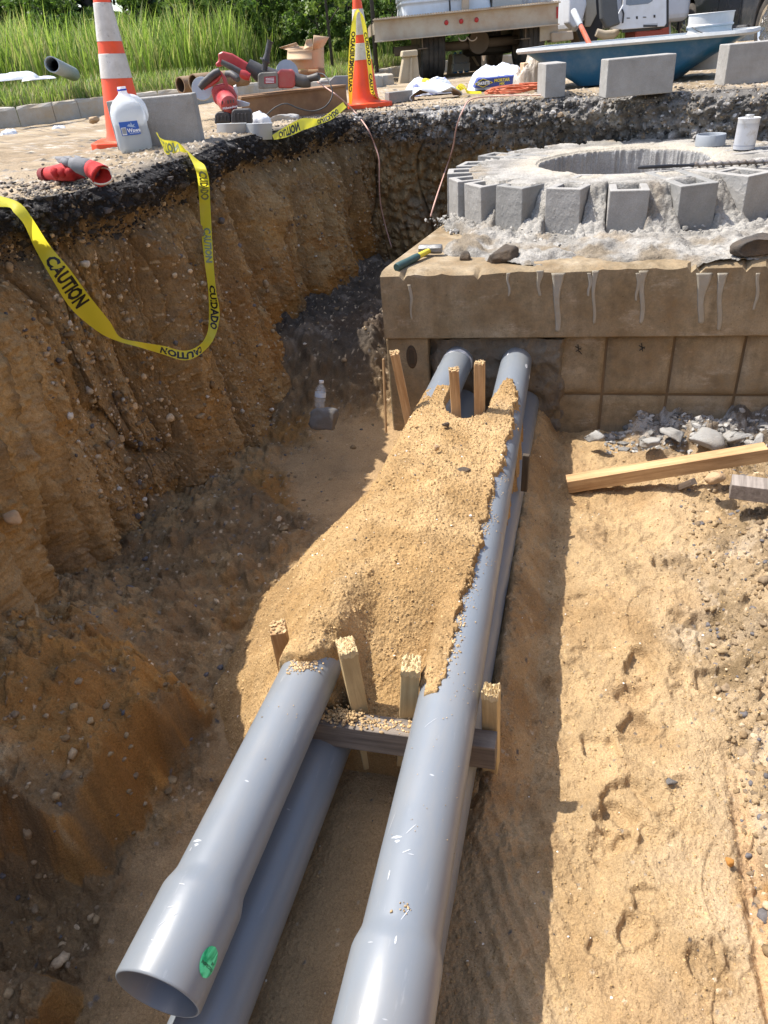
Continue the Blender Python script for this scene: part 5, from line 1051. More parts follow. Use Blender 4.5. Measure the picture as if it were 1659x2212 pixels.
# ------------------------------------------------------------------ water jug
jp = W(296, 328, 0.05); jz = 0.05
root = thing('water_jug', 'translucent gallon water jug half full with blue label, cap off', 'water jug', loc=(jp.x, jp.y, jz), rot=(0, 0, 0.25))
jm = NT('jug_plastic'); jm.b.inputs['Base Color'].default_value = (0.80, 0.83, 0.86, 1); jm.b.inputs['Roughness'].default_value = 0.28
trn = jm.n('ShaderNodeBsdfTranslucent'); trn.inputs[0].default_value = (0.85, 0.88, 0.9, 1); mx = jm.n('ShaderNodeMixShader'); mx.inputs[0].default_value = 0.45; jm.l(jm.b.outputs[0], mx.inputs[1]); jm.l(trn.outputs[0], mx.inputs[2])
tr = jm.n('ShaderNodeBsdfTransparent'); mx2 = jm.n('ShaderNodeMixShader'); mx2.inputs[0].default_value = 0.38; jm.l(mx.outputs[0], mx2.inputs[1]); jm.l(tr.outputs[0], mx2.inputs[2]); jm.l(mx2.outputs[0], jm.t.nodes['Material Output'].inputs[0]); jm.l(jm.bump(jm.noise(14, 3), 0.25, 0.01), jm.b.inputs['Normal'])
def sq(r, z, e=4, n=40, ox=0, oy=0, dent=0):
    out = []
    for i in range(n):
        a = 2 * math.pi * i / n; c, s_ = math.cos(a), math.sin(a); k = (abs(c) ** e + abs(s_) ** e) ** (-1 / e); q = r * k * (1 + dent * math.sin(3 * a + z * 30)); out.append((q * c + ox, q * s_ + oy, z))
    return out
mb = MB(); prof = [(0.055, 0.0, 4), (0.068, 0.004, 4), (0.075, 0.02, 4), (0.0765, 0.06, 4.5), (0.074, 0.10, 4.5), (0.0765, 0.14, 4.5), (0.075, 0.165, 4), (0.066, 0.19, 3.2), (0.050, 0.212, 2.6), (0.030, 0.228, 2.1), (0.021, 0.236, 2), (0.019, 0.240, 2), (0.019, 0.262, 2), (0.0165, 0.263, 2)]
mb.loft([sq(r, z, e, dent=0.012) for r, z, e in prof], cap=False); mb.add(sq(0.055, 0.0), [tuple(range(40))]); mb.build('jug_body', jm.m, root, smooth=True)
mb = MB(); mb.tube(catmull([(0.026, -0.01, 0.222), (0.055, -0.022, 0.212), (0.074, -0.03, 0.185), (0.078, -0.032, 0.15), (0.070, -0.03, 0.125)], 6), 0.0115, 12); mb.build('handle', jm.m, root, smooth=True)
wm = NT('jug_water'); wm.fin((0.55, 0.62, 0.66), 0.05); wm.b.inputs['Transmission Weight'].default_value = 0.75; wm.b.inputs['IOR'].default_value = 1.33
mb = MB(); mb.loft([sq(r, z, 4) for r, z in ((0.052, 0.003), (0.071, 0.02), (0.073, 0.06), (0.071, 0.095), (0.071, 0.118))]); mb.build('water', wm.m, root, smooth='auto')
mb = MB(); mb.lathe([(0.0196, 0.247), (0.0205, 0.248), (0.0205, 0.253), (0.0196, 0.254)], 28); mb.build('cap_ring', m_plain('blue_ring', (0.02, 0.06, 0.45), 0.4), root, smooth='auto')
lbm = m_plain('label_blue', (0.02, 0.10, 0.42), 0.4, 0.1)
def jface(x, z, off=0.0015): return (x, -(0.0763 + off), z)
lab = MB(); lab.add([jface(-0.046, 0.075), jface(0.036, 0.075), jface(0.033, 0.130), jface(-0.048, 0.130)], [(0, 1, 2, 3)]); lb = lab.build('jug_label', lbm, root, solid=0.0008)
whi = m_plain('print_white', (0.8, 0.82, 0.85), 0.5, 0.05)
lettering('Wawa', lambda x, y: jface(x + 0.010, 0.093 + y, 0.003), whi, lb, 0.022, 0.0006)
lettering('SPRING WATER', lambda x, y: jface(x + 0.010, 0.082 + y, 0.003), whi, lb, 0.0062)
mb = MB(); mb.add([jface(-0.043, 0.078, 0.003), jface(-0.023, 0.078, 0.003), jface(-0.023, 0.108, 0.003), jface(-0.043, 0.108, 0.003)], [(0, 1, 2, 3)]); mb.build('barcode_panel', whi, lb)
mb = MB()
for k in range(7): mb.add([jface(-0.041 + k * 0.0025, 0.082, 0.0038), jface(-0.0398 + k * 0.0025, 0.082, 0.0038), jface(-0.0398 + k * 0.0025, 0.106, 0.0038), jface(-0.041 + k * 0.0025, 0.106, 0.0038)], [(0, 1, 2, 3)])
mb.build('barcode', ink, lb)
gp = [(-0.016, 0.112), (-0.004, 0.121), (-0.001, 0.113), (0.004, 0.127), (0.008, 0.114), (0.020, 0.118), (0.012, 0.109), (0.024, 0.104), (0.006, 0.106), (-0.004, 0.108)]
mb = MB(); mb.add([jface(x, z, 0.003) for x, z in gp], [tuple(range(len(gp)))]); mb.build('goose_mark', m_plain('goose_grey', (0.35, 0.45, 0.62), 0.5), lb)

# ------------------------------------------------------------------ loose blocks
def block(label, corner, yaw, L=0.397, D=0.194, H=0.194, mat=None, group=None, from_right=True):
    root = thing('concrete_block', label, 'concrete block', loc=corner, rot=(0, 0, yaw), group=group); mb = MB(); x0 = -L if from_right else 0
    mb.box((x0 + L / 2, D / 2, H / 2), (L, D, H)); mb.build('block_body', mat or M['cmu'], root, bevel=0.005, seg=2); return root
gb = 'loose concrete blocks along the rim'
block('concrete block standing behind the water jug at the left rim', W(437, 314, 0.045), 0.02, 0.397, 0.12, 0.215, M['cmu'], gb)
block('narrow concrete block end-on in front of the blue tub, left of three', W(1220, 209, 0.0), -0.10, 0.13, 0.39, 0.193, M['cmu'], gb)
block('second face', W(1267, 206, 0.0), -0.10, 0.002, 0.002, 0.002, M['cmu'], gb) if False else None
block('long concrete block lying in front of the middle of the blue tub', W(1452, 200, 0.0), -0.08, 0.395, 0.19, 0.20, M['cmu'], gb)
block('concrete block lying by the right end of the blue tub, cut off by the frame', W(1563, 186, 0.0), -0.12, 0.397, 0.19, 0.215, M['cmu'], gb, from_right=False)
block('small broken grey block piece beside the cement bags', W(893, 218, 0.0), 0.30, 0.20, 0.10, 0.075, M['cmu_dark'], gb)

# ------------------------------------------------------------------ curb and grass bank
CT = [(-160, 252), (-60, 240), (0, 233), (60, 227), (120, 220.5), (180, 213.5), (230, 208), (300, 200), (380, 192.5), (480, 184), (600, 175), (720, 169), (806, 164)]
def curb_z(x): return 0.175 - 0.08 * min(1, max(0, (x - 380) / 420)) 
CL = catmull([W(x, y, curb_z(x)) for x, y in CT] + [Vector(v) for v in ((0.50, 10.4, 0.08), (0.5, 11.4, 0.07), (0.42, 12.6, 0.06), (0.55, 14.6, 0.05), (1.5, 16.8, 0.05), (4.0, 18.2, 0.04), (9.0, 19.0, 0.02), (16.0, 19.5, 0.0))], 12)
Lc = [0]
for i in range(1, len(CL)): Lc.append(Lc[-1] + (CL[i] - CL[i - 1]).length)
def curb_at(u):
    k = min(max(int(np.searchsorted(Lc, u)) - 1, 0), len(CL) - 2); f = (u - Lc[k]) / max(Lc[k + 1] - Lc[k], 1e-6); return CL[k].lerp(CL[k + 1], f), (CL[k + 1] - CL[k]).normalized()
curb = bpy.data.objects.new('curb', None); COL.objects.link(curb); curb['kind'] = 'structure'
u = 0.0; nst = 0
while u < Lc[-1] - 0.5 and nst < 150:
    L = rr.uniform(0.26, 0.36) if u < 12 else rr.uniform(0.6, 0.8); p, d = curb_at(u); q, _ = curb_at(u + L - 0.003); nrm_ = Vector((-d.y, d.x, 0)); 
    if nrm_.y < 0: nrm_ = -nrm_
    mb = MB(); a, b = p, q; rings = []
    for f in (0, 0.33, 0.66, 1):
        c0 = a.lerp(b, f); j = lambda: rr.uniform(-0.007, 0.007)
        rings.append([c0 + nrm_ * (0.012 + j()) + Vector((0, 0, j())), c0 + nrm_ * 0.15 + Vector((0, 0, j())), c0 + nrm_ * 0.16 - Vector((0, 0, 0.3)), c0 + nrm_ * (-0.006 + j()) - Vector((0, 0, 0.3)), c0 + nrm_ * (-0.004 + j()) - Vector((0, 0, 0.03))])
    mb.loft(rings); mb.build('curb_stone', M['curb'], curb, bevel=0.004, seg=2); u += L; nst += 1
CLn = np.array([(p.x, p.y) for p in CL]);
def behind(X, Y):                        # distance behind the kerb line (positive on the grass)
    sh = X.shape; x = X.reshape(-1); y = Y.reshape(-1); P = CLn[::3]; out = np.full(x.shape, 1e9); sg = np.zeros(x.shape); best = np.zeros(x.shape)
    for i in range(len(P) - 1):
        a = P[i]; b = P[i + 1]; ab = b - a; t = np.clip(((x - a[0]) * ab[0] + (y - a[1]) * ab[1]) / (ab @ ab), 0, 1); dx = x - a[0] - t * ab[0]; dy = y - a[1] - t * ab[1]; dd = np.hypot(dx, dy)
        s_ = (ab[0] * dy - ab[1] * dx) / (np.hypot(*ab) + 1e-9); m = (dd < out - 1e-7) | ((np.abs(dd - out) <= 1e-7) & (np.abs(s_) > best)); best = np.where(m, np.abs(s_), best); out = np.where(m, dd, out); sg = np.where(m, np.sign(s_), sg)
    if P[-1][0] < P[0][0]: sg = -sg
    return (out * sg).reshape(sh)
def bank_z(D, X, Y): return 0.17 - 0.09 * sst(-2, 0.3, X) + 0.042 * np.clip(D, 0, 14) + 0.05 * n2(X * 0.5, Y * 0.5, 601) * sst(0.5, 3, D) - 0.03 * sst(0, 4, X)
gx, gy = np.meshgrid(np.linspace(-26, 26, 240), np.concatenate([np.linspace(6.2, 14, 110), np.linspace(14.2, 60, 50)]), indexing='ij')
Dg = behind(gx, gy); gz = np.where(Dg > 0.1, bank_z(Dg, gx, gy), -0.35); gz = np.where((gx < CLn[0, 0] - 0.1) & (gy < CLn[0, 1]), -0.4, gz)
gc = mix((0.06, 0.075, 0.02), (0.13, 0.12, 0.045), sst(-0.3, 0.3, fbm(gx * 2, gy * 2, 4, 602)))
o = grid_mesh('grass_bank', np.stack([gx, gy, gz], -1), M['soil'], gc); meta(o, kind='structure')
mg = NT('grass_blade'); at = mg.n('ShaderNodeAttribute'); at.attribute_name = 'Col'; mg.l(at.outputs['Color'], mg.b.inputs['Base Color']); mg.b.inputs['Roughness'].default_value = 0.55
trn = mg.n('ShaderNodeBsdfTranslucent'); mg.l(at.outputs['Color'], trn.inputs[0]); mx = mg.n('ShaderNodeMixShader'); mx.inputs[0].default_value = 0.5; mg.l(mg.b.outputs[0], mx.inputs[1]); mg.l(trn.outputs[0], mx.inputs[2]); mg.l(mx.outputs[0], mg.t.nodes['Material Output'].inputs[0])
def grass(name, n, dmin, dmax, h0, h1, w, cols, seed, curve=0.4, clump=0.0):
    r = np.random.RandomState(seed); X = []; Y = []; got = 0
    while got < n:
        y = 7.2 + (r.rand(n * 2) ** 1.1) * 15; x = -0.56 * y - 1.2 + r.rand(n * 2) * (0.56 * y + 1.2 + np.where(y < 17, 0.10 * y + 0.3, 0.55 * y)); D = behind(x, y); k = (D > dmin) & (D < dmax)
        if clump: k &= fbm(x * 1.1, y * 1.1, 3, seed) > r.uniform(-0.5, clump, len(x))
        X.append(x[k]); Y.append(y[k]); got += k.sum()
    X = np.concatenate(X)[:n]; Y = np.concatenate(Y)[:n]; D = behind(X, Y); Z = bank_z(D, X, Y) - 0.01
    H = r.uniform(h0, h1, n) * (0.75 + 0.5 * (fbm(X * 0.8, Y * 0.8, 3, seed + 1) + 0.5)); a = r.uniform(0, 6.28, n); ln = r.uniform(0.05, curve, n) * H; wx = np.cos(a + 1.57) * w; wy = np.sin(a + 1.57) * w
    B = np.stack([X, Y, Z], 1); V = []
    for f, wf in ((0, 1), (0.45, 0.8), (0.8, 0.45)):
        c = B + np.stack([np.cos(a) * ln * f * f, np.sin(a) * ln * f * f, H * f], 1); V += [c - np.stack([wx, wy, 0 * wx], 1) * wf, c + np.stack([wx, wy, 0 * wx], 1) * wf]
    V.append(B + np.stack([np.cos(a) * ln, np.sin(a) * ln, H], 1)); V = np.stack(V, 1)
    f = np.array([(0, 1, 3), (0, 3, 2), (2, 3, 5), (2, 5, 4), (4, 5, 6)]); Fq = (f[None] + (np.arange(n) * 7)[:, None, None]).reshape(-1, 3)
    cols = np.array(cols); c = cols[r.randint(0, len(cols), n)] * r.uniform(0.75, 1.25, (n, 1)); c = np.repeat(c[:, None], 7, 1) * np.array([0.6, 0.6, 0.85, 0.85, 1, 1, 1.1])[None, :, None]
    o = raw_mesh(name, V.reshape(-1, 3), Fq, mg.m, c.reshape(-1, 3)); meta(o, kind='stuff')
gcs = [(0.19, 0.29, 0.04), (0.25, 0.35, 0.06), (0.14, 0.22, 0.03), (0.34, 0.36, 0.11)]
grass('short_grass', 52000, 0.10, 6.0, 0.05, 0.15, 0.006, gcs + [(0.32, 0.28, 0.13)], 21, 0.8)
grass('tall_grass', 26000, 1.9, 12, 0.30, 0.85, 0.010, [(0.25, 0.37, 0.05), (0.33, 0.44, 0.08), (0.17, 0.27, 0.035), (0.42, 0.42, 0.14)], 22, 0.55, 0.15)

def leafmesh(name, n, fn, size, cols, seed):
    r = np.random.RandomState(seed); C_ = fn(r, n); a = r.normal(size=(n, 3)); a /= np.linalg.norm(a, axis=1)[:, None]; b = np.cross(a, r.normal(size=(n, 3))); b /= np.linalg.norm(b, axis=1)[:, None]
    s_ = size * r.uniform(0.6, 1.3, (n, 1)); V = np.stack([C_ - a * s_, C_ + b * s_ * 0.45, C_ + a * s_, C_ - b * s_ * 0.45], 1); Fq = (np.arange(4)[None] + (np.arange(n) * 4)[:, None])
    cols = np.array(cols); c = cols[r.randint(0, len(cols), n)] * r.uniform(0.7, 1.3, (n, 1)); return raw_mesh(name, V.reshape(-1, 3), Fq, mg.m, np.repeat(c[:, None], 4, 1).reshape(-1, 3), smooth=False)
mbark = m_plain('bark', (0.06, 0.048, 0.036), 0.9, 0.3, 20, 0.8)
def crown_fn(h, rad, z0, ncl, seed):
    def fn(r, n):
        rc = np.random.RandomState(seed); k = rc.rand(ncl); ang = rc.uniform(0, 6.28, ncl); zz = z0 + (h - z0) * rc.rand(ncl); rad_ = rad * (1 - 0.55 * np.abs((zz - z0) / (h - z0) - 0.35)) * np.sqrt(k) ; cc_ = np.stack([np.cos(ang) * rad_, np.sin(ang) * rad_, zz], 1); cs = rc.uniform(0.10, 0.24, ncl) * rad
        i = r.randint(0, ncl, n); d = r.normal(size=(n, 3)); d /= np.linalg.norm(d, axis=1)[:, None]; return cc_[i] + d * (cs[i] * r.uniform(0.4, 1.1, n))[:, None] * np.array([1, 1, 0.75])
    return fn
TREEP = {}
def tree(kind, label, x, y, z, sc, rot, group='trees behind the grass'):
    specs = {'dark': (7.5, 2.4, 0.3, 90, 15000, 0.12, [(0.04, 0.07, 0.018), (0.06, 0.105, 0.025), (0.028, 0.05, 0.014)], 0.13), 'mid': (6.5, 2.2, 0.4, 80, 12000, 0.11, [(0.06, 0.11, 0.02), (0.085, 0.15, 0.03), (0.045, 0.08, 0.018)], 0.12), 'bush': (1.9, 1.0, 0.05, 50, 6500, 0.06, [(0.10, 0.18, 0.025), (0.16, 0.25, 0.04), (0.07, 0.12, 0.02)], 0.03), 'young': (4.2, 0.95, 1.15, 34, 1900, 0.06, [(0.16, 0.24, 0.03), (0.22, 0.30, 0.05)], 0.035)}
    h, rad, z0, ncl, n, ls, cols, tr_ = specs[kind]
    if kind not in TREEP:
        root = thing({'bush': 'bush', 'young': 'young_tree'}.get(kind, 'tree'), label, 'bush' if kind == 'bush' else 'tree', group=group)
        o = leafmesh('crown', n, crown_fn(h, rad, z0, ncl, len(kind) * 7), ls, cols, 5); o.parent = root
        mb = MB(); mb.tube([(0, 0, -0.2), (0.03, 0.0, h * 0.25), (-0.04, 0.03, h * 0.55), (0.02, 0, h * 0.85)], [tr_, tr_ * 0.8, tr_ * 0.5, tr_ * 0.15], 9)
        rt = random.Random(3)
        for k in range(9):
            zb_ = h * rt.uniform(0.2, 0.75); a = rt.uniform(0, 6.28); mb.tube([(0, 0, zb_), (math.cos(a) * rad * 0.35, math.sin(a) * rad * 0.35, zb_ + 0.25 * rad), (math.cos(a) * rad * 0.75, math.sin(a) * rad * 0.75, zb_ + 0.45 * rad)], [tr_ * 0.4, tr_ * 0.25, tr_ * 0.08], 6)
        mb.build('trunk', mbark, root, smooth=True); TREEP[kind] = root
    else: root = dup_tree(TREEP[kind]); root['label'] = label; root['group'] = group
    root.location = (x, y, z); root.scale = (sc, sc, sc * 1.0); root.rotation_euler = (0, 0, rot); return root
rt = random.Random(12)
k = 0
for (y, n, sc) in ((22.5, 11, 1.0), (27, 11, 1.3)):
    for i in range(n):
        x = -0.62 * y + (i + rt.uniform(-0.25, 0.25)) / (n - 1) * (1.22 * y); kd = 'mid' if (k % 4 == 3) else 'dark'
        tree(kd, 'mid green tree in the dense wood beyond the tall grass' if kd == 'mid' else 'dark green tree in the dense wood beyond the tall grass', x, y + rt.uniform(-1.2, 1.2), 0.55 if x < 3 else 0.1, sc * rt.uniform(0.85, 1.2), rt.uniform(0, 6)); k += 1
for (px, y, sc) in ((470, 15.0, 0.75), (560, 16.5, 0.8), (640, 17, 0.8), (300, 17.5, 0.8), (150, 18.5, 0.85), (40, 19, 0.9), (690, 15.5, 0.6), (760, 15, 0.55), (850, 16.5, 0.8), (905, 18, 0.9), (1455, 24, 1.2), (1400, 24, 1.0)):
    p = WY(px, 90, y); tree('bush', 'bright green bush at the back edge of the tall grass', p.x, y, 0.42 if px < 1000 else 0.0, sc, rt.uniform(0, 6), 'bushes behind the tall grass')
for (px, y, lb, sc) in ((393, 13.5, 'thin dark sapling standing in the grass left of the cardboard box, leftmost', 0.8), (467, 14.5, 'thin dark sapling in the grass, second from the left', 0.75), (716, 13.0, 'slim sapling with yellow-green leaves above the cardboard box', 0.72), (811, 12.6, 'dark trunk beside the truck bed', 1.0)):
    p = WY(px, 118, y); D_ = float(behind(np.array([p.x]), np.array([y]))[0]); o = tree('young', lb, p.x, y, float(bank_z(np.array([D_]), np.array([p.x]), np.array([y]))[0]), sc, rt.uniform(0, 6), None)
    if 'group' in o: del o['group']

# ------------------------------------------------------------------ litter in the grass, pvc offcut
p = WY(112, 139, 8.3); q = WY(158, 160, 9.5); root = thing('pvc_offcut', 'grey plastic pipe offcut with dark open end propped in the grass', 'pipe', matrix=Matrix.Translation(p) @ (q - p).to_track_quat('Z', 'Y').to_matrix().to_4x4()); LL_ = (q - p).length
mb = MB(); mb.lathe([(0.058, 0.3), (0.059, 0.005), (0.061, 0), (0.068, 0), (0.069, 0.005), (0.069, LL_)], 32, cap1=True); mb.build('pipe_body', m_plain('offcut_pvc', (0.30, 0.33, 0.34), 0.5), root, smooth='auto')
def sheet(name, label, cat, c, w, d, h, mat, seed, rot=0.0, n=26, group=None, crump=1.0, edge=0.25):
    """crumpled lump with folds"""
    A, B = np.meshgrid(np.linspace(-1, 1, n), np.linspace(-1, 1, n), indexing='ij'); r = (np.abs(A) ** 3.2 + np.abs(B) ** 3.2) ** (1 / 3.2)
    Zt = h * np.clip(1 - r ** 2.6, 0, 1) ** 0.5 * (0.85 + 0.35 * fbm(A * 1.6 + seed, B * 1.6, 2, seed, 0.4) * crump) ; X = A * w / 2 * (1 + 0.06 * n2(B * 3 + seed, A * 2, seed)); Y = B * d / 2 * (1 + 0.10 * n2(A * 3, B * 2 + seed, seed + 1))
    Zt += 0.07 * h * fbm(A * 4, B * 4 + seed, 2, seed + 3, 0.5, True) * crump * (r < 0.97); c_, s_ = math.cos(rot), math.sin(rot)
    P = np.stack([X * c_ - Y * s_, X * s_ + Y * c_, Zt], -1); o = grid_mesh(name, P, mat); o.location = c; meta(o, label, cat, group); return o
white_pl = m_plain('white_plastic', (0.62, 0.64, 0.66), 0.4, 0.15, 12, 0.2)
sheet('plastic_scrap', 'crumpled white plastic lying in the grass at the left edge', 'litter', WY(32, 173, 7.9) , 0.42, 0.25, 0.07, white_pl, 3)
sheet('plastic_scrap', 'flat white plastic strip in the grass beside the crumpled piece', 'litter', WY(85, 172, 8.1), 0.30, 0.10, 0.03, white_pl, 4, 0.2)
sheet('paper_scrap', 'small clear plastic scrap lying below the curb', 'litter', W(20, 290, 0.05), 0.12, 0.07, 0.035, white_pl, 5)
sheet('paper_scrap', 'pale tissue scrap on the dirt below the curb', 'litter', W(128, 277, 0.05), 0.10, 0.05, 0.02, white_pl, 6)
put_rock('tan stone lying against the foot of the curb', 204, 262, 0.04, (0.05, 0.035, 0.035), rk_tan, 21, sub=3)
# ------------------------------------------------------------------ gloves
mred = m_plain('glove_red', (0.42, 0.02, 0.02), 0.8, 0.25, 50, 0.4); mgl = m_plain('glove_grey', (0.15, 0.15, 0.155), 0.75, 0.2, 60, 0.4); mcuf = m_plain('glove_cuff', (0.62, 0.52, 0.38), 0.85)
gl = W(212, 378, 0.05)
root = thing('work_glove', 'grey-palmed red work glove on top, curled cuff opening towards us', 'glove', loc=gl)
mb = MB(); mb.tube([W(150, 350, 0.13), W(165, 356, 0.12), W(185, 362, 0.11), W(200, 368, 0.10)], [0.014, 0.024, 0.029, 0.029], 14); 
for (x0, y0, x1, y1, r_) in ((123, 342, 150, 350, 0.011), (128, 347, 152, 354, 0.012), (140, 342, 160, 350, 0.012), (165, 340, 178, 352, 0.011)): mb.tube([W(x0, y0, 0.10), W((x0 + x1) / 2, (y0 + y1) / 2 - 1, 0.125), W(x1, y1, 0.12)], [r_ * 0.7, r_, r_ * 1.1], 9)
mb.build('glove_palm', mgl, root, world=True, smooth=True)
mb = MB(); mb.tube([W(195, 364, 0.105), W(206, 370, 0.10), W(215, 376, 0.09), W(219, 380, 0.085)], [0.026, 0.029, 0.033, 0.035], 20, cap=False); mb.build('cuff', mred, root, world=True, smooth=True, solid=0.003)
e0 = W(219, 380, 0.085); ring = [e0 + right * (0.036 * math.cos(a) * 1.1) + up * (0.028 * math.sin(a) - 0.02 * max(0, math.cos(2 * a)) * (math.sin(a) > 0)) for a in np.linspace(0, 2 * math.pi, 28)]
mb = MB(); mb.tube(ring, 0.0032, 8); mb.build('cuff_binding', mcuf, root, world=True, smooth=True)
root = thing('work_glove', 'red work glove with dark checked cuff lying beneath the other', 'glove', loc=W(140, 380, 0.05))
mb = MB(); mb.tube([W(100, 376, 0.075), W(120, 374, 0.08), W(140, 372, 0.09), W(160, 373, 0.09), W(178, 375, 0.08)], [0.022, 0.025, 0.029, 0.027, 0.016], 16)
for (x0, r_) in ((118, 0.014), (133, 0.014), (148, 0.013)): mb.tube([W(x0, 371, 0.10), W(x0 + 4, 380, 0.075), W(x0 + 2, 385, 0.06)], r_, 8)
mb.build('glove_body', mred, root, world=True, smooth=True)
mb = MB(); mb.tube([W(93, 377, 0.072), W(103, 377, 0.075)], [0.023, 0.0245], 16); mb.build('cuff', m_plain('glove_check', (0.16, 0.015, 0.015), 0.85, 0.5, 60), root, world=True, smooth='auto')

# ------------------------------------------------------------------ tools on the rim
mred2 = m_plain('tool_red', (0.40, 0.015, 0.02), 0.42, 0.12, 14, 0.05, dirt=(0.30, 0.16, 0.12), dirt_amt=0.3); mbk = m_plain('tool_black', (0.025, 0.025, 0.028), 0.55, 0.2, 30, 0.2, dirt=(0.14, 0.12, 0.10), dirt_amt=0.3); msil = m_plain('tool_silver', (0.55, 0.56, 0.58), 0.35, 0.1, Metallic=0.7)
rust = m_plain('rusty_steel', (0.17, 0.085, 0.04), 0.85, 0.35, 9, 0.4, dirt=(0.30, 0.18, 0.09), dirt_amt=0.5); rust2 = m_plain('rusty_pipe_inside', (0.06, 0.035, 0.02), 0.9)
# rusty steel channel
YS = 5.45
a0_, a1_ = W(526, 268, 0.0), W(752, 250, 0.0); a0_.y = 5.42; a1_.y = 5.92
a0_ = WY(528, 262, 5.42); a1_ = WY(752, 238, 5.85); a0_.z = a1_.z = 0.0
root = thing('steel_channel', 'rusty brown steel beam lying on the rim under the power tools', 'steel beam', loc=a0_); d = a1_ - a0_; n_ = Vector((-d.y, d.x, 0)).normalized()
def bar(mb, a, b, n_, w0, w1, z0, z1): mb.add([a + n_ * w0 + Vector((0, 0, z0)), b + n_ * w0 + Vector((0, 0, z0)), b + n_ * w1 + Vector((0, 0, z0)), a + n_ * w1 + Vector((0, 0, z0)), a + n_ * w0 + Vector((0, 0, z1)), b + n_ * w0 + Vector((0, 0, z1)), b + n_ * w1 + Vector((0, 0, z1)), a + n_ * w1 + Vector((0, 0, z1))], [(0, 3, 2, 1), (4, 5, 6, 7), (0, 1, 5, 4), (1, 2, 6, 5), (2, 3, 7, 6), (3, 0, 4, 7)])
mb = MB(); bar(mb, a0_, a1_, n_, 0.0, 0.012, 0.015, 0.158); mb.build('web', rust, root, world=True, bevel=0.002)
mb = MB(); bar(mb, a0_, a1_, n_, -0.012, 0.26, 0.158, 0.172); mb.build('top_flange', rust, root, world=True, bevel=0.003)
mb = MB(); bar(mb, a0_, a1_ + d * 0.06, n_, -0.07, 0.26, 0.0, 0.015); mb.build('bottom_flange', rust, root, world=True, bevel=0.003)
# rusty pipes
for (x0, y0, x1, y1, r_, lb, Y0, Y1) in ((389, 184, 505, 172, 0.056, 'rusty steel pipe, left of two with open ends behind the saw', 6.3, 6.7), (418, 179, 530, 167, 0.058, 'rusty steel pipe, right of two with open ends behind the saw', 6.2, 6.6), (560, 168, 700, 157, 0.030, 'thin pale rusted pipe behind the rotary hammer', 6.3, 6.45)):
    p = WY(x0, y0, Y0); q = WY(x1, y1, Y1); root = thing('rusty_pipe', lb, 'pipe', matrix=Matrix.Translation(p) @ (q - p).to_track_quat('Z', 'Y').to_matrix().to_4x4()); L = (q - p).length
    mb = MB(); mb.lathe([(r_ * 0.86, 0.25), (r_ * 0.86, 0), (r_, 0), (r_, L)], 28, cap1=True); mb.build('pipe_body', m_plain('pipe_rust', (0.30, 0.22, 0.13), 0.85, 0.3, 14, 0.3, dirt=(0.15, 0.07, 0.03), dirt_amt=0.5), root, smooth='auto')
    mb = MB(); mb.lathe([(r_ * 0.85, 0.3), (r_ * 0.85, 0.01)], 28, cap0=True); mb.build('pipe_bore', rust2, root, smooth='auto')
YT = 5.35
def V(x, y, Y=YT): return WY(x, y, Y)
def ptube(root, name, mat, pts, r, n=14, Y=YT, smooth='auto'):
    mb = MB(); mb.tube([V(p[0], p[1], p[2] if len(p) > 2 else Y) for p in pts], r, n); return mb.build(name, mat, root, world=True, smooth=smooth)
def pslab(root, name, mat, pts, Y0, th, bevel=0.006):
    f = [V(x, y, Y0) for x, y in pts]; b = [p + Vector((0, th, 0)) for p in f]; n = len(f); mb = MB(); mb.add(f + b, [tuple(range(n)), tuple(reversed(range(n, 2 * n)))] + [(i, (i + 1) % n, n + (i + 1) % n, n + i) for i in range(n)]); return mb.build(name, mat, root, world=True, bevel=bevel, seg=3)
# circular saw (closer, standing on its motor)
Y1_ = 4.75
root = thing('circular_saw', 'red and black cordless circular saw standing behind the left concrete block', 'circular saw', loc=V(492, 245, Y1_))
pslab(root, 'saw_housing', mred2, [(455, 196), (462, 184), (482, 180), (503, 190), (512, 208), (506, 232), (480, 236), (462, 222)], Y1_, 0.09, 0.012)
ptube(root, 'motor', mred2, [(484, 212, Y1_ + 0.02), (493, 224, Y1_ - 0.09), (495, 227, Y1_ - 0.12), (496, 228, Y1_ - 0.13)], [0.052, 0.052, 0.046, 0.030], 26)
for i in range(5):
    ptube(root, 'vent_slot', mbk, [(480 + i * 6, 218 - i * 0.8, Y1_ - 0.137), (481 + i * 6, 226 - i, Y1_ - 0.135)], 0.0035, 6)
for i in range(4): ptube(root, 'vent_slot', mbk, [(482 + i * 6, 236 - i * 0.8, Y1_ - 0.128), (483 + i * 6, 241 - i, Y1_ - 0.122)], 0.0035, 6)
lettering('Milwaukee', lambda x, y: V(497 + x * 1.0, 232 - y * 1.0 - x * 0.2, Y1_ - 0.142), whi, root, 7.5, 0.1, world=True)
ptube(root, 'handle', mbk, [(432, 190), (440, 180), (455, 166), (466, 158), (475, 154)], [0.017, 0.020, 0.020, 0.021, 0.018], 14, Y1_)
ptube(root, 'handle_loop', mred2, [(440, 192), (456, 182), (470, 172), (478, 158), (484, 168), (489, 184), (490, 198)], [0.008, 0.011, 0.011, 0.012, 0.012, 0.012, 0.012], 10, Y1_ + 0.01)
ptube(root, 'front_grip', mbk, [(490, 160, Y1_ + 0.1), (500, 160, Y1_ + 0.08), (511, 168, Y1_ + 0.06), (514, 172, Y1_ + 0.05)], [0.018, 0.019, 0.021, 0.016], 12)
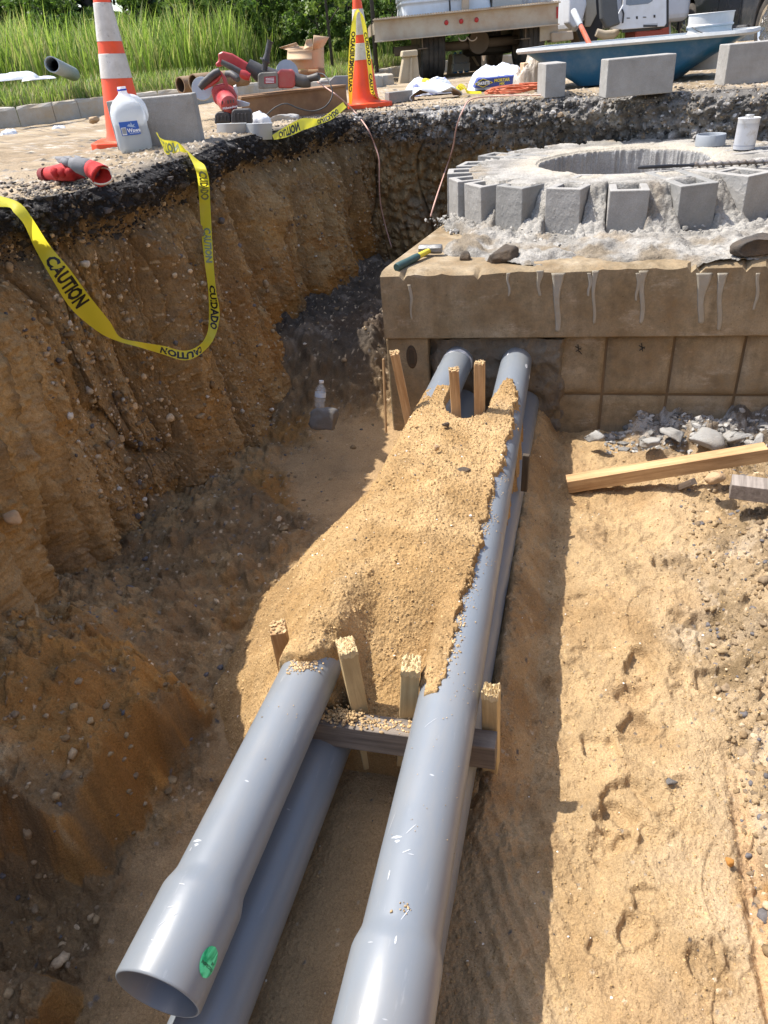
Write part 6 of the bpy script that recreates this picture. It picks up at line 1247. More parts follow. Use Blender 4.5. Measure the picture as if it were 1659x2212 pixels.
mb = MB(); ctr = V(437, 192, Y1_ + 0.14); mb.lathe([(0.0, -0.012), (0.058, -0.012), (0.062, 0.0), (0.058, 0.014), (0.0, 0.014)], 30, Matrix.Translation(ctr) @ Matrix.Rotation(R_(82), 4, 'X')); mb.build('blade_guard', m_plain('guard_grey', (0.38, 0.40, 0.41), 0.35, Metallic=0.5), root, world=True, smooth='auto')
pslab(root, 'shoe', msil, [(504, 186), (510, 183), (514, 200), (513, 216), (524, 218), (540, 223), (538, 229), (518, 232), (505, 230)], Y1_ + 0.02, 0.012, 0.003)
# batteries
for (x0, x1, y0, y1, Y0, lb) in ((463, 498, 242, 268, 4.62, 'black tool battery pack lying behind the grey shells, left one'), (499, 543, 236, 270, 4.58, 'upright black tool battery pack behind the grey shells, right one')):
    root = thing('tool_battery', lb, 'battery', loc=V((x0 + x1) / 2, y1, Y0)); pslab(root, 'case', mbk, [(x0, y1), (x0 + 1, y0 + 5), (x0 + 6, y0), (x1 - 6, y0 - 1), (x1, y0 + 6), (x1 + 1, y1 - 2)], Y0, 0.08, 0.008)
    for i in range(4): pslab(root, 'rib', mbk, [(x0 + 7 + i * 8, y1 - 6), (x0 + 6 + i * 8, y0 + 9), (x0 + 9 + i * 8, y0 + 8), (x0 + 10 + i * 8, y1 - 6)], Y0 - 0.008, 0.01, 0.001)
# grey plastic shells
gpl = m_plain('shell_grey', (0.36, 0.39, 0.41), 0.5, 0.1, 10, 0.1, dirt=(0.45, 0.42, 0.36), dirt_amt=0.4)
for (xa, xb, lb) in ((468, 532, 'light grey curved plastic shell at the rim, left half'), (530, 588, 'light grey curved plastic shell at the rim, right half')):
    root = thing('plastic_shell', lb, 'plastic piece', loc=W((xa + xb) / 2, 300, 0.02)); Y0 = 4.28
    N = 15; rings = []
    for i in range(N):
        f = i / (N - 1); x = xa + (xb - xa) * f; bow = -0.05 * math.sin(math.pi * f); rings.append([V(x, 304 - 3 * f + (xa < 500) * 0.0, Y0 + bow), V(x, 268 - 2 * f, Y0 + bow - 0.01), V(x, 267 - 2 * f, Y0 + bow + 0.0), V(x, 303 - 3 * f, Y0 + bow + 0.012)])
    mb = MB(); mb.loft(rings); mb.build('shell_wall', gpl, root, world=True, smooth='auto')
sheet('white_cup', 'crushed white plastic cup lying on its side beyond the grey shells', 'cup', W(562, 272, 0.03) + Vector((0, 0, 0)), 0.15, 0.10, 0.075, white_pl, 14)
o = rock('concrete_fragment', W(612, 262, 0.0) + Vector((0, -0.25, 0.03)), (0.12, 0.08, 0.035), m_plain('old_concrete', (0.40, 0.38, 0.35), 0.9, 0.2, 30, 0.6), 44, rot=0.1, facet=0.6); meta(o, 'flat lump of broken concrete in front of the rusty beam', 'concrete lump')
# rotary hammer
Y2 = 5.62
root = thing('rotary_hammer', 'large red and black cordless rotary hammer with upright side handle on the beam', 'power drill', loc=V(580, 190, Y2))
pslab(root, 'rear_housing', mred2, [(470, 116), (480, 111), (500, 116), (520, 128), (540, 140), (552, 152), (548, 164), (530, 158), (508, 148), (486, 140), (468, 146), (464, 138), (472, 130)], Y2 + 0.02, 0.085, 0.012)
ptube(root, 'grip', mbk, [(478, 134), (498, 144), (520, 156), (533, 163)], [0.016, 0.019, 0.019, 0.022], 12, Y2 - 0.03)
ptube(root, 'grip_end', mred2, [(519, 158), (530, 163), (540, 167)], [0.024, 0.029, 0.022], 14, Y2 - 0.03)
ptube(root, 'gear_case', mbk, [(535, 140), (560, 158), (600, 170), (640, 172), (660, 174)], [0.04, 0.055, 0.05, 0.04, 0.032], 18, Y2 + 0.05)
pslab(root, 'battery_pack', m_plain('battery_grey', (0.05, 0.055, 0.05), 0.55, dirt=(0.25, 0.22, 0.18), dirt_amt=0.5), [(557, 189), (557, 162), (562, 157), (596, 155), (600, 160), (601, 188), (596, 191), (561, 192)], Y2 - 0.09, 0.08, 0.008)
lq = pslab(root, 'battery_label', m_plain('label_red', (0.30, 0.03, 0.04), 0.5), [(571, 181), (571, 166), (596, 164), (596, 180)], Y2 - 0.0925, 0.003, 0.0005)
mb = MB()
for i in range(4): mb.add([V(574, 169 + i * 3, Y2 - 0.0935), V(592, 168 + i * 3, Y2 - 0.0935), V(592, 169 + i * 3, Y2 - 0.0935), V(574, 170 + i * 3, Y2 - 0.0935)], [(0, 1, 2, 3)])
mb.build('label_lines', whi, root, world=True)
pslab(root, 'motor_pack', mred2, [(599, 188), (598, 156), (606, 150), (630, 150), (637, 158), (638, 184), (632, 191), (604, 191)], Y2 - 0.075, 0.10, 0.012)
ptube(root, 'front_collar', mbk, [(637, 172), (655, 176), (668, 176), (671, 176)], [0.040, 0.038, 0.036, 0.030], 20, Y2 - 0.02)
ptube(root, 'chuck', m_plain('chuck_dark', (0.06, 0.055, 0.05), 0.5, Metallic=0.3), [(662, 172, Y2 - 0.02), (676, 168, Y2 - 0.05), (686, 166, Y2 - 0.07), (689, 165.5, Y2 - 0.075)], [0.022, 0.021, 0.025, 0.020], 18)
ptube(root, 'side_handle', mbk, [(571, 152), (573, 138), (574, 132), (577, 118), (581, 100), (583, 91), (584, 88)], [0.020, 0.018, 0.026, 0.017, 0.019, 0.018, 0.024], 16, Y2 - 0.03)
ptube(root, 'handle_flange', mbk, [(572, 132), (573, 129)], 0.034, 18, Y2 - 0.03)
# cut-off disc tool, chisel
root = thing('cutting_disc_tool', 'grey cutting disc guard of a small grinder behind the rotary hammer', 'grinder', loc=V(622, 160, 5.85))
mb = MB(); mb.lathe([(0.0, -0.02), (0.072, -0.02), (0.078, -0.01), (0.078, 0.02), (0.0, 0.025)], 36, Matrix.Translation(V(620, 158, 5.85)) @ Matrix.Rotation(R_(75), 4, 'X') @ Matrix.Rotation(0.3, 4, 'Y')); mb.build('guard', m_plain('guard_light', (0.36, 0.37, 0.38), 0.45, Metallic=0.4), root, world=True, smooth='auto')
root = thing('chisel_spade', 'flat grey steel demolition chisel pointing at the smaller cone', 'chisel', loc=V(700, 178, 6.0))
pslab(root, 'blade', m_plain('chisel_steel', (0.24, 0.24, 0.24), 0.5, 0.2, 20, 0.2, Metallic=0.4), [(692, 175), (712, 174), (722, 164), (752, 163), (752, 193), (740, 193), (722, 185), (712, 181), (692, 181)], 6.0, 0.03, 0.004)
# cardboard box
root = thing('cardboard_box', 'open brown cardboard box with flaps up behind the tools', 'cardboard box', loc=V(660, 150, 6.3)); cb = m_plain('cardboard', (0.48, 0.33, 0.20), 0.85, 0.08, 10, 0.1)
def flap(name, pts, Y0s, bend=0.0):
    mb = MB(); n = 8; rows = []
    (ax_, ay), (bx_, by), (cx_, cy_), (dx_, dy_) = pts
    for i in range(n + 1):
        f = i / n; rows.append([V(ax_ + (dx_ - ax_) * f, ay + (dy_ - ay) * f - bend * math.sin(math.pi * f * 0.5) * 0, Y0s[0] + (Y0s[3] - Y0s[0]) * f + bend * math.sin(math.pi * f)), V(bx_ + (cx_ - bx_) * f, by + (cy_ - by) * f, Y0s[1] + (Y0s[2] - Y0s[1]) * f + bend * math.sin(math.pi * f))])
    mb.loft(rows, cap=False, closed=False); return mb.build(name, cb, root, world=True, smooth=True, solid=0.004)
flap('front_wall', ((620, 150), (675, 150), (674, 108), (621, 108)), (6.3, 6.3, 6.3, 6.3)); flap('side_wall', ((675, 150), (700, 148), (699, 100), (674, 108)), (6.3, 6.55, 6.55, 6.3))
flap('back_wall', ((640, 145), (700, 145), (699, 100), (640, 100)), (6.55, 6.55, 6.55, 6.55)); flap('front_flap', ((620, 129), (674, 129), (674, 107), (621, 107)), (6.24, 6.24, 6.3, 6.3), 0.02)
flap('left_flap', ((621, 108), (650, 106), (640, 92), (603, 103)), (6.3, 6.5, 6.5, 6.3), 0.05); flap('rear_flap', ((655, 108), (676, 100), (674, 84), (662, 86)), (6.45, 6.5, 6.55, 6.5), 0.02); flap('right_flap', ((675, 108), (698, 102), (711, 80), (678, 76)), (6.3, 6.5, 6.5, 6.3), -0.04)
# ------------------------------------------------------------------ cables
def cable(label, P, r, mat, name='cable', cat='cable'):
    pts = catmull(P, 8); o_ = thing(name, label, cat, loc=P[0]); mb = MB(); mb.tube(pts, r, 8); ob = mb.build('cord', mat, o_, world=True, smooth=True); return o_
mpink = m_plain('pink_cord', (0.50, 0.30, 0.24), 0.6, 0.15, 20); 
fw = 0.97
cable('dirty pink extension cord dropping from the tools into the pit', [V(686, 177, 5.6), V(705, 190, 5.5), V(730, 208, 5.4), W(762, 237, 0.02)] + [wall_hit(x, y, fw) for x, y in ((792, 275), (808, 310), (819, 345), (819, 390), (822, 440), (833, 490))] + [wall_hit(846, 535, fw)], 0.0045, mpink)
cable('pink extension cord running over the far rim down behind the vault', [W(1175, 205, 0.01), W(1110, 206, 0.012), W(1050, 209, 0.012), W(1015, 216, 0.02)] + [wall_hit(x, y, fw) for x, y in ((1000, 238), (986, 275), (978, 320), (960, 375))] + [WY(943, 425, 4.5), WY(930, 468, 4.35)], 0.0045, mpink)
cable('black power cord looping from the rotary hammer in front of the beam', [V(576, 248, 5.3), V(595, 232, 5.3), V(618, 224, 5.3), V(645, 234, 5.3), V(675, 240, 5.3), V(703, 230, 5.3), V(718, 205, 5.35), V(712, 178, 5.4), V(698, 160, 5.5), V(680, 160, 5.6)], 0.0042, mblack)
morg = m_plain('orange_cord', (0.55, 0.14, 0.06), 0.6, 0.2, 20); rn = random.Random(4); pts = []
for i in range(64):
    a = i * 0.72; pts.append(W(1118, 200, 0.012) + Vector((0.24 * math.cos(a) * rn.uniform(0.7, 1.05), 0.13 * math.sin(a) * rn.uniform(0.6, 1.1), rn.uniform(0, 0.03) + 0.0004 * i)))
cable('tangled orange extension cord coil on the rim left of the tub', pts, 0.0048, morg, 'extension_cord', 'extension cord')
# ------------------------------------------------------------------ cement bags
bagm = NT('cement_bag_paper'); bz = bagm.ramp(bagm.noise(5, 3, 0.5), [(0.40, (0.60, 0.60, 0.60)), (0.5, (0.66, 0.67, 0.70)), (0.56, (0.14, 0.17, 0.42)), (0.60, (0.62, 0.64, 0.68)), (0.72, (0.66, 0.66, 0.66))]); bagm = bagm.fin(bz, 0.55, bagm.bump(bagm.noise(14, 5), 0.5, 0.01))
bagm2 = m_plain('white_bag_paper', (0.62, 0.63, 0.66), 0.55, 0.12, 8, 0.3); bagb = m_plain('bag_blue', (0.04, 0.06, 0.24), 0.5); bagy = m_plain('bag_yellow', (0.75, 0.60, 0.03), 0.5); bagk = m_plain('bag_black', (0.02, 0.02, 0.025), 0.5)
b1 = W(932, 205, 0.0); sheet('cement_bag', 'opened blue, white and yellow cement bag left of the mortar bag', 'cement bag', b1 + Vector((0, 0.2, 0)), 0.42, 0.34, 0.13, bagm, 31, 0.1, n=60)
o = sheet('bag_print', 'x', 'x', b1 + Vector((-0.05, 0.12, 0.10)), 0.15, 0.12, 0.035, bagy, 33); 
for k_ in ('label', 'category'): del o[k_]
par = [q for q in bpy.data.objects if q.name.startswith('cement_bag')][0]; o.parent = par; o.location = Vector((-0.05, -0.06, 0.085)); o.name = 'yellow_print'
kraft = m_plain('kraft_paper', (0.46, 0.30, 0.19), 0.85, 0.15)
root = thing('torn_paper_sack', 'torn open paper sack with brown lining in front of the cement bag', 'paper sack', loc=W(938, 216, 0))
mb = MB(); n = 22
def sackpt(i, k):
    a = math.pi * (i / (n - 1)); rr3 = 1 + 0.12 * math.sin(a * 7 + k); return W(938, 212, 0) + Vector((0.19 * math.cos(a) * rr3, (k / 5 - 0.5) * 0.26, 0.105 * math.sin(a) * (0.7 + 0.35 * math.sin(k * 1.3 + a * 3)) + 0.003))
mb.loft([[sackpt(i, k) for k in range(6)] for i in range(n)], cap=False, closed=False); mb.build('sack_wall', bagm2, root, world=True, smooth=True, solid=0.004)
mb = MB(); mb.loft([[(sackpt(i, k) - W(938, 212, 0)) * 0.93 + W(938, 212, 0) for k in range(6)] for i in range(n)], cap=False, closed=False); mb.build('sack_lining', kraft, root, world=True, smooth=True)
b2 = W(1080, 190, 0.0); o = sheet('cement_bag', 'full white mortar mix bag with blue band left of the tub', 'cement bag', b2 + Vector((0, 0.10, 0)), 0.50, 0.34, 0.20, bagm2, 34, -0.05, n=60)
def bagface(x, y): return Vector((x, -0.185 - 0.0, y))
mb = MB(); ip = [(-0.235, 0.02), (0.13, 0.012), (0.15, 0.06), (0.10, 0.085), (-0.20, 0.085)]
mb.add([(x, -0.186 + 0.02 * y, y) for x, y in ip] + [(x, -0.10, y + 0.01) for x, y in ip], [(0, 1, 2, 3, 4), (5, 6, 7, 8, 9)] + [(i, (i + 1) % 5, 5 + (i + 1) % 5, 5 + i) for i in range(5)]); bb_ = mb.build('blue_band', bagb, o, bevel=0.006)
mb = MB(); mb.add([(-0.235, -0.188, 0.05), (-0.16, -0.188, 0.02), (-0.075, -0.188, 0.05), (-0.16, -0.188, 0.085)], [(0, 1, 2, 3)]); mb.build('diamond', bagy, o, solid=0.001)
mb = MB(); mb.add([(-0.222, -0.1895, 0.05), (-0.16, -0.1895, 0.025), (-0.088, -0.1895, 0.05), (-0.16, -0.1895, 0.08)], [(0, 1, 2, 3)]); mb.build('diamond_centre', bagk, o, solid=0.001)
lettering('SAKRETE', lambda x, y: (-0.156 + x, -0.1915, 0.05 + y * 1.2), whi, o, 0.026, 0.001)
lettering('MORTAR', lambda x, y: (0.0 + x, -0.1885, 0.060 + y), bagy, o, 0.032, 0.001); lettering('MIX', lambda x, y: (0.0 + x, -0.1885, 0.034 + y), bagy, o, 0.024, 0.001)
cpl = NT('clear_bag'); cpl.fin((0.7, 0.62, 0.52), 0.2, cpl.bump(cpl.noise(18, 5, 0.6), 0.8, 0.02)); cpl.b.inputs['Alpha'].default_value = 0.55
root = thing('clear_plastic_bag', 'crumpled clear plastic bag over a tan carton against the tub', 'plastic bag', loc=W(1150, 188, 0))
o = sheet('bag_film', 'x', 'x', (0, 0, 0), 0.30, 0.26, 0.26, cpl.m, 36, n=50, crump=1.6); del o['label']; del o['category']; o.parent = root
mb = MB(); mb.box((0.0, 0, 0.09), (0.18, 0.15, 0.17)); mb.build('carton', cb, root, bevel=0.006)
g4 = [(W(985, 196, 0.03), sv(None, 0.3, 1, 0.5)), (W(996, 188, 0.07), sv(None, 0.8, 0.6, 0.7)), (W(1004, 186, 0.06), sv(None, 0.7, 0.8, 0.7)), (W(1008, 198, 0.02), sv(None, 0.3, 1, 0.4)), (W(1040, 200, 0.015), sv(None, 0.1, 1, 0.25))]
tape('short crumpled bit of caution tape between the two cement bags', g4, [(0.3, 'CUI', False, None)])

# ------------------------------------------------------------------ tub, bucket, shovel
TL = WY(1108, 101, 6.15); TR = WY(1622, 70, 5.35); zt = 0.5 * (TL.z + TR.z); TL.z = TR.z = zt; print('tub rim', TL, TR)
ux = (TR - TL); LT = ux.length; ux.normalize(); uy = Vector((-ux.y, ux.x, 0)); MT = Matrix(((ux.x, uy.x, 0, TL.x), (ux.y, uy.y, 0, TL.y), (0, 0, 1, 0), (0, 0, 0, 1)))
root = thing('mixing_tub', 'big blue mortar mixing tub with mortar-whitened rim', 'mortar tub', matrix=MT)
tubm = m_plain('tub_blue', (0.012, 0.10, 0.20), 0.42, 0.15, 6, 0.05, dirt=(0.28, 0.30, 0.30), dirt_amt=0.13, dscale=9); tubr = m_plain('tub_rim_mortar', (0.52, 0.52, 0.50), 0.8, 0.15, 40, 0.5, dirt=(0.08, 0.2, 0.28), dirt_amt=0.12)
def rr_rect(x0, x1, y0, y1, r, z, n=6):
    out = []
    for cx, cy_, a0 in ((x1 - r, y0 + r, -90), (x1 - r, y1 - r, 0), (x0 + r, y1 - r, 90), (x0 + r, y0 + r, 180)):
        for k in range(n + 1): a = R_(a0 + 90 * k / n); out.append((cx + r * math.cos(a), cy_ + r * math.sin(a), z))
    return out
Wt = 0.85; zb_ = 0.012; mb = MB()
mb.loft([rr_rect(0.52, LT - 0.50, 0.16, Wt - 0.16, 0.08, zb_ + 0.01), rr_rect(0.44, LT - 0.46, 0.12, Wt - 0.12, 0.10, zb_), rr_rect(0.40, LT - 0.42, 0.10, Wt - 0.10, 0.11, zb_ + 0.03), rr_rect(0.03, LT - 0.03, 0.03, Wt - 0.03, 0.12, zt - 0.02), rr_rect(0.04, LT - 0.04, 0.04, Wt - 0.04, 0.12, zt - 0.015), rr_rect(0.42, LT - 0.44, 0.11, Wt - 0.11, 0.1, zb_ + 0.04), rr_rect(0.52, LT - 0.50, 0.16, Wt - 0.16, 0.08, zb_ + 0.025)]); mb.build('tub_shell', tubm, root, smooth='auto')
mb = MB(); mb.loft([rr_rect(0.0, LT, 0, Wt, 0.13, zt - 0.032), rr_rect(-0.012, LT + 0.012, -0.012, Wt + 0.012, 0.14, zt - 0.018), rr_rect(-0.006, LT + 0.006, -0.006, Wt + 0.006, 0.14, zt), rr_rect(0.04, LT - 0.04, 0.04, Wt - 0.04, 0.12, zt), rr_rect(0.04, LT - 0.04, 0.04, Wt - 0.04, 0.12, zt - 0.03)], cap=False); mb.build('rim', tubr, root, smooth='auto')
bk_ = WY(1533, 60, 5.95); root = thing('plastic_bucket', 'white plastic bucket standing in the blue tub', 'bucket', loc=(bk_.x, bk_.y, 0.05), rot=(0, 0, 0.3)); wb = m_plain('bucket_white', (0.62, 0.60, 0.57), 0.45, 0.06, 10, 0.05, dirt=(0.35, 0.30, 0.25), dirt_amt=0.25); ht = WY(1533, 27, 5.95).z - 0.05
mb = MB(); mb.lathe([(0.128, 0), (0.130, 0.01), (0.142, ht - 0.13), (0.150, ht - 0.125), (0.151, ht - 0.115), (0.144, ht - 0.11), (0.145, ht - 0.085), (0.154, ht - 0.08), (0.155, ht - 0.072), (0.147, ht - 0.065), (0.149, ht - 0.008), (0.154, ht - 0.004), (0.152, ht), (0.145, ht), (0.125, 0.012)], 48, cap0=True, cap1=True); mb.build('bucket_body', wb, root, smooth='auto')
mb = MB(); mb.tube([(0.155 * math.cos(a), -0.155 * abs(math.sin(a)) , ht - 0.075 - 0.075 * abs(math.sin(a))) for a in np.linspace(0, math.pi, 16)], 0.003, 6); mb.build('bail', mbk, root, smooth=True)
root = thing('shovel', 'orange shovel handle with worn white end leaning out of the blue tub', 'shovel', loc=WY(1275, 100, 6.3)); a = WY(1238, 22, 6.45); b = WY(1290, 130, 6.2); d = b - a
mb = MB(); mb.tube([a + d * 0.27, a + d * 1.0], [0.017, 0.019], 14); mb.build('handle', m_plain('shovel_orange', (0.70, 0.14, 0.05), 0.5, 0.1, 10, 0.05, dirt=(0.7, 0.6, 0.55), dirt_amt=0.2), root, world=True, smooth='auto')
mb = MB(); mb.tube([a - d * 0.01, a, a + d * 0.02, a + d * 0.3], [0.008, 0.018, 0.022, 0.020], 14); mb.build('handle_end', tubr, root, world=True, smooth='auto')
mb = MB(); bl = [(-0.09, 0, 0), (0.09, 0, 0), (0.10, 0, -0.12), (0, 0, -0.2), (-0.10, 0, -0.12)]; mb.add([b + Vector(p) * 0.6 for p in bl], [(0, 1, 2, 3, 4)]); mb.build('blade', steel, root, world=True, solid=0.003)

# ------------------------------------------------------------------ flatbed truck
YB = 11.9; Pl = WY(807, 45, YB); Pr = WY(1207, 9, YB); Pb = WY(812, 89, YB); zt_, zb2 = Pl.z, Pb.z; X0, X1 = Pl.x, Pr.x; GZ = WY(935, 171, 12.4).z; print('truck', X0, X1, zt_, zb2, GZ, Pr.z)
root = thing('flatbed_truck', 'flatbed work truck with pale steel bed, seen from behind', 'truck', loc=(X0, YB, GZ)); bedm = m_plain('bed_paint', (0.46, 0.40, 0.31), 0.6, 0.15, 5, 0.1, dirt=(0.27, 0.15, 0.07), dirt_amt=0.45, dscale=2.5); bedd = m_plain('bed_under', (0.14, 0.10, 0.065), 0.8, 0.3, 6, 0.2); 
mb = MB(); W_ = X1 - X0; cx = (X0 + X1) / 2; hb = zt_ - zb2
mb.box((cx, YB, (zt_ + zb2) / 2), (W_, 0.01, hb)); mb.build('rear_beam_web', bedm, root, world=True, bevel=0.002)
mb = MB(); mb.box((cx, YB - 0.03, zt_ + 0.008), (W_ + 0.02, 0.09, 0.016)); mb.build('rear_beam_top', bedm, root, world=True, bevel=0.003)
mb = MB(); mb.box((cx, YB - 0.03, zb2 - 0.008), (W_ + 0.01, 0.09, 0.016)); mb.build('rear_beam_bottom', bedm, root, world=True, bevel=0.003)
mb = MB()
for i in range(70): mb.box((X0 + 0.02 + i * (W_ - 0.04) / 69, YB - 0.03, zt_ + 0.021), (0.02, 0.08, 0.01))
o = mb.build('grip_strip', bedm, root, world=True); o['kind'] = 'stuff'
mb = MB(); mb.box((cx, YB + 1.3, zt_ - 0.01), (W_ - 0.02, 2.55, 0.02)); mb.build('bed_deck', bedd, root, world=True)
for sx in (X0 + 0.01, X1 - 0.01): mb = MB(); mb.box((sx, YB + 1.3, zt_ - 0.09), (0.02, 2.55, 0.13)); mb.build('side_rail', bedm, root, world=True)
for x in (WY(899, 110, YB).x + 0.1, WY(1122, 90, YB).x + 0.1):
    mb = MB(); mb.box((x, YB + 0.95, zb2 - 0.05), (0.012, 1.8, 0.17)); mb.box((x, YB + 0.95, zb2 - 0.14), (0.13, 1.8, 0.014)); mb.box((x, YB + 0.95, zb2 + 0.04), (0.13, 1.8, 0.014)); mb.build('frame_rail', bedd, root, world=True)
redl = m_plain('red_lens', (0.35, 0.01, 0.012), 0.25)
for px, py in ((964, 49), (996, 46), (1029, 43)):
    c0 = WY(px, py, YB); mb = MB(); mb.lathe([(0.0, 0.0), (0.026, 0.0), (0.030, -0.008), (0.024, -0.016), (0.0, -0.018)][::-1], 20, Matrix.Translation((c0.x, YB - 0.006, c0.z)) @ Matrix.Rotation(R_(-90), 4, 'X')); mb.build('marker_light', redl, root, world=True, smooth='auto')
tyre = m_plain('tyre_rubber', (0.018, 0.017, 0.016), 0.8, 0.3, 30, 0.3, dirt=(0.10, 0.08, 0.06), dirt_amt=0.4)
def wheel(c, r, w, root, rim=None, yaw=0.0, name='tyre'):
    Mx = Matrix.Translation(c) @ Matrix.Rotation(yaw, 4, 'Z') @ Matrix.Rotation(R_(90), 4, 'Y'); mb = MB(); 
    prof = [(r * 0.62, -w * 0.5), (r * 0.85, -w * 0.52), (r * 0.97, -w * 0.46)]
    for g_ in (-0.3, -0.1, 0.1, 0.3): prof += [(r, w * (g_ - 0.08)), (r, w * (g_ + 0.06)), (r * 0.975, w * (g_ + 0.07)), (r * 0.975, w * (g_ + 0.11))]
    prof += [(r * 0.97, w * 0.46), (r * 0.85, w * 0.52), (r * 0.62, w * 0.5)]
    mb.lathe(prof, 48, Mx); t_ = mb.build(name, tyre, root, world=True, smooth='auto')
    mb = MB(); mb.lathe([(r * 0.62, -w * 0.5), (r * 0.6, -w * 0.42), (r * 0.2, -w * 0.36), (0.001, -w * 0.36)], 32, Mx); mb.lathe([(r * 0.62, w * 0.5), (r * 0.6, w * 0.42), (r * 0.2, w * 0.3), (0.001, w * 0.3)], 32, Mx); mb.build('wheel_disc', rim or bedd, root, world=True, smooth='auto'); return t_
RW = 0.39
wheel(Vector((WY(933, 170, 12.45).x, 12.45, GZ + RW)), RW, 0.34, root); wheel(Vector((X1 - 0.3, 12.45, GZ + RW)), RW, 0.34, root)
wheel(Vector((WY(1062, 150, 14.6).x, 14.6, GZ + RW - 0.03)), RW, 0.28, root)
c0 = WY(1055, 95, 13.0); Mx = Matrix.Translation(c0 + Vector((0, 0, -0.02))); mb = MB(); mb.lathe([(0.2, -0.11), (0.33, -0.12), (0.40, -0.08), (0.41, 0), (0.40, 0.08), (0.33, 0.12), (0.2, 0.11)], 40, Mx); mb.build('spare_tyre', m_plain('muddy_tyre', (0.05, 0.038, 0.025), 0.85, 0.3, 20, 0.3), root, world=True, smooth='auto')
mb = MB(); mb.tube([(X0 + 0.3, 12.5, GZ + RW), (X1 - 0.2, 12.5, GZ + RW)], 0.06, 14); mb.build('axle', bedd, root, world=True, smooth=True)
mb = MB(); mb.tube([(WY(1035, 125, 12.4).x, 12.4, GZ + RW + 0.02), (WY(1035, 125, 12.4).x, 12.9, GZ + RW + 0.02)], [0.15, 0.12], 20); mb.build('differential', bedd, root, world=True, smooth='auto')
for hx in (1000, 1021): mb = MB(); a = WY(hx, 80, YB + 0.02); mb.tube([a + Vector((0.06 * math.cos(q), 0, -0.045 * math.sin(q))) for q in np.linspace(0, math.pi, 12)], 0.008, 6); mb.build('tow_loop', bedm, root, world=True, smooth=True)
# right rear corner and tall post
a = WY(1180, 30, YB + 0.1); pslab(root, 'corner_bracket', bedm, [(1166, 30), (1186, 28), (1206, 24), (1206, 84), (1166, 90)], YB + 0.15, 0.35, 0.01); pslab(root, 'reflector', redl, [(1202, 40), (1206, 39), (1206, 14), (1202, 15)], YB - 0.02, 0.01, 0.001); pslab(root, 'step_bumper', bedm, [(1190, 70), (1238, 66), (1240, 86), (1192, 92)], YB + 0.1, 0.3, 0.02)
# load on the bed: white tank, grey box, water packs
root = thing('white_plastic_tank', 'white plastic water tank strapped on the left of the truck bed', 'tank', loc=WY(930, 36, YB + 0.3)); wt = m_plain('tank_white', (0.60, 0.62, 0.64), 0.4, 0.05, 4, 0.05, dirt=(0.4, 0.36, 0.3), dirt_amt=0.2)
zt2 = zt_ + 0.002; xa, xb = WY(866, 30, YB + 0.25).x, WY(1062, 20, YB + 0.25).x
mb = MB(); mb.loft([rr_rect(xa, xb, YB + 0.16, YB + 1.3, 0.12, z) if i % 2 == 0 else rr_rect(xa + 0.02, xb - 0.02, YB + 0.18, YB + 1.28, 0.12, z) for i, z in enumerate((zt2, zt2 + 0.14, zt2 + 0.17, zt2 + 0.2, zt2 + 0.21, zt2 + 0.5, zt2 + 0.53, zt2 + 0.9))]); mb.build('tank_body', wt, root, world=True, smooth='auto', bevel=0.01)
ptube(root, 'hose', mblack, [(971, 0), (972, 20), (971, 38)], 0.012, 8, YB + 0.1)
root = thing('bed_post', 'worn white upright post at the rear of the truck bed', 'post', loc=WY(1006, 38, YB + 0.06)); c0 = WY(1006, 38, YB + 0.06); mb = MB(); mb.box((c0.x, YB + 0.08, zt2 + 0.55), (0.10, 0.06, 1.1)); mb.build('post_tube', bedm, root, world=True, bevel=0.006)
root = thing('grey_tool_chest', 'pale grey chest on the truck bed right of the tank', 'tool chest', loc=WY(1085, 25, YB + 0.2)); a, b = WY(1064, 28, YB + 0.2), WY(1128, 24, YB + 0.2); mb = MB(); mb.box(((a.x + b.x) / 2, YB + 0.5, zt2 + 0.2), (b.x - a.x, 0.6, 0.4)); mb.build('chest_body', m_plain('chest_grey', (0.42, 0.40, 0.36), 0.6), root, world=True, bevel=0.01); mb = MB(); mb.box(((a.x + b.x) / 2, YB + 0.5, zt2 + 0.42), (b.x - a.x + 0.03, 0.63, 0.035)); mb.build('lid', m_plain('chest_lid', (0.50, 0.48, 0.44), 0.6), root, world=True, bevel=0.006)
bl_ = NT('bottled_water'); bl_.fin(bl_.mixc(bl_.ramp(bl_.voro(16), [(0.2, 0.0), (0.5, 1.0)]), (0.35, 0.55, 0.75), (0.05, 0.22, 0.50)), 0.15, bl_.bump(bl_.noise(20, 4), 0.6, 0.02))
def water_pack(label, px, py, Y0, w, h, zb_=None):
    c0 = WY(px, py, Y0); root = thing('water_bottle_pack', label, 'water bottles', loc=c0); z0 = zb_ if zb_ is not None else c0.z
    nb = max(3, int(w / 0.085))
    for i in range(nb):
        for j in range(2):
            mb = MB(); x = c0.x - w / 2 + (i + 0.5) * w / nb; mb.lathe([(0.03, 0), (0.036, 0.01), (0.034, h * 0.5), (0.036, h * 0.72), (0.014, h * 0.92), (0.014, h)], 12, Matrix.Translation((x, Y0 + j * 0.08, z0)), cap0=True, cap1=True); mb.build('bottle', bl_.m, root, world=True, smooth='auto')
    mb = MB(); mb.box((c0.x, Y0 + 0.04, z0 + h * 0.45), (w + 0.01, 0.17, h * 0.75)); o = mb.build('shrink_wrap', cpl.m, root, world=True, bevel=0.02)
water_pack('shrink-wrapped water bottles on the truck bed', 1150, 22, YB + 0.3, 0.55, 0.24, zt2)
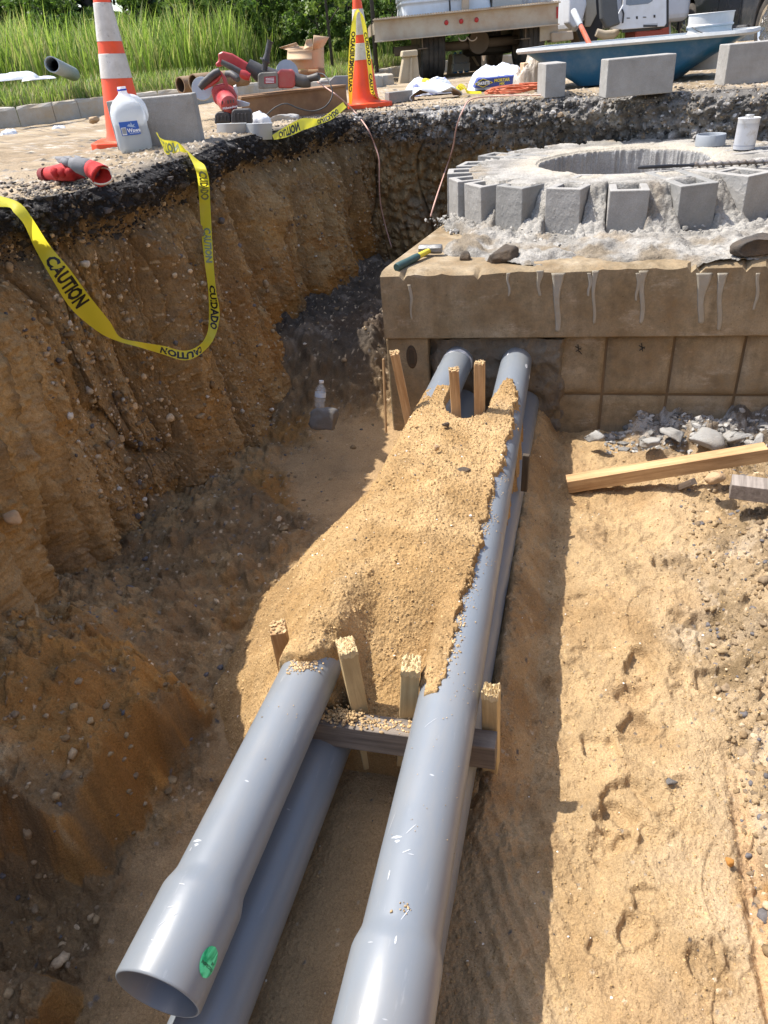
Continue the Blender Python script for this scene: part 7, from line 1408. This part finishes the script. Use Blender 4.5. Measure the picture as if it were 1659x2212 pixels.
water_pack('blue pack of water bottles on the ground beyond the truck, upper layer', 996, 138, 13.6, 0.26, 0.17, WY(996, 138, 13.6).z); water_pack('blue pack of water bottles on the ground beyond the truck, lower layer', 996, 156, 13.6, 0.28, 0.17, WY(996, 157, 13.6).z)
root = thing('equipment_crate', 'pale wooden crate on the ground seen under the truck', 'crate', loc=WY(1035, 160, 13.9)); tan_ = m_plain('tan_board', (0.36, 0.27, 0.17), 0.8, 0.2, 8, 0.2)
pslab(root, 'frame_post', tan_, [(970, 118), (984, 117), (990, 165), (965, 168)], 13.9, 0.08, 0.01); pslab(root, 'frame_base', tan_, [(985, 158), (1064, 152), (1064, 164), (985, 170)], 13.85, 0.1, 0.01); pslab(root, 'brace', tan_, [(1016, 117), (1021, 116), (1036, 142), (1031, 143)], 13.95, 0.04, 0.004); pslab(root, 'back_panel', m_plain('dark_load', (0.07, 0.05, 0.035), 0.8), [(1012, 118), (1040, 116), (1040, 152), (1012, 155)], 14.1, 0.05, 0.01)
root = thing('concrete_barrier_end', 'tan tapered concrete barrier end beside the truck wheel', 'barrier', loc=WY(888, 183, 11.2)); cbm = m_concrete('barrier_concrete', (0.38, 0.31, 0.21), (0.46, 0.38, 0.27), 6, 0.3, 0.3)
pslab(root, 'barrier_body', cbm, [(862, 184), (872, 122), (902, 120), (908, 182)], 11.2, 0.3, 0.02); pslab(root, 'barrier_cap', cbm, [(868, 124), (870, 110), (902, 107), (903, 121)], 11.15, 0.38, 0.015)
pslab(root, 'rib', cbm, [(884, 182), (887, 124), (891, 124), (891, 182)], 11.17, 0.05, 0.006)
# ------------------------------------------------------------------ white van with open door, red crate, dark pickup
vw = m_plain('van_white', (0.62, 0.64, 0.68), 0.35, 0.04, 4, 0.0, dirt=(0.4, 0.38, 0.34), dirt_amt=0.15); vdk = m_plain('van_trim', (0.03, 0.03, 0.033), 0.6)
YV = 12.2
root = thing('work_van', 'white van behind the tub with its door standing open', 'van', loc=WY(1300, 110, YV))
GV = float(street_z(np.array([5.0]), np.array([12.5]))[0])
xa, xb = WY(1238, 40, YV + 0.5).x, WY(1332, 40, YV + 0.5).x
def vbox(name, mat, x0, x1, y0, y1, z0, z1, bevel=0.03): mb = MB(); mb.box(((x0 + x1) / 2, (y0 + y1) / 2, (z0 + z1) / 2), (x1 - x0, y1 - y0, z1 - z0)); return mb.build(name, mat, root, world=True, bevel=bevel, seg=3)
vbox('van_body', vw, xa, xb + 1.2, YV + 0.7, YV + 4.5, GV + 0.42, GV + 2.2, 0.1)
pslab(root, 'rear_quarter', vw, [(1232, -60), (1262, -64), (1268, 10), (1258, 50), (1240, 62), (1228, 50)], YV + 0.35, 0.3, 0.03)
pslab(root, 'door_frame_dark', vdk, [(1262, -60), (1302, -62), (1302, 60), (1288, 92), (1256, 92), (1246, 66), (1262, 40)], YV + 0.62, 0.07, 0.01)
pslab(root, 'seat_side', m_plain('seat_tan', (0.42, 0.38, 0.31), 0.8), [(1266, -20), (1286, -30), (1290, 30), (1276, 58), (1264, 58)], YV + 0.56, 0.06, 0.02)
dr = pslab(root, 'open_door', vdk, [(1344, -120), (1446, -128), (1445, 58), (1418, 64), (1346, 71)], YV + 0.02, 0.06, 0.01)
pslab(root, 'door_inner_panel', vw, [(1318, 62), (1346, 10), (1352, -110), (1440, -116), (1440, 50), (1436, 57), (1345, 64)], YV - 0.02, 0.04, 0.01)
pslab(root, 'door_pocket', m_plain('pocket_grey', (0.07, 0.075, 0.08), 0.6), [(1296, -40), (1330, -42), (1338, 40), (1342, 52), (1312, 62), (1300, 40)], YV - 0.12, 0.14, 0.03)
pslab(root, 'door_window', m_plain('window_tint', (0.16, 0.20, 0.26), 0.15), [(1352, 10), (1356, -80), (1408, -84), (1410, 2), (1400, 8), (1360, 12)], YV - 0.024, 0.006, 0.001)
for (x0, y0, x1, y1) in ((1354, 38, 1361, 40), (1374, 35, 1378, 41), (1389, 36, 1396, 38), (1412, 32, 1416, 38), (1390, 54, 1420, 58)): pslab(root, 'door_slot', vdk, [(x0, y1), (x0, y0), (x1, y0), (x1, y1)], YV - 0.026, 0.006, 0.001)
pslab(root, 'latch_plate', m_plain('latch_grey', (0.4, 0.41, 0.43), 0.5), [(1389, 60), (1389, 52), (1421, 50), (1421, 57)], YV - 0.0225, 0.004, 0.0005)
ptube(root, 'wiring', vdk, [(1344, 20, YV - 0.04), (1347, 30, YV - 0.05), (1345, 50, YV - 0.05)], 0.012, 8)
ptube(root, 'seat_arm', m_plain('hose_tan', (0.38, 0.32, 0.24), 0.7), [(1288, 70), (1305, 76), (1325, 74), (1336, 66)], [0.05, 0.06, 0.06, 0.04], 12, YV + 0.2)
wheel(Vector((xa + 0.4, YV + 1.3, GV + 0.36)), 0.36, 0.22, root)
root = thing('red_equipment_box', 'faded red-orange equipment box between the open van door and the pickup', 'equipment box', loc=WY(1410, 82, 13)); mro = m_plain('faded_red', (0.50, 0.10, 0.06), 0.6, 0.1)
pslab(root, 'box_body', mro, [(1372, 84), (1373, 68), (1430, 64), (1434, 42), (1446, 40), (1446, 80)], 13, 0.5, 0.02); pslab(root, 'white_edge', vw, [(1444, 78), (1442, 22), (1448, 21), (1450, 77)], 13.1, 0.05, 0.005)
# pickup
pb = m_plain('pickup_paint', (0.035, 0.038, 0.045), 0.22, 0.05, 3, 0.0, dirt=(0.12, 0.11, 0.10), dirt_amt=0.25); chrome = m_plain('alloy', (0.62, 0.62, 0.62), 0.22, 0.05, Metallic=0.9)
W1c = WY(1657, 57, 11.6); W2c = WY(1482, 52, 15.0); gz = W1c.z - 0.41; W2c.z = W1c.z; print('pickup', W1c, W2c, gz)
ax = (W2c - W1c); axn = Vector((ax.x, ax.y, 0)).normalized(); LW = Vector((ax.x, ax.y, 0)).length; inn = Vector((axn.y, -axn.x, 0))   # into the body (to the right)
MP = Matrix(((axn.x, inn.x, 0, W1c.x), (axn.y, inn.y, 0, W1c.y), (0, 0, 1, gz), (0, 0, 0, 1)))
root = thing('pickup_truck', 'dark grey pickup truck with chrome wheels at the right edge', 'pickup truck', matrix=MP)
def arch(cx, r, n=10): return [(cx - r * math.cos(math.pi * k / n), 0.41 + r * math.sin(math.pi * k / n)) for k in range(n + 1)]
prof = [(-1.0, 0.45), (-0.52, 0.40)] + arch(0, 0.50) + [(0.55, 0.36), (LW - 0.55, 0.36)] + arch(LW, 0.50) + [(LW + 0.6, 0.45), (LW + 1.15, 0.55), (LW + 1.15, 1.15), (LW - 0.1, 1.2), (LW - 0.9, 1.72), (1.0, 1.78), (0.55, 1.25), (-1.0, 1.22)]
mb = MB(); n = len(prof); vs = [(x, 0.0, z) for x, z in prof] + [(x, 1.9, z) for x, z in prof]; mb.add(vs, [tuple(range(n)), tuple(reversed(range(n, 2 * n)))] + [(i, (i + 1) % n, n + (i + 1) % n, n + i) for i in range(n)]); mb.build('pickup_body', pb, root, bevel=0.05, seg=3)
for x0, x1 in ((1.02, 1.9), (1.95, LW - 0.75)): mb = MB(); mb.box(((x0 + x1) / 2, -0.004, 0.85), (x1 - x0 - 0.02, 0.012, 0.85)); mb.build('door', pb, root, bevel=0.005)
for x0, x1 in ((1.1, 1.9), (1.98, LW - 0.95)): mb = MB(); mb.box(((x0 + x1) / 2, -0.008, 1.5), (x1 - x0 - 0.06, 0.012, 0.32)); mb.build('side_window', m_plain('window_glass', (0.03, 0.035, 0.04), 0.06), root, bevel=0.003)
mb = MB(); mb.tube([(0.6, -0.03, 0.40), (LW - 0.6, -0.03, 0.40)], 0.05, 12); mb.build('side_step', mblack, root, smooth=True)
for x0 in (0.0, LW):
    for (yy_, out_) in ((0.02, -1), (1.88, 1)):
        Mx = Matrix.Translation((x0, yy_ + 0.1 * -out_, 0.41)) @ Matrix.Rotation(R_(90), 4, 'X'); r = 0.40; w = 0.26; mb = MB(); mb.lathe([(r * 0.66, -w * 0.5), (r * 0.9, -w * 0.52), (r * 0.98, -w * 0.44), (r, -w * 0.3), (r, w * 0.3), (r * 0.98, w * 0.44), (r * 0.9, w * 0.52), (r * 0.66, w * 0.5)], 48, Mx); mb.build('tyre', tyre, root, smooth='auto')
        mb = MB(); mb.lathe([(r * 0.68, -w * 0.5), (r * 0.66, w * 0.5), (r * 0.60, w * 0.42), (r * 0.62, -w * 0.1), (0.02, -w * 0.1)], 40, Mx)
        for k in range(6):
            a = k * math.pi / 3 + 0.3; ca, sa = math.cos(a), math.sin(a)
            for sgn in (-1, 1):
                b_ = a + sgn * 0.14; mb.add([Mx @ Vector(v) for v in ((0.05 * math.cos(a + sgn * 0.6), 0.05 * math.sin(a + sgn * 0.6), w * 0.42), (0.03 * ca, 0.03 * sa, w * 0.42), (r * 0.64 * math.cos(b_ - sgn * 0.05), r * 0.64 * math.sin(b_ - sgn * 0.05), w * 0.46), (r * 0.64 * math.cos(b_ + sgn * 0.10), r * 0.64 * math.sin(b_ + sgn * 0.10), w * 0.46))], [(0, 1, 2, 3)])
        mb.lathe([(0.06, w * 0.38), (0.055, w * 0.46), (0.0, w * 0.47)], 16, Mx); mb.build('rim', chrome, root, smooth='auto')
# plastic bottle in the gap beside the vault
p = wall_hit(690, 862, 0.97) if False else W(690, 885, -1.06); root = thing('plastic_bottle', 'crushed clear plastic water bottle in the dark gap beside the vault', 'bottle', loc=W(690, 880, -1.02), rot=(-0.25, 0.2, 0)); root.scale = (0.8, 0.8, 0.62)
pet = NT('pet_plastic'); pet.fin((0.75, 0.8, 0.82), 0.12, pet.bump(pet.noise(40, 4), 0.9, 0.01)); pet.b.inputs['Alpha'].default_value = 0.22
mb = MB(); mb.lathe([(0.024, 0), (0.031, 0.01), (0.029, 0.04), (0.033, 0.06), (0.027, 0.085), (0.033, 0.11), (0.031, 0.14), (0.012, 0.175), (0.012, 0.188)], 24, cap0=True); mb.build('bottle_body', pet.m, root, smooth=True)
mb = MB(); mb.lathe([(0.014, 0.186), (0.0145, 0.188), (0.0145, 0.203), (0.0, 0.204)], 16); mb.build('bottle_cap', white_pl, root, smooth='auto')
mb = MB(); mb.lathe([(0.0325, 0.08), (0.0325, 0.115)], 24); mb.build('bottle_label', m_plain('label_pale', (0.5, 0.55, 0.6), 0.5), root, smooth='auto')
